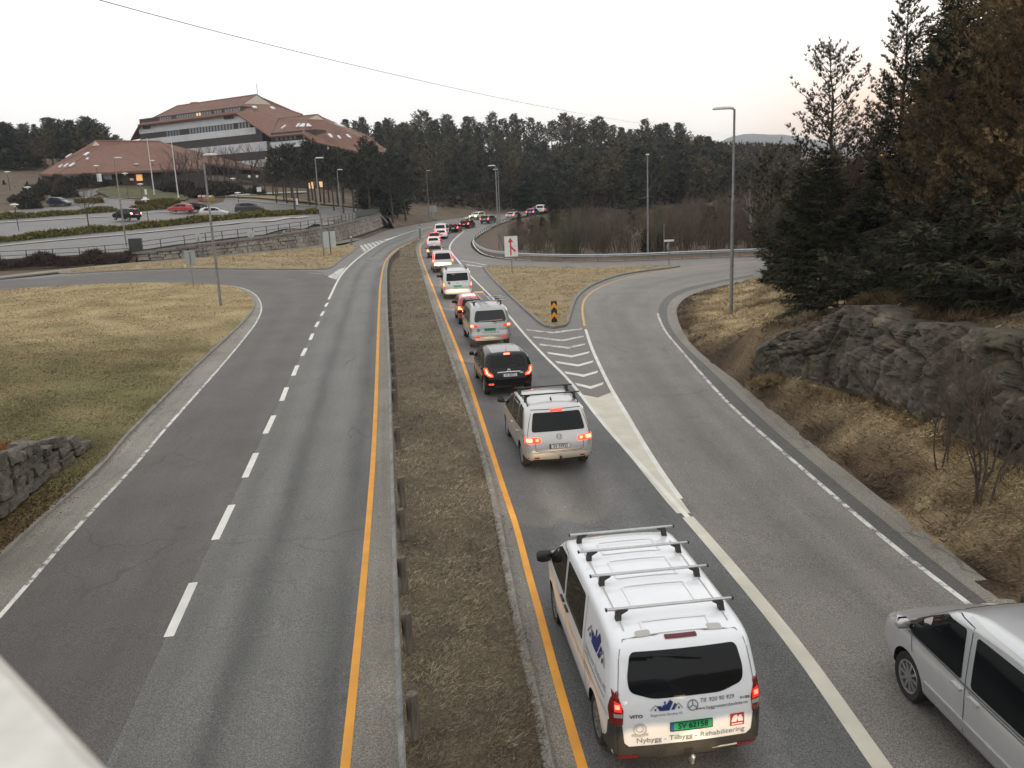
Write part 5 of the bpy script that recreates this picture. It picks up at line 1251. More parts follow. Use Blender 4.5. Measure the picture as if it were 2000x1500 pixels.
# heather bank before the wall
rg = np.random.default_rng(5); n = 2600; pp = np.stack([rg.uniform(10, 285, n), rg.uniform(0, 1, n)], 1)
Ph = []
for a, b in pp:
    y_ = np.interp(a, [0,120,285], [519,514,508])-b*np.interp(a, [0,60,120,200,270,285], [3,8,18,24,14,6])
    s_ = (a-10)/275.0*2.9+1.02; i_ = int(s_); fr = s_-i_; v_ = rg.random()*1.15-.25
    bb = W_base[i_].lerp(W_base[i_+1], fr); tt = W_top[i_].lerp(W_top[i_+1], fr); q = bb.lerp(tt, v_)+Vector((0,-.7*(1-v_),0)); Ph.append((q.x, q.y, q.z+.05+.55*rg.random()*max(0, math.sin(a*.09)+.6)))
o = tuft_mass('heather_bank', Ph, .5, .12, ((.045,.032,.028),(.10,.068,.055)), 4, .7, 6); tag(o, 'dark brown heather bank below the car park fence', 'undergrowth', kind='stuff')

# ---------------------------------------------------------------- scrub thicket inside the loop
SB = []
for k in range(5):
    rn2 = random.Random(600+k); V = []; C = []; mbs = MB()
    for s in range(46):
        a = rn2.random()*6.3; b = Vector((math.cos(a), math.sin(a), 0))*rn2.random()*1.1; hh_ = rn2.uniform(2.2, 4.2); tip = b*1.7+Vector((rn2.gauss(0,.35), rn2.gauss(0,.35), hh_))
        m = b.lerp(tip, .5)+Vector((rn2.gauss(0,.12), rn2.gauss(0,.12), .1)); mbs.tube([b, m, tip], [.022,.016,.007], 3, False)
        for t in range(7):
            f = rn2.uniform(.25, .95); q = b.lerp(tip, f); e = q+Vector((rn2.gauss(0,.32), rn2.gauss(0,.32), rn2.uniform(.3,.9))); mbs.tube([q, e], [.012,.005], 3, False)
    me = mbs.mesh('bare_shrub', m_twig); c = me.color_attributes.new('Col', 'FLOAT_COLOR', 'POINT'); n = len(me.vertices)
    base = (((.085,.066,.048),(.125,.098,.07)), ((.075,.070,.045),(.12,.108,.07)), ((.10,.075,.06),(.15,.115,.09)))[k % 3]
    a = np.ones((n, 4), np.float32); t = np.random.default_rng(k).random((n, 1)); a[:, :3] = np.array(base[0])*(1-t)+np.array(base[1])*t; c.data.foreach_set('color', a.ravel()); SB.append(me)
loop_in = [tuple(p) for p in Lb]; 
nsh = 0
rn = random.Random(21)
tries = 0
placed = []
while nsh < 290 and tries < 14000:
    tries += 1; px = rn.uniform(985, 1600); Y = rn.uniform(84, 176); x = at_d(px, 450, Y).x
    dmin = min(math.hypot(x-q[0], Y-q[1]) for q in Lb)
    side = project((x, Y, float(H(x, Y))))
    inside = (px > 1000) and side[1] < np.interp(side[0], [945,950,990,1050,1150,1250,1480,1700], [456,478,496,500,503,501,492,485])-0
    if not inside or dmin < 2.2: continue
    yl = np.interp(side[0], [945,965,985,1010,1040,1085], [470,462,446,436,430,424])
    if side[1] < yl+2 and side[0] < 1090: continue
    if any(math.hypot(x-a, Y-b) < 2.2 for a, b in placed): continue
    lim = np.interp(px, [985,1010,1060,1110,1150,1250,1350,1420,1480], [430,428,414,404,402,396,386,365,340])
    z = float(H(x, Y)) if Y < 150 else max(float(H(x, Y)), 0); h = min(rn.uniform(2.2, 6.5), at_d(px, lim+rn.uniform(-6,60), Y).z-z)
    if h < 1.6: h = rn.uniform(1.0, 1.7)
    placed.append((x, Y)); o = link('bare_shrub', SB[nsh % 5]); s = h/4.2; o.scale = (max(s*1.1, .8), max(s*1.1, .8), s); o.location = (x, Y, z-.1); o.rotation_euler = (0,0,rn.random()*6)
    tag(o, 'bare brown shrub in the thicket behind the curved guard rail', 'shrub', 'bare shrubs in the thicket'); nsh += 1
SM = [conifer(640+k, 5, 1.3, 'pine' if k < 2 else 'spruce', 1.4, MG if k < 2 else DG, .12, 0, 1.2) for k in range(4)]
for k, (px, Y, top, kd, lab) in enumerate([(1388,98,405,0,'small bushy pine standing alone in the thicket, right of the slim lamp'),(1232,112,398,1,'small pine in the thicket just left of the slim lamp'),(1262,86,448,2,'low dark spruce at the foot of the slim lamp'),(1290,87,456,3,'low dark spruce right behind the guard rail and slim post'),(1110,125,405,0,'dark pine at the left side of the thicket'),(1085,135,398,3,'dark spruce at the left end of the thicket by the last cars'),(1060,118,425,2,'small dark spruce in the left thicket'),(1040,112,440,2,'lowest dark spruce by the bend of the rail'),(1145,140,390,1,'dark pine in the back of the thicket'),(1450,110,350,1,'dark pine left of the pale birch'),(1490,78,440,3,'dark spruce by the end of the straight guard rail'),(1015,152,417,2,'tiny dark spruce at the inner edge of the road bend')]):
    x = at_d(px, 450, Y).x; z = float(H(x, Y)); s = (at_d(px, top, Y).z-z)/5; plant_tree('pine_tree' if kd < 2 else 'spruce_tree', SM[kd], (x, Y, z), s*1.15, k, lab, 'tree', None, s)
# understorey of the wood: brush and seedlings too many to count
rg = np.random.default_rng(31); n = 15000
px_ = rg.uniform(690, 1560, n); Y_ = rg.uniform(178, 330, n); X_ = np.array([at_d(a, 400, b).x for a, b in zip(px_, Y_)]); Z_ = HH(X_, Y_); k_ = (Z_ > 2.6) & ((px_ > 1010) | (Y_ > 205)) & (px_+Y_*1.1 > 960)
P3 = np.stack([X_, Y_, Z_+rg.random(n)**1.5*3.2], 1)[k_]
o = tuft_mass('forest_undergrowth', P3, 1.5, .55, ((.040,.036,.026),(.075,.062,.042)), 3, .8, 32); tag(o, 'dark brushwood under the forest trees on the hill', 'undergrowth', kind='stuff')
# scrub floor
scr = tag(sheet('scrub_floor', [tuple(p) for p in drape(Lb, 0)][4:]+[(60,95,0),(60,150,0),(30,215,0),(16,170,0)], m_soil, -.05, 4.0, f=lambda x, y: H(x, y)-.0), kind='structure')
# ================================================================ VEHICLES
def paintm(name, c, metal=0.0, rough=.32, dirtk=.42):
    t = NT(name); v = t.coord('Object')
    d = t.ramp(t.noise(1.3, 5, .6, v), [(.3, .93), (.7, 1.03)])
    sp_ = t.n('ShaderNodeSeparateXYZ'); t.l(v, sp_.inputs[0])
    z = t.math('ADD', sp_.outputs[2], t.math('MULTIPLY', t.noise(5, 4, .7, v), .22))
    dirt = t.ramp(z, [(.30, 1), (.72, 0)])                       # road grime low on the body
    t.base(t.mix(t.math('MULTIPLY', dirt, dirtk), t.mix(1.0, c, d, 'MULTIPLY'), (.13,.12,.105)))
    t.set(Metallic=metal); t.l(t.ramp(z, [(.3, .6), (.75, rough)]), t.p.inputs['Roughness'])
    t.p.inputs['Coat Weight'].default_value = .8; t.p.inputs['Coat Roughness'].default_value = .08
    return t.m
def glassm(name, c=(.008,.009,.010)):
    t = NT(name); v = t.coord('Object'); t.base(t.mix(t.noise(1.5, 3, .5, v), c, (c[0]*1.9, c[1]*1.9, c[2]*1.9))); t.set(Roughness=.04); t.p.inputs['Specular IOR Level'].default_value = .22; return t.m
P_white = paintm('paint_white', (.74,.75,.77)); P_silver = paintm('paint_silver', (.50,.49,.475), .55, .3); P_grey = paintm('paint_silver_grey', (.40,.40,.385), .5, .35)
P_black = paintm('paint_black', (.006,.0055,.006), .0, .12, .08); P_black.node_tree.nodes['Principled BSDF'].inputs['Coat Weight'].default_value = 0; P_black.node_tree.nodes['Principled BSDF'].inputs['Specular IOR Level'].default_value = .32; P_red = paintm('paint_red', (.40,.015,.02)); P_dgrey = paintm('paint_dark_grey', (.06,.065,.07), .4); P_blue = paintm('paint_dark_blue', (.012,.018,.05)); P_violet = paintm('paint_violet_blue', (.05,.05,.16)); P_dgreen = paintm('paint_dark_green', (.008,.013,.014)); P_cream = paintm('paint_pale_yellow', (.55,.58,.36))
G_dark = glassm('tinted_glass', (.005,.0055,.006)); G_mid = glassm('clear_dark_glass', (.02,.024,.026))
m_tyre = mottled('tyre_rubber', (.012,.012,.012), (.03,.029,.028), 6, .85); m_rim = mottled('alloy_rim', (.34,.34,.34), (.46,.46,.46), 5, .35, .8); m_steelrim = mottled('dusty_steel_rim', (.16,.16,.16), (.30,.30,.29), 4, .5, .6)
m_trim = mottled('grey_plastic_trim', (.028,.027,.026), (.05,.047,.043), 3, .65); m_well = plain('wheel_well_black', (.006,.006,.006), .9)
m_seam = plain('panel_gap_dark', (.03,.03,.03), .8); m_chrome = mottled('chrome', (.6,.6,.6), (.7,.7,.7), 4, .12, 1.0)
m_bar = mottled('roof_bar_alloy', (.42,.42,.42), (.55,.55,.55), 8, .3, .9)
TL_on = lamp('brake_light_lit', (1.0,.035,.02), 5.5, (.5,.01,.01)); TL_hot = lamp('brake_lamp_core', (1.0,.10,.045), 16.0, (.6,.05,.03)); TL_off = plain('tail_lens_red', (.17,.006,.008), .15, coat=1.0); TL_mid = lamp('tail_light_lit', (1.0,.03,.02), 1.3, (.35,.01,.01)); TL_clear = plain('lens_clear', (.35,.32,.31), .15, coat=1.0); TL_orange = lamp('tail_lamp_orange', (1.0,.25,.05), 6.0, (.6,.2,.05))
HL_on = lamp('headlamp_lit', (1.0,.80,.55), 18.0, (.9,.85,.8)); m_plateg = plain('plate_green', (.02,.36,.13), .45); m_platew = plain('plate_white', (.62,.62,.60), .45); m_plateb = plain('plate_blue_band', (.03,.07,.30), .45)
m_ink = plain('lettering_dark', (.035,.038,.045), .6); m_inkg = plain('lettering_grey', (.16,.165,.18), .6); m_navy = plain('logo_navy', (.012,.022,.14), .5); m_badge = plain('badge_red', (.46,.035,.03), .5); m_faint = plain('emblem_faint_grey', (.42,.40,.37), .6); m_lw = plain('logo_pale', (.72,.72,.72), .5); m_ladder = plain('orange_ladder_end', (.75,.38,.08), .5)

def chaikin(P, n=2, closed=True):
    P = [tuple(p) for p in P]
    for _ in range(n):
        Q = []
        for i in range(len(P) if closed else len(P)-1):
            a, b = P[i], P[(i+1) % len(P)]; Q += [(a[0]*.75+b[0]*.25, a[1]*.75+b[1]*.25), (a[0]*.25+b[0]*.75, a[1]*.25+b[1]*.75)]
        P = Q if closed else [P[0]]+Q+[P[-1]]
    return P
def rounded(P, r=.05, n=4):
    """polygon with rounded corners"""
    out = []; N = len(P)
    for i in range(N):
        p, a, b = Vector(P[i]), Vector(P[i-1]), Vector(P[(i+1) % N]); da, db = (a-p), (b-p); k = min(r, da.length*.45, db.length*.45)
        s, e = p+da.normalized()*k, p+db.normalized()*k
        for j in range(n+1):
            t = j/n; out.append(tuple(s*(1-t)**2+p*2*t*(1-t)+e*t*t))
    return out

class Body:
    """closed car body from its side outline; panels, glass and lamps are then laid on its real surface"""
    def __init__(s, sil, Wd, belt, Ht, ra, fa, wr, R=.13, tumble=.15, nose=.14, tail=.05, mat=None, wells=True, bulge=.03, rtail=.0):
        s.W, s.ra, s.fa, s.wr = Wd, ra, fa, wr; L = max(p[0] for p in sil); s.L = L; s.H = Ht
        loop = chaikin(sil, 2); P = np.array(loop); d = np.r_[0, np.cumsum(np.linalg.norm(np.diff(np.r_[P, P[:1]], axis=0), axis=1))]
        n = 96; t = np.linspace(0, d[-1], n, endpoint=False); Q = np.r_[P, P[:1]]; P = np.stack([np.interp(t, d, Q[:, 0]), np.interp(t, d, Q[:, 1])], 1)
        area = np.sum(P[:, 0]*np.roll(P[:, 1], -1)-np.roll(P[:, 0], -1)*P[:, 1]); P = P if area > 0 else P[::-1]
        Tn = np.roll(P, -1, 0)-np.roll(P, 1, 0); Tn /= np.linalg.norm(Tn, axis=1)[:, None]; Nn = np.stack([-Tn[:, 1], Tn[:, 0]], 1)   # inward
        hw = Wd/2; sl_ = [(0, 0), (.35, .12), (.65, .45), (.9, .85)]
        xs = [((hw-R)*a, bulge*b) for a, b in sl_]+[(hw-R+R*math.sin(q), bulge+R*(1-math.cos(q))) for q in (0, .42, .8, 1.12, 1.38)]+[(hw, bulge+R*.88)]
        bm = bmesh.new(); rings = {}
        allx = [(-x, i) for x, i in xs[::-1][:-1]]+xs
        prev = None; first = last = None
        for (x, ins) in allx:
            ring = [bm.verts.new((x, p[0]+m[0]*ins, p[1]+m[1]*ins)) for p, m in zip(P, Nn)]
            if prev:
                for i in range(n): bm.faces.new((prev[i], prev[(i+1) % n], ring[(i+1) % n], ring[i]))
            else: first = ring
            prev = ring; last = ring
        ff = [bm.faces.new(first[::-1]), bm.faces.new(last)]
        for z in np.arange(.15, Ht, .11):
            es = [f for f in bm.faces if len(f.verts) > 4 or f.tag]; 
            for f in ff: f.tag = True
            g = [f for f in bm.faces if abs(f.calc_center_median().x) > hw-.002]; ge = {e for f in g for e in f.edges}; gv = {v for f in g for v in f.verts}
            bmesh.ops.bisect_plane(bm, geom=list(g)+list(ge)+list(gv), plane_co=(0,0,z), plane_no=(0,0,1), dist=1e-4)
        for y in np.arange(.2, L, .22):
            g = [f for f in bm.faces if abs(f.calc_center_median().x) > hw-.002]; ge = {e for f in g for e in f.edges}; gv = {v for f in g for v in f.verts}
            bmesh.ops.bisect_plane(bm, geom=list(g)+list(ge)+list(gv), plane_co=(0,y,0), plane_no=(0,1,0), dist=1e-4)
        for v in bm.verts:
            x, y, z = v.co; k = 1.0
            if z > belt: k -= tumble*((z-belt)/(Ht-belt))**1.15
            elif z < .75: k -= .035*((.75-z)/.5)**2
            yf = L-1.1
            if y > yf: k -= nose*((y-yf)/1.1)**2.2
            if y < .7: k -= tail*((.7-y)/.7)**2
            k += .008*math.exp(-((z-(belt-.12))/.07)**2)
            v.co.x = x*k; v.co.y = y-ra
        bmesh.ops.recalc_face_normals(bm, faces=bm.faces)
        me = bpy.data.meshes.new('body'); bm.to_mesh(me); bm.free()
        if wells:
            mb = MB()
            for sx in (-1, 1):
                for ax in (0, fa-ra):
                    n2 = 28; r2 = wr+.055; vs = []
                    for xx in (hw-.30, hw+.2):
                        for k in range(n2): q = 2*math.pi*k/n2; vs.append((sx*xx, ax+r2*math.cos(q), wr+.01+r2*math.sin(q)))
                    mb.add(vs, [(k, (k+1) % n2, (k+1) % n2+n2, k+n2) for k in range(n2)]+[tuple(range(n2-1,-1,-1)), tuple(range(n2, 2*n2))])
            cm = mb.mesh('cut', []); a = bpy.data.objects.new('a', me); b = bpy.data.objects.new('b', cm); COL.objects.link(a); COL.objects.link(b)
            m = a.modifiers.new('w', 'BOOLEAN'); m.object = b; m.operation = 'DIFFERENCE'; m.solver = 'EXACT'
            dg = bpy.context.evaluated_depsgraph_get(); dg.update(); me2 = bpy.data.meshes.new_from_object(a.evaluated_get(dg)); 
            bpy.data.objects.remove(a); bpy.data.objects.remove(b); bpy.data.meshes.remove(cm)
            if len(me2.polygons) > 200: me = me2
        me.name = 'body'; me.materials.clear(); me.materials.append(mat); me.materials.append(m_well)
        for p in me.polygons:
            c = p.center; dark = p.normal.z < -.75 and c.z < .5
            for ax in (0, fa-ra):
                if math.hypot(c.y-ax, c.z-wr-.01) < wr+.045 or (math.hypot(c.y-ax, c.z-wr-.01) < wr+.075 and hw*.5 < abs(c.x) < hw-.03 and abs(p.normal.x) < .5 and abs(c.x) < hw-.015 and wells and (p.normal.y*(c.y-ax)+p.normal.z*(c.z-wr-.01)) < 0): dark = dark or wells
            p.material_index = 1 if dark else 0
        me.shade_smooth(); me.set_sharp_from_angle(angle=rad(38)); s.me = me
        bm = bmesh.new(); bm.from_mesh(me); s.bvh = BVHTree.FromBMesh(bm); bm.free()
    def hit(s, mode, a, b):
        """a,b: (x,z) seen from behind / front, (y from the rear,z) from a side, (x,y) from above"""
        if mode == 'rear': o, d = Vector((a, -6, b)), Vector((0,1,0))
        elif mode == 'front': o, d = Vector((a, 12, b)), Vector((0,-1,0))
        elif mode == 'left': o, d = Vector((-4, a-s.ra, b)), Vector((1,0,0))
        elif mode == 'right': o, d = Vector((4, a-s.ra, b)), Vector((-1,0,0))
        else: o, d = Vector((a, b-s.ra, 5)), Vector((0,0,-1))
        p, n, i, _ = s.bvh.ray_cast(o, d)
        k = 0
        while (p is None or (mode in ('rear','front') and abs(n.y) < .30) or (mode == 'top' and n.z < .3) or (mode in ('left','right') and abs(n.x) < .35)) and k < 40:                     # just past the outline: come in until the body is met
            k += 1
            if mode in ('rear','front'): o.x *= .985; o.z += (.9-o.z)*.012
            elif mode == 'top': o.x *= .985
            else:
                if p is None: o.z += (.9-o.z)*.02
                o.y += .012*(1 if o.y < (s.L*.5-s.ra) else -1)
            p, n, i, _ = s.bvh.ray_cast(o, d)
        if p is None: p, n, i, _ = s.bvh.find_nearest(o+d*3)
        return p, n
    def patch(s, mode, poly, off=.006, grid=.09, skirt=.02):
        bm = tri_poly(poly, grid); bmesh.ops.remove_doubles(bm, verts=bm.verts, dist=1e-4)
        bd = []
        for v in bm.verts:
            p, n = s.hit(mode, v.co.x, v.co.y); v.co = p+n*off
        if skirt:
            ed = [e for e in bm.edges if e.is_boundary]; r = bmesh.ops.extrude_edge_only(bm, edges=ed)
            c = [v for v in r['geom'] if isinstance(v, bmesh.types.BMVert)]
            dd = {'rear': Vector((0,1,0)), 'front': Vector((0,-1,0)), 'left': Vector((1,0,0)), 'right': Vector((-1,0,0)), 'top': Vector((0,0,-1))}[mode]
            for v in c: v.co += dd*(off+skirt)
        bmesh.ops.recalc_face_normals(bm, faces=bm.faces)
        return bm
    def add(s, root, name, mode, poly, mat, off=.006, grid=.09, skirt=.02, label=None):
        polys = poly if isinstance(poly[0][0], (tuple, list)) else [poly]; tot = bmesh.new()
        for pl in polys:
            bm = s.patch(mode, pl, off, grid, skirt); t = bpy.data.meshes.new('t'); bm.to_mesh(t); bm.free(); tot.from_mesh(t); bpy.data.meshes.remove(t)
        me = bpy.data.meshes.new(name); tot.to_mesh(me); tot.free(); me.materials.append(mat); me.shade_smooth(); me.set_sharp_from_angle(angle=rad(40))
        o = link(name, me, root)
        if label: o['label'] = label
        return o
    def line(s, root, name, mode, pts, w, mat, off=.004):
        """thin strip along a line on the surface (panel gaps, mouldings)"""
        P = [Vector((a, b)) for a, b in pts]; V = []; F = []; R_ = []
        for a, b in zip(P[:-1], P[1:]):
            n = max(1, int((b-a).length/.08)); R_ += [a.lerp(b, k/n) for k in range(n)]
        R_.append(P[-1])
        for i, p in enumerate(R_):
            t = (R_[min(i+1, len(R_)-1)]-R_[max(i-1, 0)]).normalized(); nn_ = Vector((-t.y, t.x))*w/2
            for q in (p+nn_, p-nn_):
                h, n = s.hit(mode, q.x, q.y); V.append(h+n*off)
        F = [(2*i, 2*i+1, 2*i+3, 2*i+2) for i in range(len(R_)-1)]; mb = MB(); mb.add(V, F); return mb.build(name, mat, root)
    def text(s, root, name, mode, body, size, pos, mat, off=.010, align='CENTER', rot=0.0, shear=0.0, sx=1.0, bold=0.0):
        c = bpy.data.curves.new('t', 'FONT'); c.body = body; c.size = size; c.align_x = align; c.align_y = 'CENTER'; c.shear = shear; c.offset = bold; c.resolution_u = 3
        o = bpy.data.objects.new('t', c); COL.objects.link(o); dg = bpy.context.evaluated_depsgraph_get(); me = bpy.data.meshes.new_from_object(o.evaluated_get(dg))
        bpy.data.objects.remove(o); cs, sn = math.cos(rot), math.sin(rot)
        for v in me.vertices:
            x, y = v.co.x*sx, v.co.y; a, b = x*cs-y*sn, x*sn+y*cs
            if mode == 'left': a = -a
            h, n = s.hit(mode, pos[0]+a, pos[1]+b); v.co = h+n*off
        me.name = name; me.materials.clear(); me.materials.append(mat); return link(name, me, root)

_wheel = {}
def wheel(root, x, y, r, w, rimm, spokes=10):
    key = (round(r, 3), round(w, 3), rimm.name, spokes)
    if key not in _wheel:
        t = MB(); t.lathe([(r*.66,-w*.42),(r*.90,-w*.5),(r*.985,-w*.36),(r,-w*.15),(r,w*.15),(r*.985,w*.36),(r*.90,w*.5),(r*.66,w*.42)], 28, axis='X')
        m = MB(); m.lathe([(r*.68,w*.40),(r*.665,w*.45),(r*.60,w*.40),(r*.58,w*.15),(r*.2,w*.12),(0,w*.12)], 28, axis='X')
        for k in range(spokes):
            q = 2*math.pi*k/spokes; c, s_ = math.cos(q), math.sin(q); tx = Vector((0,-s_,c)); ax = Vector((0,c,s_)); hw = r*(.055 if spokes > 6 else .10)
            a, b = ax*r*.12, ax*r*.63; X = Vector((1,0,0))
            m.add([a-tx*hw+X*w*.38, a+tx*hw+X*w*.38, b+tx*hw+X*w*.42, b-tx*hw+X*w*.42, a-tx*hw+X*w*.16, a+tx*hw+X*w*.16, b+tx*hw+X*w*.16, b-tx*hw+X*w*.16], [(0,1,2,3),(0,4,5,1),(1,5,6,2),(2,6,7,3),(3,7,4,0)])
        m.lathe([(r*.17,w*.14),(r*.17,w*.40),(0,w*.42)], 14, axis='X')
        _wheel[key] = (t.mesh('tyre', m_tyre, 50), m.mesh('rim', rimm, 40))
    tm, rm = _wheel[key]
    o = link('wheel', tm, root); o.location = (x, y, r)
    if x < 0: o.rotation_euler = (0,0,math.pi)
    link('rim', rm, o)
def mirror(root, x, y, z, mat, sc=1.0):
    sg = 1 if x > 0 else -1; mb = MB()
    mb.bbox((x+sg*.10*sc, y, z+.02), (.20*sc, .11*sc, .16*sc), .045); mb.box((x+sg*.0, y+.02, z-.05), (.08,.05,.04)); mb.build('mirror', mat, root, 50)
def roof_bars(root, B, ys, z_off=.09, over=.02, mat=None, foot=None, w=None, feet_z=.0):
    mat = mat or m_bar; foot = foot or m_trim
    for y in ys:
        hw = (w or B.W*.44); pts = []; p, n = B.hit('top', hw*.86, y); zc = B.hit('top', 0, y)[0].z+z_off*.65
        mb = MB(); mb.bbox((0, y-B.ra, zc+.03), (2*hw+2*over, .045, .03), .008); o = mb.build('roof_bar', mat, root, 40)
        for sg in (-1, 1):
            fb = MB(); q, _ = B.hit('top', sg*hw*.90, y); 
            fb.prism([(sg*(hw*.90-.12), zc+.016), (sg*(hw*.90+.02), zc+.016), (sg*(hw*.90+.045), q.z-.03), (sg*(hw*.90-.03), q.z-.01), (sg*(hw*.90-.035), zc-.03)], .09, o=(0, y-B.ra-.045, 0)); fb.build('bar_foot', foot, o)
            e = MB(); e.box((sg*(hw+over+.008), y-B.ra, zc+.03), (.02,.048,.034)); e.build('bar_end', m_black, o)
def plate(root, B, txt, pos, green, w=.52, h=.11, emb=True):
    z = pos[1]; P = B.add(root, 'number_plate', 'rear', [(pos[0]-w/2,z-h/2),(pos[0]+w/2,z-h/2),(pos[0]+w/2,z+h/2),(pos[0]-w/2,z+h/2)], m_plateg if green else m_platew, .016, .3, .02)
    B.add(P, 'country_band', 'rear', [(pos[0]-w/2+.004,z-h/2+.005),(pos[0]-w/2+.042,z-h/2+.005),(pos[0]-w/2+.042,z+h/2-.005),(pos[0]-w/2+.004,z+h/2-.005)], m_plateb, .0185, .3, 0)
    B.text(P, 'lettering', 'rear', txt, .105, (pos[0]+.02, z), m_black, .0195, sx=.93*w/.52, bold=.002)
    B.line(P, 'plate_frame', 'rear', [(pos[0]-w/2,z-h/2),(pos[0]+w/2,z-h/2),(pos[0]+w/2,z+h/2),(pos[0]-w/2,z+h/2),(pos[0]-w/2,z-h/2)], .012, m_black, .018)
def wheels(root, B, rimm=None, w=.21, spokes=10):
    for sg in (-1, 1):
        for y in (0, B.fa-B.ra): wheel(root, sg*(B.W/2-.03-w/2), y, B.wr, w, rimm or m_rim, spokes)
def mir(poly): return [(-a, b) for a, b in poly][::-1]
def both(poly): return [poly, mir(poly)]
def vehicle(label, name, cat, B, loc, hd, group=None):
    root = empty(name, loc, hd); tag(root, label, cat, group); link('body', B.me, root); return root
def lights(root, B, poly, mat, core=None, cmat=None, name='tail_light', off=.012):
    for k, pl in enumerate(both(poly)):
        o = B.add(root, name, 'rear', pl, mat, off, .08, .02)
        if core: B.add(o, 'lamp_core', 'rear', both(core)[k], cmat or TL_hot, off+.008, .08, .012)
def side_glass(root, B, polys, mat=None, name='side_window', modes=('left','right')):
    for mode in modes:
        for pl in polys: B.add(root, name, mode, rounded(pl, .05), mat or G_dark, .006, .12, .012)
def seams(root, B, lists, modes=('left','right'), w=.011):
    for mode in modes:
        for l in lists: B.line(root, 'door_gap', mode, l, w, m_seam)
def handles(root, B, pts, mat, modes=('left','right')):
    for mode in modes:
        for (y, z) in pts: B.add(root, 'door_handle', mode, rounded([(y-.10,z-.02),(y+.10,z-.02),(y+.10,z+.022),(y-.10,z+.022)], .018), mat, .032, .1, .03)
def wiper(root, B, a, b):
    B.line(root, 'wiper', 'rear', [a, b], .022, m_black, .03)

def sil_scale(sil, L, Ht):
    l = max(p[0] for p in sil); h = max(p[1] for p in sil); return [(a*L/l, b*Ht/h) for a, b in sil]
SIL_VAN = [(.14,.30),(.03,.36),(.0,.50),(.0,.80),(.02,1.0),(.06,1.20),(.20,1.66),(.30,1.80),(.55,1.87),(1.2,1.90),(2.2,1.91),(3.1,1.885),(3.45,1.82),(3.80,1.60),(4.35,1.22),(4.55,1.14),(4.95,.98),(5.08,.84),(5.14,.62),(5.11,.38),(4.95,.27),(3.5,.25),(1.2,.25)]
SIL_BOXV = [(.14,.32),(.03,.38),(.0,.52),(.0,.85),(.03,1.05),(.07,1.22),(.18,1.70),(.27,1.86),(.50,1.93),(1.2,1.96),(2.2,1.97),(2.9,1.93),(3.25,1.84),(3.6,1.62),(4.1,1.25),(4.3,1.17),(4.70,1.02),(4.84,.84),(4.90,.62),(4.87,.38),(4.7,.28),(3.5,.26),(1.2,.26)]
SIL_MPV = [(.16,.27),(.04,.33),(.0,.46),(.0,.62),(.035,.82),(.09,1.0),(.30,1.46),(.40,1.575),(.62,1.63),(1.1,1.665),(1.8,1.67),(2.5,1.625),(2.85,1.54),(3.2,1.34),(3.60,1.08),(3.8,1.0),(4.15,.90),(4.33,.74),(4.40,.52),(4.35,.30),(4.15,.22),(3.3,.2),(1.2,.2)]
SIL_HATCH = [(.16,.27),(.03,.34),(.0,.48),(.0,.62),(.04,.80),(.10,.96),(.36,1.32),(.46,1.43),(.72,1.475),(1.2,1.505),(1.7,1.51),(2.25,1.46),(2.55,1.37),(2.85,1.20),(3.2,.98),(3.4,.92),(3.72,.82),(3.89,.68),(3.95,.50),(3.91,.30),(3.75,.21),(3.0,.19),(1.0,.19)]
SIL_SUV = [(.16,.36),(.03,.42),(.0,.55),(.0,.75),(.04,.95),(.09,1.08),(.30,1.48),(.42,1.62),(.7,1.67),(1.3,1.70),(2.0,1.70),(2.5,1.64),(2.85,1.54),(3.45,1.14),(3.7,1.06),(4.2,.96),(4.38,.80),(4.45,.58),(4.40,.40),(4.2,.30),(3.3,.28),(1.0,.28)]
SIL_WAGON = [(.16,.27),(.03,.34),(.0,.48),(.0,.68),(.05,.86),(.12,.98),(.48,1.32),(.62,1.41),(.95,1.45),(1.6,1.47),(2.2,1.45),(2.7,1.38),(3.05,1.24),(3.45,.98),(3.65,.92),(4.3,.80),(4.48,.66),(4.54,.48),(4.48,.30),(4.3,.21),(3.3,.19),(1.1,.19)]

def heading(a, b): d = b-a; return math.atan2(-d.x, d.y)
def place(rl, fl, W_, tr=.03):
    """rear axle centre and heading from the left wheels' ground contacts"""
    a, b = G(*rl), G(*fl); h = heading(a, b); r = Vector((math.cos(h), math.sin(h), 0)); p = a+r*(W_/2-.08); p.z = float(H(p.x, p.y)); return p, h

# ---------------------------------------------------------------- 1: the white builder's van
B = Body(SIL_VAN, 1.92, 1.12, 1.91, .95, 4.15, .335, .11, .13, .13, .05, P_white)
p, h = place((1172,1447), (1081.5,1192), 1.93)
v = vehicle('white builder van with four roof bars and blue house logo, nearest in the queue', 'white_van', 'van', B, p, h)
wheels(v, B, m_steelrim)
B.add(v, 'rear_window', 'rear', rounded([(-.70,1.24),(-.42,1.15),(.42,1.15),(.70,1.24),(.72,1.40),(.66,1.68),(-.66,1.68),(-.72,1.40)], .07), G_dark, .006)
B.add(v, 'high_brake_light', 'rear', rounded([(-.20,1.772),(.20,1.772),(.20,1.80),(-.20,1.80)], .012), plain('brake_strip_off', (.10,.008,.015), .3), .010)
low_b = [(-.90,.30),(.90,.30),(.90,.46),(.895,.86),(.815,.87),(.79,.62),(.73,.565),(-.73,.565),(-.79,.62),(-.815,.87),(-.895,.86),(-.90,.46)]
for md in ('left','right'): B.add(v, 'bumper_corner', md, rounded([(.03,.30),(.52,.30),(.52,.44),(.40,.50),(.27,.62),(.20,.86),(.03,.86)], .03), m_trim, .012, .1, .02); B.add(v, 'tail_light_side', md, rounded([(.03,.865),(.15,.865),(.185,1.02),(.15,1.20),(.06,1.28),(.03,1.27)], .02), TL_off, .012, .08, .02)
B.add(v, 'rear_bumper', 'rear', low_b, m_trim, .014, .12, .02)
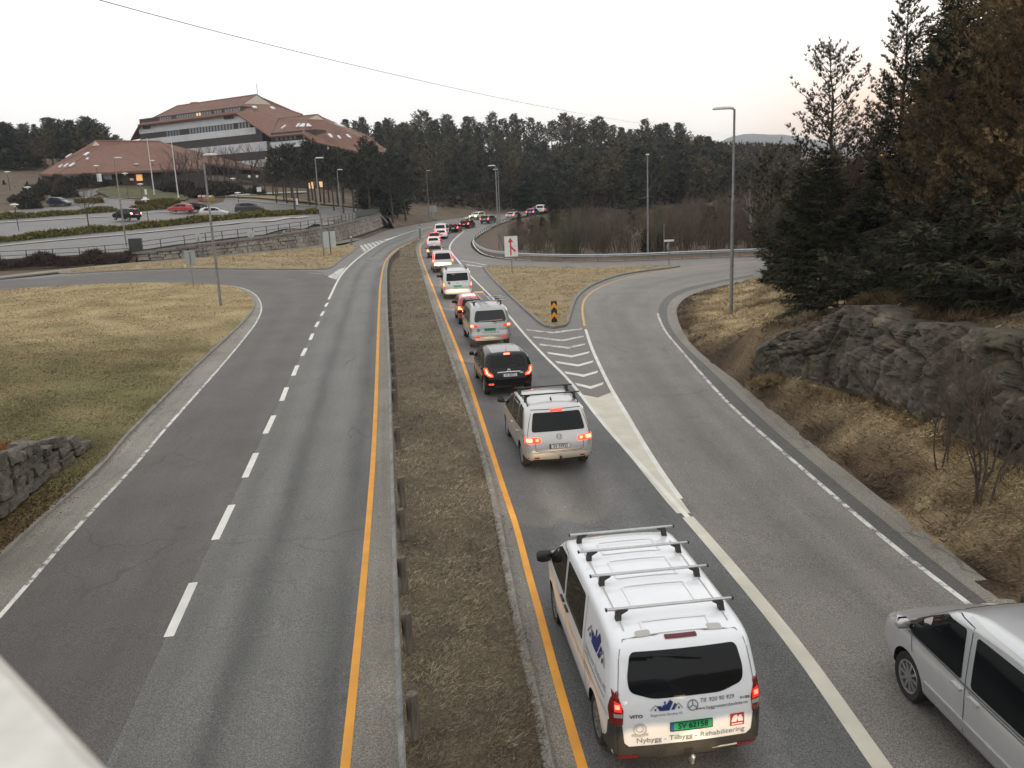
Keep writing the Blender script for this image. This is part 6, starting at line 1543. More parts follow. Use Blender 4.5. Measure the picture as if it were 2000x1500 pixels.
lights(v, B, [(-.90,.865),(-.805,.865),(-.79,1.04),(-.83,1.17),(-.895,1.27),(-.90,1.27)], TL_off, [(-.885,1.03),(-.81,1.02),(-.815,1.12),(-.88,1.15)], TL_mid)
for k, sg in enumerate((-1, 1)):
    o = [c for c in v.children if c.name.startswith('tail_light')][k]
    hot = [(sg*.875,1.06),(sg*.83,1.06),(sg*.83,1.11),(sg*.875,1.11)]; B.add(o, 'brake_lamp', 'rear', hot if sg > 0 else hot[::-1], lamp('brake_bulb', (1,.08,.04), 9, (.5,.02,.02)), .026, .08, .01)
    cl_ = [(sg*.895,.955),(sg*.80,.955),(sg*.80,1.0),(sg*.895,1.0)]; B.add(o, 'reverse_lamp', 'rear', cl_ if sg > 0 else cl_[::-1], TL_clear, .018, .08, .01)
B.line(v, 'tailgate_gap', 'rear', [(-.82,.60),(-.815,1.0),(-.84,1.25),(-.80,1.60),(-.74,1.82),(.74,1.82),(.80,1.60),(.84,1.25),(.815,1.0),(.82,.60)], .010, m_inkg)
plate(v, B, 'SV 62158', (.03,.79), True)
lg = B.text(v, 'lettering', 'rear', 'Nybygg - Tilbygg - Rehabilitering', .092, (.03,.640), m_inkg, shear=.0, sx=1.12)
B.text(v, 'lettering', 'rear', 'Tlf. 920 90 929', .072, (.36,1.075), m_ink, shear=.15, sx=.98)
B.text(v, 'lettering', 'rear', 'www.byggmesterslandnes.no', .060, (.42,.985), m_ink, sx=.95)
B.text(v, 'lettering', 'rear', 'VITO', .052, (-.64,.955), m_ink, sx=1.35, bold=.002); B.text(v, 'lettering', 'rear', '111 CDI', .036, (.71,1.045), m_ink, sx=1.0, bold=.002)
B.text(v, 'lettering', 'rear', 'Byggmester Slandnes AS', .044, (-.27,.955), m_inkg, sx=.90)
def house(root, B, mode, cx, cz, s):
    f = -1 if mode == 'left' else 1
    def q(pts): return [(cx+f*a*s, cz+b*s) for a, b in pts] if f > 0 else [(cx+f*a*s, cz+b*s) for a, b in pts][::-1]
    o = B.add(root, 'house_logo', mode, [q([(-.75,.28),(-.42,.28),(-.20,-.10),(-.55,-.12),(-.60,.0)]), q([(-.42,.0),(-.28,.30),(.02,.34),(.30,.70),(.55,.50),(.28,.0),(.22,-.12),(-.36,-.12)]), q([(.36,-.10),(.62,-.10),(.90,.28),(.66,.42)]), q([(-.16,.34),(-.04,.34),(-.04,.60),(-.16,.60)])], m_navy, .010, .12, 0)
    B.line(o, 'logo_outline', mode, [(cx+f*a*s, cz+b*s) for a, b in [(-1.25,-.05),(-.85,.36),(-.55,-.02)]], .016*s/.16*.6, m_inkg, .010)
    B.line(o, 'logo_outline', mode, [(cx+f*a*s, cz+b*s) for a, b in [(.62,.10),(.98,.38),(1.3,-.05)]], .016*s/.16*.6, m_inkg, .010)
    B.add(o, 'logo_window', mode, [q([(-.93,-.08),(-.80,-.08),(-.80,.09),(-.93,.09)]), q([(.92,-.06),(1.05,-.06),(1.05,.12),(.92,.12)])], m_ink, .010, .2, 0)
house(v, B, 'rear', -.27, 1.02, .155)
def ring(root, B, name, mode, c, r, w, mat, n=28): return B.line(root, name, mode, [(c[0]+r*math.cos(2*math.pi*k/n), c[1]+r*math.sin(2*math.pi*k/n)) for k in range(n+1)], w, mat, .012)
o = ring(v, B, 'round_badge', 'rear', (.055,1.035), .062, .012, m_inkg)
for k in range(3):
    a = math.pi/2+k*2*math.pi/3; B.line(o, 'badge_spoke', 'rear', [(.055,1.035), (.055+.06*math.cos(a), 1.035+.06*math.sin(a))], .012, m_inkg, .012)
rb = B.add(v, 'red_badge', 'rear', [(.52,.70),(.70,.70),(.70,.86),(.52,.86)], m_badge, .009, .2, 0)
B.add(rb, 'badge_figure', 'rear', [[(.535,.75),(.60,.75),(.61,.80),(.62,.75),(.685,.75),(.68,.79),(.66,.835),(.635,.835),(.62,.81),(.60,.845),(.57,.835),(.545,.80)], [(.54,.715),(.68,.715),(.68,.73),(.54,.73)]], m_lw, .011, .2, 0)
o = ring(v, B, 'faint_emblem', 'rear', (-.60,.79), .075, .012, m_faint); ring(o, B, 'emblem_ring', 'rear', (-.60,.80), .045, .010, m_faint); B.line(o, 'emblem_band', 'rear', [(-.70,.72),(-.60,.705),(-.50,.72)], .03, m_faint, .011)
side_glass(v, B, [[(2.92,1.12),(3.98,1.15),(4.22,1.20),(3.72,1.55),(3.45,1.68),(3.02,1.70)], [(1.62,1.10),(2.80,1.11),(2.88,1.70),(1.72,1.72)]])
seams(v, B, [[(2.86,.34),(2.86,1.12),(2.96,1.76),(3.42,1.76)], [(1.48,.34),(1.48,1.1),(1.58,1.78)], [(3.95,.34),(4.05,1.1)], [(.35,1.05),(1.45,1.06)], [(.25,.88),(1.5,.87)], [(.12,1.25),(.14,.9)]])
handles(v, B, [(3.02,1.02),(2.70,1.01)], m_black); mirror(v, -.93, 3.28, 1.16, m_black, 1.25); mirror(v, .93, 3.28, 1.16, m_black, 1.25)
B.text(v, 'lettering', 'left', 'Byggmester Slandnes AS', .115, (.85,1.17), m_inkg, sx=.95); house(v, B, 'left', .92, 1.40, .36)
B.text(v, 'lettering', 'left', 'Nybygg - Tilbygg - Rehabilitering', .105, (1.85,.83), m_inkg, sx=1.1); B.text(v, 'lettering', 'left', 'Tlf. 920 90 929', .11, (3.3,.92), m_inkg, sx=1.0)
roof_bars(v, B, (.75,1.65,2.45,3.15), .13, .07, w=.74)
for (a, b) in ((.95,1.5),(1.75,2.3),(2.55,3.0),(.4,.62)):
    for r_ in ([(-.42,a),(.42,a),(.42,b),(-.42,b),(-.42,a)],): B.line(v, 'roof_rib', 'top', r_, .035, P_white, .010)
for sg in (-1, 1): B.line(v, 'roof_gutter', 'top', [(sg*.66,.5),(sg*.68,2.9)], .02, m_faint, .004); B.add(v, 'roof_hinge', 'top', rounded([(sg*.45-.09,.37),(sg*.45+.09,.37),(sg*.45+.09,.46),(sg*.45-.09,.46)], .03), m_faint, .012, .2, .02)
mb = MB(); mb.tube([(0,-1.0,.36),(0,-1.09,.37),(0,-1.11,.45)], .022, 8); mb.lathe([(0,-.02),(.03,.01),(.03,.03),(0,.055)], 10, (0,-1.11,.45)); mb.build('tow_bar', m_galv, v, 50)
for sg in (-1,1): B.add(v, 'bumper_reflector', 'rear', [(sg*.74-.12,.40),(sg*.74+.12,.40),(sg*.74+.12,.45),(sg*.74-.12,.45)], TL_off, .020, .2, .01)

# ---------------------------------------------------------------- 2: silver people carrier
B = Body(SIL_MPV, 1.79, .98, 1.67, .82, 3.50, .315, .16, .17, .15, .07, P_silver)
p, h = place((1022.7,909), (993,849), 1.79)
v = vehicle('silver people carrier with two black roof bars and lit brake lights, second in the queue', 'people_carrier', 'car', B, p, h)
wheels(v, B, m_rim)
B.add(v, 'rear_window', 'rear', rounded([(-.68,1.06),(.68,1.06),(.66,1.22),(.60,1.50),(-.60,1.50),(-.66,1.22)], .06), G_dark, .006)
B.add(v, 'high_brake_light', 'rear', rounded([(-.16,1.515),(.16,1.515),(.16,1.55),(-.16,1.55)], .01), TL_on, .014)
lights(v, B, rounded([(-.86,.80),(-.50,.79),(-.46,.83),(-.49,.92),(-.84,.95)], .03), TL_on, rounded([(-.82,.83),(-.68,.83),(-.68,.92),(-.82,.92)], .03))
for k, o in enumerate([c for c in v.children if c.name.startswith('tail_light')]):
    sg = -1 if k == 0 else 1; q = [(sg*.60,.84),(sg*.53,.84),(sg*.53,.90),(sg*.60,.90)]; B.add(o, 'lamp_core', 'rear', q if sg > 0 else q[::-1], TL_orange, .02, .1, .01)
plate(v, B, 'SV 59925', (0,.70), False)
o = ring(v, B, 'round_badge', 'rear', (0,.93), .062, .013, m_inkg); B.line(o, 'badge_letters', 'rear', [(-.045,.965),(-.02,.905),(0,.945),(.02,.905),(.045,.965)], .012, m_inkg, .012)
B.line(v, 'tailgate_gap', 'rear', [(-.62,.79),(-.60,.60),(-.52,.575),(.52,.575),(.60,.60),(.62,.79)], .012, m_seam); B.line(v, 'tailgate_gap', 'rear', [(-.80,.955),(-.72,1.30),(-.63,1.56),(.63,1.56),(.72,1.30),(.80,.955)], .010, m_seam)
B.line(v, 'bumper_gap', 'rear', [(-.88,.56),(-.6,.545),(.6,.545),(.88,.56)], .010, m_seam)
for sg in (-1, 1): B.add(v, 'bumper_reflector', 'rear', [(sg*.66-.14,.40),(sg*.66+.14,.40),(sg*.66+.14,.44),(sg*.66-.14,.44)], TL_off, .012, .2, .01)
B.add(v, 'bumper_lower_trim', 'rear', [(-.80,.27),(.80,.27),(.80,.335),(-.80,.335)], m_trim, .01, .2, .01)
side_glass(v, B, [[(2.18,1.02),(3.02,1.02),(3.36,1.06),(2.98,1.36),(2.75,1.50),(2.28,1.555)],[(1.22,1.03),(2.10,1.02),(2.18,1.56),(1.35,1.565)],[(.42,1.08),(1.12,1.04),(1.22,1.56),(.75,1.53)]])
seams(v, B, [[(2.13,.30),(2.13,1.0),(2.24,1.60)],[(1.16,.55),(1.18,1.0),(1.30,1.60)],[(3.10,.32),(3.15,1.0)],[(.3,.92),(3.3,.94)]]); handles(v, B, [(2.02,.88),(1.08,.89)], P_silver)
mirror(v, -.86, 2.92, 1.06, m_black); mirror(v, .86, 2.92, 1.06, m_black)
for sg in (-1,1):
    mb = MB(); pts = [B.hit('top', sg*.66, y)[0]+Vector((0,0,(.0 if k in (0,4) else .05))) for k, y in enumerate((.75,.9,1.6,2.3,2.45))]; mb.tube(pts, .018, 8); mb.build('roof_rail', m_black, v, 50)
roof_bars(v, B, (1.15,2.05), .15, .05, mat=m_black, w=.72)
an = MB(); q = B.hit('top', 0, .98)[0]; an.prism([(-.018,-.01),(.018,-.01),(.006,.07),(-.006,.07)], .10, o=(0,q.y,q.z)); an.build('antenna_fin', m_black, v)
mb = MB(); mb.tube([(0.0,-.80,.33),(0.0,-.90,.33),(0,-.92,.42)], .024, 8); mb.lathe([(0,-.02),(.032,.01),(.032,.035),(0,.06)], 10, (0,-.92,.42)); mb.build('tow_bar', m_black, v, 50)
touran = v

# ---------------------------------------------------------------- 3: black hatchback
B = Body(SIL_HATCH, 1.695, .93, 1.51, .70, 3.21, .30, .17, .18, .17, .09, P_black)
p, h = place((948,769), (930.7,737), 1.695)
v = vehicle('small glossy black hatchback with glowing red tail lights, third in the queue', 'hatchback', 'car', B, p, h)
wheels(v, B, m_rim, .19)
B.add(v, 'rear_window', 'rear', rounded([(-.62,1.0),(.62,1.0),(.62,1.10),(.54,1.34),(-.54,1.34),(-.62,1.10)], .05), G_dark, .006)
B.add(v, 'high_brake_light', 'rear', rounded([(-.10,1.375),(.10,1.375),(.10,1.41),(-.10,1.41)], .01), TL_hot, .016)
B.add(v, 'roof_panel', 'top', rounded([(-.50,.60),(.50,.60),(.53,2.2),(-.53,2.2)], .08), mottled('roof_sky_reflection_tone', (.30,.29,.28), (.36,.35,.34), 2, .22, .9), .004, .12, .004)  # black roof overlaid with pale metal: grazing sky reflection put into the colour
lights(v, B, rounded([(-.82,.98),(-.80,.80),(-.70,.72),(-.54,.70),(-.56,.78),(-.68,.86),(-.72,1.0)], .02), TL_on, rounded([(-.775,.95),(-.765,.82),(-.69,.755),(-.60,.735),(-.61,.76),(-.70,.82),(-.735,.95)], .01))
plate(v, B, 'SV 58573', (.02,.745), False, .50)
B.line(v, 'chrome_strip', 'rear', [(-.40,.845),(0,.855),(.40,.845)], .022, m_chrome, .016)
o = ring(v, B, 'oval_badge', 'rear', (0,.90), .045, .011, m_chrome); B.line(o, 'badge_bar', 'rear', [(-.03,.915),(.03,.915)], .010, m_chrome, .013)
B.text(v, 'lettering', 'rear', 'YARIS', .05, (.42,.80), m_chrome, bold=.001); 
B.line(v, 'bumper_gap', 'rear', [(-.80,.66),(-.5,.62),(.5,.62),(.80,.66)], .010, m_seam); B.add(v, 'diffuser', 'rear', rounded([(-.45,.30),(.45,.30),(.52,.40),(-.52,.40)], .03), m_trim, .008, .15, .01)
for sg in (-1,1): B.add(v, 'bumper_reflector', 'rear', [(sg*.62-.08,.44),(sg*.62+.08,.44),(sg*.62+.08,.48),(sg*.62-.08,.48)], TL_on if sg < 0 else TL_off, .012, .2, .01)
side_glass(v, B, [[(1.72,.97),(2.55,.96),(2.90,1.0),(2.62,1.22),(2.35,1.35),(1.80,1.405)],[(.72,1.03),(1.62,.98),(1.70,1.41),(1.0,1.385)]]); seams(v, B, [[(1.66,.28),(1.67,.95),(1.75,1.44)],[(.78,.62),(.85,1.4)]]); handles(v, B, [(1.5,.88),(.80,.90)], P_black)
mirror(v, -.82, 2.42, .98, P_black, .95); mirror(v, .82, 2.42, .98, P_black, .95); wiper(v, B, (-.05,1.005), (.28,1.04))
mb = MB(); q = B.hit('top', 0, .62)[0]; mb.tube([q, q+Vector((0,-.12,.22))], [.008,.003], 6); mb.build('antenna', m_black, v)

# ---------------------------------------------------------------- 4: silver grey delivery van with ladder rack
SIL_H1 = [(.14,.34),(.02,.38),(.0,.50),(.0,.66),(.06,.70),(.08,.95),(.11,1.14),(.28,1.64),(.38,1.80),(.62,1.87),(1.2,1.90),(2.2,1.90),(2.9,1.85),(3.2,1.76),(3.9,1.18),(4.1,1.10),(4.5,.98),(4.66,.80),(4.72,.58),(4.68,.36),(4.5,.28),(3.3,.27),(1.1,.27)]
B = Body(SIL_H1, 1.82, 1.08, 1.90, .95, 3.85, .33, .20, .15, .16, .07, P_grey)
p, h = place((920,677), (908,656.5), 1.82)
v = vehicle('silver grey delivery van with a ladder on its roof rack and green plate', 'delivery_van', 'van', B, p, h)
wheels(v, B, m_steelrim)
B.add(v, 'rear_window', 'rear', rounded([(-.69,1.19),(.69,1.19),(.69,1.35),(.60,1.67),(-.60,1.67),(-.69,1.35)], .08), G_mid, .006)
lights(v, B, rounded([(-.88,.96),(-.60,.97),(-.54,1.02),(-.64,1.09),(-.88,1.10)], .03), TL_mid, rounded([(-.86,.985),(-.72,.985),(-.72,1.08),(-.86,1.08)], .03))
plate(v, B, 'SV 29107', (-.03,.86), True, .48); B.add(v, 'plate_recess', 'rear', [(-.34,.925),(.34,.925),(.34,.955),(-.34,.955)], P_silver, .03, .2, .03)
B.text(v, 'lettering', 'rear', 'ElVVS', .12, (.52,1.145), m_ink); ring(v, B, 'round_badge', 'rear', (.20,1.145), .05, .018, m_ink); B.text(v, 'lettering', 'rear', 'RORLEGGER', .06, (.55,.84), m_ink)
B.text(v, 'lettering', 'rear', 'TLF 51 66 88 00', .09, (0,.735), m_ink, sx=1.2); o = ring(v, B, 'round_badge', 'rear', (-.55,.85), .05, .03, m_ink)
B.add(v, 'rear_bumper', 'rear', rounded([(-.90,.40),(.90,.40),(.90,.66),(-.90,.66)], .05), P_grey, .02, .12, .03)
for sg in (-1,1): B.add(v, 'bumper_reflector', 'rear', [(sg*.58-.11,.52),(sg*.58+.11,.52),(sg*.58+.11,.59),(sg*.58-.11,.59)], TL_mid, .03, .2, .01)
B.line(v, 'tailgate_gap', 'rear', [(-.86,.70),(-.86,.95)], .012, m_seam); wiper(v, B, (.05,1.19), (.36,1.15))
B.line(v, 'window_sticker', 'rear', [(-.05,1.25),(.55,1.27)], .03, m_badge, .010); B.line(v, 'window_sticker', 'rear', [(-.5,1.235),(.55,1.24)], .018, m_faint, .010)
side_glass(v, B, [[(2.75,1.12),(3.65,1.12),(3.3,1.42),(3.05,1.62),(2.8,1.66)],[(1.5,1.13),(2.65,1.12),(2.70,1.67),(1.55,1.68)],[(.45,1.17),(1.38,1.13),(1.42,1.68),(.68,1.66)]]); seams(v, B, [[(2.70,.35),(2.70,1.1),(2.75,1.75)],[(1.43,.4),(1.45,1.7)]]); handles(v, B, [(2.85,1.0)], m_black)
mirror(v, -.88, 3.05, 1.18, m_black, 1.1); mirror(v, .88, 3.05, 1.18, m_black, 1.1)
roof_bars(v, B, (.95,1.75,2.55), .16, .25, w=.66)
lad = empty('ladder', p, h); tag(lad, 'alloy ladder with an orange end tied on the delivery van roof rack', 'ladder')
mb = MB(); zl = B.H+.20
for sx in (-.28,.06): mb.box((sx, 1.0, zl), (.035,3.1,.06))
mb.build('side_rails', m_bar, lad); mb = MB()
for k in range(11): mb.box((-.11,-.45+k*.28,zl), (.32,.03,.03))
mb.build('rungs', m_bar, lad); mb = MB(); mb.box((-.11,2.35,zl+.03), (.42,.5,.05)); mb.build('orange_end', m_ladder, lad)

# ---------------------------------------------------------------- 5: red hatchback partly hidden
def hatch(label, paint, W_, L_, Ht, p, h, on=True, sil=None, name='hatchback', group=None, plate_txt=None, green=False, box=False, det=True, wells=True, lightcol=None, bars=None, roofm=None, cat='car', nolight=False):
    B = Body(sil_scale(sil or SIL_HATCH, L_, Ht), W_, .60*Ht+.02, Ht, .175*L_, .81*L_, .305, .16, .17, .16, .08, paint, wells)
    v = vehicle(label, name, cat, B, p, h, group); wheels(v, B, m_rim, .2); hw = W_/2; k = Ht/1.51
    B.add(v, 'rear_window', 'rear', rounded([(-hw*.73,1.0*k),(hw*.73,1.0*k),(hw*.72,1.12*k),(hw*.62,1.34*k),(-hw*.62,1.34*k),(-hw*.72,1.12*k)], .05), G_dark, .006)
    side_glass(v, B, [[(.435*L_,.97*k),(.65*L_,.965*k),(.74*L_,1.0*k),(.66*L_,1.22*k),(.59*L_,1.34*k),(.455*L_,1.39*k)],[(.19*L_,1.02*k),(.41*L_,.98*k),(.435*L_,1.39*k),(.25*L_,1.37*k)]])
    B.add(v, 'windscreen', 'front', rounded([(-hw*.78,1.02*k),(hw*.78,1.02*k),(hw*.64,1.36*k),(-hw*.64,1.36*k)], .06), G_mid, .006)
    lights(v, B, rounded([(-hw*.97,.98*k),(-hw*.96,.74*k),(-hw*.70,.72*k),(-hw*.74,.86*k),(-hw*.85,1.0*k)], .02), (lightcol or TL_on) if on else TL_off, rounded([(-hw*.93,.92*k),(-hw*.92,.78*k),(-hw*.76,.77*k),(-hw*.80,.88*k)], .02) if on else None)
    if on: B.add(v, 'high_brake_light', 'rear', [(-.10,1.385*k),(.10,1.385*k),(.10,1.42*k),(-.10,1.42*k)], TL_on, .016)
    B.add(v, 'number_plate', 'rear', [(-.25,.74*k-.05),(.25,.74*k-.05),(.25,.74*k+.05),(-.25,.74*k+.05)], m_plateg if green else m_platew, .016, .3, .02)
    for q in both([(-hw*.86,.62*k),(-hw*.55,.64*k),(-hw*.58,.72*k),(-hw*.84,.74*k)]): B.add(v, 'headlight', 'front', q, TL_clear, .01, .12, .015)
    B.add(v, 'grille', 'front', rounded([(-hw*.5,.38*k),(hw*.5,.38*k),(hw*.45,.58*k),(-hw*.45,.58*k)], .04), m_trim, .008, .15, .01)
    B.add(v, 'bumper_lower_trim', 'rear', [(-hw*.8,.27),(hw*.8,.27),(hw*.8,.36),(-hw*.8,.36)], m_trim, .01, .2, .01)
    seams(v, B, [[(.42*L_,.3),(.425*L_,.95*k),(.445*L_,1.42*k)],[(.21*L_,.6),(.235*L_,1.38*k)],[(.655*L_,.3),(.66*L_,.95*k)]])
    for sg in (-1,1): mirror(v, sg*hw*.97, .61*L_-B.ra, .985*k, m_black if roofm else paint, .95)
    if roofm: B.add(v, 'roof_panel', 'top', rounded([(-hw*.62,.17*L_),(hw*.62,.17*L_),(hw*.62,.56*L_),(-hw*.62,.56*L_)], .08), roofm, .006, .12, .006)
    if bars: roof_bars(v, B, bars, .13, .03, w=hw*.8)
    if box:
        bx = MB(); z = B.H+.06; secs = [(-.2,.28,.10),(.0,.38,.30),(.9,.40,.36),(1.6,.34,.22),(1.85,.22,.08)]; V = []; F = []
        for (y, w, t) in secs:
            for (a, c) in ((-1,.25),(-.85,.9),(-.4,1.05),(.4,1.05),(.85,.9),(1,.25),(.8,0),(-.8,0)): V.append((a*w, y+.15*L_*0+.35, z+c*t))
        for i in range(4):
            for j in range(8): F.append((i*8+j, i*8+(j+1) % 8, i*8+8+(j+1) % 8, i*8+8+j))
        F += [tuple(range(8)), tuple(32+j for j in range(8))]; bx.add(V, F); r = empty('roof_box', p, h); tag(r, ('grey' if box == 2 else 'black')+' luggage box on the '+' '.join(label.split()[:2])+' car in the bend of the queue', 'roof box'); bx.build('shell', m_faint if box == 2 else m_black, r, 40)
        mb = MB()
        for yy in (.5,1.4): mb.box((0,yy,z-.02),(1.0,.04,.05))
        mb.build('bars', m_black, r)
    return v, B
p, h = place((897.5,633), (889.5,617.5), 1.70)
hatch('bright red hatchback with a white roof hidden behind the delivery van', P_red, 1.70, 3.85, 1.50, p, h, True, roofm=P_white, lightcol=TL_orange)

# ---------------------------------------------------------------- 6: white minibus van, 7: older silver van
def boxvan(label, paint, rl, fl, W_, sil, Ht, win, tl, tlcore, tlm, name='van', plate_green=True, bars=(), txt=(), trim=False, Lr=(1.0,4.0), cen=None, hd=None):
    B = Body(sil, W_, 1.12, Ht, Lr[0], Lr[1], .335, .13, .11, .14, .05, paint)
    if cen: p, h = cen, hd
    else: p, h = place(rl, fl, W_)
    v = vehicle(label, name, 'van', B, p, h); wheels(v, B, m_steelrim)
    B.add(v, 'rear_window', 'rear', rounded(win, .06), G_dark, .006); lights(v, B, tl, tlm, tlcore, TL_orange if tlm is not TL_on else TL_hot)
    if plate_green is not None: B.add(v, 'number_plate', 'rear', [(-.26,.80),(.26,.80),(.26,.91),(-.26,.91)], m_plateg if plate_green else m_platew, .018, .3, .02)
    B.add(v, 'rear_bumper', 'rear', rounded([(-W_*.49,.34),(W_*.49,.34),(W_*.49,.50 if not trim else .62),(-W_*.49,.50 if not trim else .62)], .03), m_trim if trim else paint, .02, .12, .02)
    side_glass(v, B, [[(2.75,1.14),(3.85,1.16),(3.45,1.52),(3.1,1.68),(2.8,1.70)],[(1.5,1.14),(2.65,1.14),(2.70,1.72),(1.55,1.73)],[(.42,1.17),(1.38,1.15),(1.42,1.73),(.55,1.71)]]); seams(v, B, [[(2.70,.35),(2.70,1.1),(2.75,1.78)],[(1.43,.4),(1.45,1.75)]])
    B.add(v, 'windscreen', 'front', rounded([(-.78,1.22),(.78,1.22),(.68,1.74),(-.68,1.74)], .06), G_mid, .006)
    for sg in (-1,1): mirror(v, sg*W_*.49, 3.15-.0, 1.18, m_black, 1.2)
    B.line(v, 'tailgate_gap', 'rear', [(-.84,.55),(-.83,1.2),(-.76,1.80),(.76,1.80),(.83,1.2),(.84,.55)], .012, m_seam)
    if bars: roof_bars(v, B, bars, .13, .04, w=.74)
    for (s, sz, pos, m) in txt: B.text(v, 'lettering', 'rear', s, sz, pos, m)
    return v, B
v, B = boxvan('silver white van with bars across its roof, orange lamps and a dark round sticker', paintm('paint_light_silver', (.60,.61,.63), .3), (868,582.5), (862.5,571), 1.90, SIL_BOXV, 1.97, [(-.72,1.20),(.72,1.20),(.68,1.70),(-.68,1.70)], [(-.945,.72),(-.83,.72),(-.83,1.12),(-.94,1.12)], [(-.93,.86),(-.845,.86),(-.845,1.08),(-.93,1.08)], TL_mid, 'van', True, (.6,1.2,1.8,2.4), [('TRANSPORTER', .06, (.46,1.11), m_inkg), ('BOSTAD', .06, (-.25,1.63), m_lw)])
ring(v, B, 'round_badge', 'rear', (0,1.08), .055, .018, m_inkg); o = B.add(v, 'round_sticker', 'rear', [(-.55+.09*math.cos(k*.4), 1.09+.09*math.sin(k*.4)) for k in range(16)], m_ink, .010, .2, 0); B.line(o, 'sticker_mark', 'rear', [(-.60,1.08),(-.55,1.12),(-.50,1.08)], .02, m_lw, .013)
v, B = boxvan('older silver van with a low black bumper lit by yellow headlight glare', P_silver, (846.5,531.5), (841.5,523), 1.90, SIL_VAN, 1.91, [(-.70,1.16),(.70,1.16),(.70,1.40),(.60,1.70),(-.60,1.70),(-.70,1.40)], [(-.93,.95),(-.82,.95),(-.78,1.2),(-.75,1.72),(-.80,1.72),(-.90,1.3)], [(-.92,1.0),(-.83,1.0),(-.81,1.16),(-.90,1.16)], TL_on, 'van', None, (), (), True)

# ---------------------------------------------------------------- the rest of the queue
Q_line = smooth_line([G(868,660), G(862,600), G(858,560), G(851,522), G(848,503), G(846.5,484), G(850,472), G(861,461), G(880,452), G(906,445), G(945,436), G(996,427), G(1034,421), G(1072,411), G(1090,404)], .5, 2)
def qdir(p):
    i = int(np.argmin(np.hypot(Q_line[:, 0]-p.x, Q_line[:, 1]-p.y))); a, b = Q_line[max(i-8, 0)], Q_line[min(i+8, len(Q_line)-1)]; d = b-a; return math.atan2(-d[0], d[1])
def qcar(px, py, hd=None):
    p = G(px, py); h = qdir(p) if hd is None else hd; f = Vector((-math.sin(h), math.cos(h), 0)); q = p+f*.72; q.z = float(H(q.x, q.y)); return q, h
QC = [((850,504),P_dgrey,1.76,4.2,1.46,SIL_HATCH,'dark grey hatchback in the queue ahead of the older silver van',0,0,TL_orange,None),
 ((847.5,485.5),P_white,1.72,4.0,1.5,SIL_HATCH,'white hatchback in the queue just ahead of the dark grey one',0,0,TL_on,None),
 ((849,474),P_red,1.75,4.1,1.48,SIL_HATCH,'red hatchback squeezed between two white cars in the queue',0,0,TL_on,None),
 ((861.5,467.5),P_white,1.80,4.5,1.50,SIL_WAGON,'white estate car with bright red lamps beside the minibus',0,0,TL_on,None),
 ((885,454.5),P_black,1.78,4.3,1.47,SIL_HATCH,'black hatchback in the bend right of the white minibus',0,0,TL_on,None),
 ((906.5,447),P_black,1.82,4.5,1.56,SIL_WAGON,'black estate car with a roof box in the bend',0,2,TL_on,None),
 ((946,437.5),P_dgrey,1.84,4.5,1.66,SIL_SUV,'dark off-roader with red lamps in front of the pale oncoming car',0,0,TL_on,None),
 ((996,428.5),P_grey,1.80,4.5,1.48,SIL_WAGON,'grey estate car with a dark roof box near the end of the bend',0,1,TL_on,None),
 ((1035,422),P_violet,1.80,4.4,1.55,SIL_SUV,'violet blue car with two bright red lamps at the far bend',0,0,TL_on,None),
 ((1046,416.5),P_red,1.75,4.2,1.5,SIL_HATCH,'red car half hidden at the far end of the queue',0,0,TL_on,None)]
for (c, pt, w, l, ht, sil, lab, _b, bx, lc, _n) in QC:
    p, h = qcar(*c); hatch(lab, pt, w, l, ht, p, h, True, sil, 'estate_car' if sil is SIL_WAGON else 'off_roader' if sil is SIL_SUV else 'hatchback', None, None, False, bx, True, False, lc)
for c, lab, pt, wv in [((860.5,461),'white minibus with a flat roof rack in the bend of the queue',P_white,1.9),((1054.5,417),'white van near the end of the queue by the grey sign board',P_white,1.9),((1072,410.5),'last white van visible at the far end of the queue',P_silver,1.9)]:
    p, h = qcar(*c); p = p+Vector((-math.sin(h), math.cos(h), 0))*.3
    boxvan(lab, pt, None, None, wv, SIL_BOXV, 1.97, [(-.72,1.20),(.72,1.20),(.68,1.70),(-.68,1.70)], [(-.945,.72),(-.83,.72),(-.83,1.12),(-.94,1.12)], [(-.93,.86),(-.845,.86),(-.845,1.08),(-.93,1.08)], TL_on, 'minibus' if 'minibus' in lab else 'van', True, (.6,1.4,2.2) if 'minibus' in lab else (), (), False, cen=p, hd=h)
# oncoming pale car, headlights towards us
p = G(939,427.5); h = qdir(p)+math.pi; v, B = hatch('pale yellow and white oncoming car behind the dark off-roader', P_cream, 1.8, 4.6, 1.55, p, h, False, SIL_WAGON, 'estate_car')
for q in both([(-.80,.60),(-.52,.62),(-.55,.70),(-.78,.72)]): B.add(v, 'lit_headlight', 'front', q, HL_on, .02, .12, .015)
# ---------------------------------------------------------------- silver van driving away on the slip lane
SIL_JET = [(.14,.28),(.03,.34),(.0,.5),(.0,.85),(.03,1.05),(.08,1.25),(.20,1.70),(.30,1.83),(.6,1.90),(1.4,1.92),(2.4,1.91),(3.0,1.86),(3.35,1.76),(3.75,1.48),(4.15,1.18),(4.4,1.08),(4.82,.96),(4.95,.82),(4.98,.6),(4.94,.36),(4.75,.24),(3.5,.22),(1.2,.22)]
B = Body(SIL_JET, 1.92, 1.06, 1.92, 1.0, 4.05, .345, .15, .14, .16, .04, paintm('paint_silver_van', (.56,.57,.58), .55, .28))
a = G(1772,1364); h = rad(4.0); r_ = Vector((math.cos(h), math.sin(h), 0)); f_ = Vector((-math.sin(h), math.cos(h), 0)); p = a+r_*(1.92/2-.06)-f_*3.05
v = vehicle('silver van with dark side windows driving up the slip lane at the right edge', 'silver_van', 'van', B, p, h); wheels(v, B, m_rim)
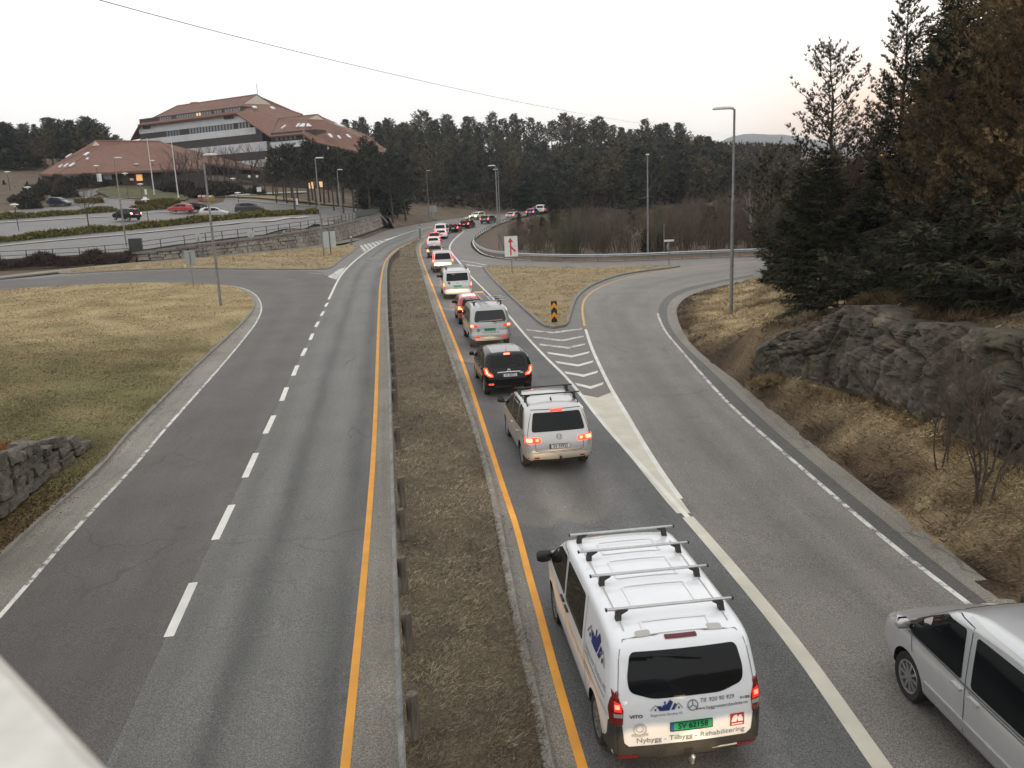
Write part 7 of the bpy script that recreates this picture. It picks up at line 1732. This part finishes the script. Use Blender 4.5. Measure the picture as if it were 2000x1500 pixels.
side_glass(v, B, [[(2.85,1.06),(3.9,1.07),(4.18,1.12),(3.72,1.44),(3.4,1.64),(2.95,1.68)],[(1.45,1.06),(2.66,1.06),(2.74,1.68),(1.55,1.70)],[(.35,1.10),(1.3,1.06),(1.38,1.70),(.5,1.68)]])
B.add(v, 'windscreen', 'front', rounded([(-.80,1.14),(.80,1.14),(.70,1.70),(-.70,1.70)], .06), G_mid, .006)
seams(v, B, [[(2.76,.30),(2.76,1.0),(2.84,1.75),(3.4,1.75)],[(1.38,.3),(1.40,1.0),(1.46,1.78)],[(3.85,.3),(3.95,1.05)],[(.3,.98),(2.7,.99)]]); handles(v, B, [(2.92,.93),(2.58,.93)], P_silver)
for mode in ('left','right'): B.add(v, 'side_moulding', mode, rounded([(1.5,.47),(3.8,.47),(3.8,.56),(1.5,.56)], .03), P_grey, .018, .2, .02); B.line(v, 'window_chrome', mode, [(.4,1.035),(2.7,1.03),(4.1,1.06)], .022, m_chrome, .008); B.line(v, 'roof_rail', mode, [(.5,1.80),(3.0,1.79)], .03, P_silver, .02)
mirror(v, -.93, 3.08, 1.14, P_silver, 1.0); mirror(v, .93, 3.42, 1.14, m_black, 1.15); lights(v, B, [(-.95,.8),(-.84,.8),(-.84,1.3),(-.94,1.3)], TL_mid)
for q in both([(-.86,.72),(-.55,.74),(-.62,.90),(-.84,.98)]): B.add(v, 'headlight', 'front', q, TL_clear, .012, .12, .015)
B.add(v, 'rear_window', 'rear', rounded([(-.7,1.2),(.7,1.2),(.64,1.66),(-.64,1.66)], .06), G_dark, .006)
mb = MB(); q = B.hit('top', .1, 2.7)[0]; mb.prism([(-.02,-.01),(.02,-.01),(.006,.08),(-.006,.08)], .12, o=(q.x,q.y,q.z)); mb.build('antenna_fin', m_black, v)

# ---------------------------------------------------------------- parked cars
def parked(label, pt, px, py, hd, w, l, ht, sil, on=False, name='parked_car'):
    p = GH(px, py, .12); f = Vector((-math.sin(hd), math.cos(hd), 0)); e = .6
    zx = [float(HH(p.x+f.x*s, p.y+f.y*s)) for s in (-1.3, 1.3)]
    v, B = hatch(label, pt, w, l, ht, p-f*l*.31, hd, on, sil, name, None, None, False, 0, True, False); v.location.z = max(zx)+.12
    v.rotation_euler = (math.atan2(zx[1]-zx[0], 2.6), 0, hd); return v, B
parked('dark blue hatchback parked at the upper left of the car park', P_blue, 115.5, 402.5, rad(-97), 1.72, 4.0, 1.48, SIL_HATCH)
v, B = parked('black off-roader turning with its tail lights on between the hedges', P_black, 249, 431.5, rad(62), 1.85, 4.5, 1.72, SIL_SUV, True, 'off_roader')
for q in both([(-.88,.94),(-.72,.94),(-.72,1.08),(-.88,1.08)]): B.add(v, 'lit_lamp', 'rear', q, lamp('pale_tail_lamp', (1.0,.6,.45), 8), .03, .12, .02)
parked('red hatchback parked nose left beside the flagpole hedge', P_red, 355, 417.5, rad(85), 1.72, 4.1, 1.48, SIL_HATCH)
parked('black car parked behind the red hatchback', P_black, 381, 415, rad(70), 1.78, 4.3, 1.45, SIL_WAGON)
parked('silver hatchback parked behind the front hedge by the lamp', P_silver, 419, 424.5, rad(-88), 1.77, 4.45, 1.52, SIL_HATCH)
parked('dark people carrier parked nearest the pines', P_dgreen, 487, 415.5, rad(-86), 1.82, 4.7, 1.70, SIL_MPV)

# ---------------------------------------------------------------- headlights: each lit car shines on the one ahead
def beam(root, y, z, w, energy, size=rad(26), pitch=0.0):
    for sg in (-1, 1):
        l = bpy.data.lights.new('headlight_beam', 'SPOT'); l.energy = energy; l.color = (1.0,.74,.44); l.spot_size = size; l.spot_blend = .10; l.shadow_soft_size = .05
        o = bpy.data.objects.new('headlight_beam', l); COL.objects.link(o); o.parent = root; o.location = (sg*w, y, z); o.rotation_euler = (math.pi/2-size/2-rad(pitch), 0, 0); o.scale = (1.9, 1, 1)
# the next car in the queue, waiting under the bridge just below the picture
wv = [o for o in COL.objects if o.name == 'white_van'][0]; f = Vector((-math.sin(wv.rotation_euler.z), math.cos(wv.rotation_euler.z), 0))
p = wv.location-f*7.15+Vector((-f.y, f.x, 0))*-.05; p.z = float(H(p.x, p.y))
v, B = hatch('grey hatchback waiting under the bridge behind the white van', P_dgrey, 1.76, 4.1, 1.48, p, wv.rotation_euler.z, True, SIL_HATCH)
for q in both([(-.76,.60),(-.50,.62),(-.53,.70),(-.74,.72)]): B.add(v, 'lit_headlight', 'front', q, HL_on, .02, .12, .015)
beam(v, 3.45, .74, .45, 250, rad(26), -2.2)
for o in v.children:
    if o.type == 'LIGHT': o.scale.x = 1.35
def has(n): return [o for o in COL.objects if o.parent is None and n in str(o.get('label', ''))][0]
beam(wv, 4.35, .80, .5, 700, rad(15), -.2)
beam(touran, 3.72, .68, .45, 60, rad(20), 2)
beam(has('small glossy black'), 3.4, .68, .42, 900, rad(18), .2)
beam(has('bright red hatchback with'), 3.3, .68, .42, 2200, rad(18), .0)
beam(has('silver white van'), 4.1, .8, .5, 4500, rad(14), -.6)
# ================================================================ BOULDER WALL AND GRASS
bw_b = [at_z(a, b, -.15) for a, b in [(-190,1120),(-90,1060),(0,998),(40,962),(80,932),(125,902),(163,875)]]
bw_t = [at_d(a, b, q.y+.35) for (a, b), q in zip([(-190,950),(-90,926),(0,901),(38,889),(80,870),(128,862),(163,870)], bw_b)]
m_bould = mottled('boulder_grey', (.062,.056,.046), (.165,.145,.115), 1.3, .95, fine=12, fine_amt=.55, bump=.5, bdist=.03)
def boulder(mb, c, d, R, rn):
    n = 7; V = []; F = []; idx = {}
    e = rn.uniform(.28, .42); o = Vector((rn.random()*50, rn.random()*50, rn.random()*50))
    for ax in range(3):
        for sg in (-1, 1):
            g = []
            for i in range(n):
                for j in range(n):
                    p = [0, 0, 0]; p[ax] = sg; p[(ax+1) % 3] = -1+2*i/(n-1); p[(ax+2) % 3] = -1+2*j/(n-1)
                    key = tuple(round(a, 3) for a in p)
                    if key not in idx:
                        q = Vector(p); q = q.normalized()*(.16+.84*(1/max(abs(a) for a in q.normalized())))  if q.length else q
                        u = q.normalized(); r = 1+.22*mnoise.noise(u*1.5+o)+.07*mnoise.noise(u*5+o)
                        q = Vector((q.x*d[0]/2, q.y*d[1]/2, q.z*d[2]/2))*r*.80; idx[key] = len(V); V.append(R @ q + c)
                    g.append(idx[key])
            for i in range(n-1):
                for j in range(n-1): F.append((g[i*n+j], g[(i+1)*n+j], g[(i+1)*n+j+1], g[i*n+j+1]))
    mb.add(V, F)
rnb = random.Random(4); mb = MB(); Bl, tb_ = resample(bw_b, step=.05); Tl, _ = resample(bw_t, n=len(Bl))
for r in range(4):
    s = -.3*rnb.random()
    while s < tb_[-1]:
        w = rnb.uniform(.42, .95)*(1.05-.08*r); i = min(int((s+w/2)/.05), len(Bl)-1); b, t = Vector(Bl[i]), Vector(Tl[i]); hh_ = (t-b).z
        if hh_ > .12*(r+1):
            d = Vector(Bl[min(i+4, len(Bl)-1)])-Vector(Bl[max(i-4, 0)]); a = math.atan2(d.y, d.x); ch_ = max(.28, hh_/3.4); c = b.lerp(t, min(1, (r+.45)*ch_/max(hh_, .3)))
            c.z = b.z+(r+.42)*ch_
            if c.z < t.z+.12:
                R_ = Matrix.Rotation(a+rnb.uniform(-.16,.16), 3, 'Z') @ Matrix.Rotation(rnb.uniform(-.14,.14), 3, 'Y') @ Matrix.Rotation(rnb.uniform(-.25,.1), 3, 'X')
                boulder(mb, c+Vector((0,.05,0)), (w*1.16, .75, ch_*rnb.uniform(1.05,1.45)), R_, rnb)
        s += w*.98
rt = empty('boulder_wall', (0,0,0)); tag(rt, 'low wall of rough grey boulders at the left edge below the lawn', 'stone wall'); mb.build('boulders', m_bould, rt, 42)
m_grass = attr_mat('grass_blades', .9, .1, 3.0, .25)
def blades(name, poly, dens, dmax, cols, ln, wd, f, dz, seed, lean=1.0, clump=.9, bbox=None, pick=None, kind='stuff', label=None, wk=.0011):
    """blades of dead grass lying over one another, thinner with distance from the road; colours are the straw's own"""
    rg = np.random.default_rng(seed); P = np.array([tuple(p)[:2] for p in poly]); x0, y0 = P.min(0); x1, y1 = P.max(0)
    if bbox: x0, y0, x1, y1 = max(x0, bbox[0]), max(y0, bbox[1]), min(x1, bbox[2]), min(y1, bbox[3])
    out = []; ys = np.arange(y0, y1, 1.0)
    for y in ys:
        d = max(6.0, math.hypot(y, 4)); n = int(min(dmax, dens/(d*d))*(x1-x0)); q = np.stack([rg.uniform(x0, x1, n), rg.uniform(y, y+1, n)], 1); out.append(q)
    q = np.concatenate(out); q = q[in_poly(q, poly)]
    pr = np.array([project((a, b, 0)) for a, b in q]); k = (pr[:, 0] > -60) & (pr[:, 0] < 2060) & (pr[:, 1] < 1560); q = q[k]
    if pick is not None: q = q[pick(q)]
    n = len(q); d = np.hypot(q[:, 0], q[:, 1]); z = f(q[:, 0], q[:, 1])+dz
    nz1 = np.array([mnoise.noise(Vector((a*.35, b*.35, seed))) for a, b in q]); nz2 = np.array([mnoise.noise(Vector((a*1.7, b*1.7, seed+5))) for a, b in q])
    ang = 6.28*(np.array([mnoise.noise(Vector((a*.9, b*.9, seed+9))) for a, b in q]))+rg.normal(0, 1.6, n)
    L = ln*rg.uniform(.5, 1.5, n)*(1+clump*.6*nz2); w = np.maximum(wd, d*wk*.62)*rg.uniform(.6, 1.3, n); L = np.maximum(L, w*1.6)
    h = L*rg.uniform(.15, .75, n)/lean; l2 = np.sqrt(np.maximum(L*L-h*h, .0001))
    dx, dy = np.cos(ang), np.sin(ang); B0 = np.stack([q[:, 0], q[:, 1], z], 1); D_ = np.stack([dx*l2, dy*l2, h], 1); X = np.stack([-dy, dx, np.zeros(n)], 1)*w[:, None]*.5
    V = np.empty((n, 4, 3)); V[:, 0] = B0-X; V[:, 1] = B0+X; V[:, 2] = B0+D_*.6+X*.8+np.array([0,0,1])*(h*.15)[:, None]; V[:, 3] = B0+D_
    F = np.arange(n*4).reshape(-1, 4)[:, [0, 1, 2, 3]]
    t = np.clip(.5+.9*nz1+.35*nz2+rg.normal(0, .25, n), 0, 1)
    c = cols(q, t, nz1, rg); C = np.repeat(c*(1+rg.uniform(-.55, .45, (n, 1))), 4, 0)
    o = link(name, np_mesh(name, V.reshape(-1, 3), F, m_grass, C)); return tag(o, label, 'grass', kind='stuff')
def ramp3(a, b, c):
    a, b, c = map(np.array, (a, b, c))
    def f(q, t, nz, rg):
        t = t[:, None]; return np.where(t < .5, a*(1-2*t)+b*2*t, b*(2-2*t)+c*(2*t-1))
    return f
blades('dead_grass', poly_med, 190000, 1900, ramp3((.072,.056,.041), (.17,.136,.092), (.35,.29,.20)), .085, .0055, H, .095, 1, 1.3, label='matted brown dead grass on the median')
blades('lawn_grass', poly_lawn, 260000, 700, lawncol, .075, .006, HL, .0, 2, 1.4, bbox=(-70,8,0,80), label='straw coloured lawn turning green towards the bridge')
blades('island_grass', poly_isl[:-1], 260000, 260, ramp3((.20,.145,.08), (.34,.26,.14), (.48,.38,.215)), .09, .008, H, .11, 3, 1.5, label='yellow dead grass on the triangular island')
blades('verge_grass', poly_upl[:-1], 330000, 60, ramp3((.26,.19,.09), (.42,.32,.16), (.56,.43,.235)), .12, .01, H, .11, 4, 1.5, label='yellow dead grass before the stone wall')
rkp = [tuple(p) for p in RB]
def bpick(q):
    so = np.full(len(q), -9.0); dm = np.full(len(q), 1e9)
    for b_, n_ in zip(RB, RN):
        dd_ = np.hypot(q[:, 0]-b_.x, q[:, 1]-b_.y); s_ = (q[:, 0]-b_.x)*n_.x+(q[:, 1]-b_.y)*n_.y; so = np.where(dd_ < dm, s_, so); dm = np.minimum(dm, dd_)
    front = (so < .1) | (q[:, 1] > 34); sg = np.zeros(len(q)); de = np.full(len(q), 1e9)
    for e, t_ in zip(_eR, _eT):
        dd_ = np.hypot(q[:, 0]-e[0], q[:, 1]-e[1]); s_ = (q[:, 0]-e[0])*t_[1]-(q[:, 1]-e[1])*t_[0]; sg = np.where(dd_ < de, s_, sg); de = np.minimum(de, dd_)
    off = (sg > .08) | (de > 1.2)
    return off & (front | (np.random.default_rng(3).random(len(q)) < .35))
blades('bank_grass', bank_poly, 170000, 700, bankcol, .17, .007, HR, .02, 5, 1.25, bbox=(7,8,34,58), pick=bpick, label='long straw grass on the right bank below the rock')
# rusty bracken by the boulder wall and litter under it
rg = np.random.default_rng(9)
def sc_px(n, x0, x1, f0, f1, z):
    o = []
    for _ in range(n):
        a = rg.uniform(x0, x1); b = f0(a)+(f1(a)-f0(a))*rg.random(); q = at_z(a, b, z); o.append((q.x, q.y, z))
    return o
o = tuft_mass('bracken', sc_px(900, -120, 55, lambda a: 868, lambda a: 890, .7), .16, .03, ((.20,.075,.028),(.36,.19,.09)), 4, .9, 3); tag(o, 'rusty orange dead bracken above the boulder wall', 'undergrowth', kind='stuff')
ks = [(-120,1110),(0,1012),(60,965),(110,930),(165,890)]
pts = sc_px(2600, -120, 190, lambda a: np.interp(a, [-120,0,60,110,165,190], [1075,1003,955,925,885,880]), lambda a: np.interp(a, [-120,0,60,120,190], [1190,1080,1026,975,912]), -.22)
o = tuft_mass('leaf_litter', pts, .055, .03, ((.07,.040,.026),(.17,.095,.05)), 2, 1.0, 4, .5); tag(o, 'reddish brown leaf litter between the kerb and the boulders', 'undergrowth', kind='stuff')
# dry leaves and grit gathered along the kerbs and road edges
def along(line, n, off, sd, z, f=H):
    L_ = np.array([tuple(p) for p in line]); i = rg.integers(1, len(L_)-1, n); Tn = np.gradient(L_[:, :2], axis=0); Tn /= np.linalg.norm(Tn, axis=1)[:, None]; N = np.stack([Tn[:, 1], -Tn[:, 0]], 1)
    p = L_[i]; p[:, :2] += N[i]*rg.normal(off, sd, (n, 1))+rg.normal(0, .3, (n, 2))*np.array([0,1]); p[:, 2] = f(p[:, 0], p[:, 1])+z; return p
near_ = lambda l: np.array([p for p in l if 7 < p[1] < 50])
o = tuft_mass('edge_litter', np.concatenate([along(near_(L_kerbL), 900, .2, .12, .012), along(near_(L_edgeR), 2600, .35, .16, .03), along(near_(L_medR), 500, .12, .06, .012)]), .035, .022, ((.06,.045,.032),(.16,.115,.07)), 1, 1.2, 8, .25); tag(o, 'dry leaves and grit gathered along the kerbs', 'litter', kind='stuff')
# ---- the evening air
hzm = bpy.data.materials.new('evening_haze'); hzm.use_nodes = True; t = hzm.node_tree; t.nodes.clear()
out = t.nodes.new('ShaderNodeOutputMaterial'); pv = t.nodes.new('ShaderNodeVolumePrincipled'); pv.inputs['Color'].default_value = (.86,.90,.98,1); pv.inputs['Density'].default_value = .00019; pv.inputs['Anisotropy'].default_value = .2
t.links.new(pv.outputs[0], out.inputs['Volume'])
mb = MB(); mb.box((0,0,0), (12600, 16800, 301.5)); o = mb.build('haze', hzm); o.location = (0, 4200, 149.25); tag(o, kind='stuff', label='thin pale evening haze over the valley', cat='haze')
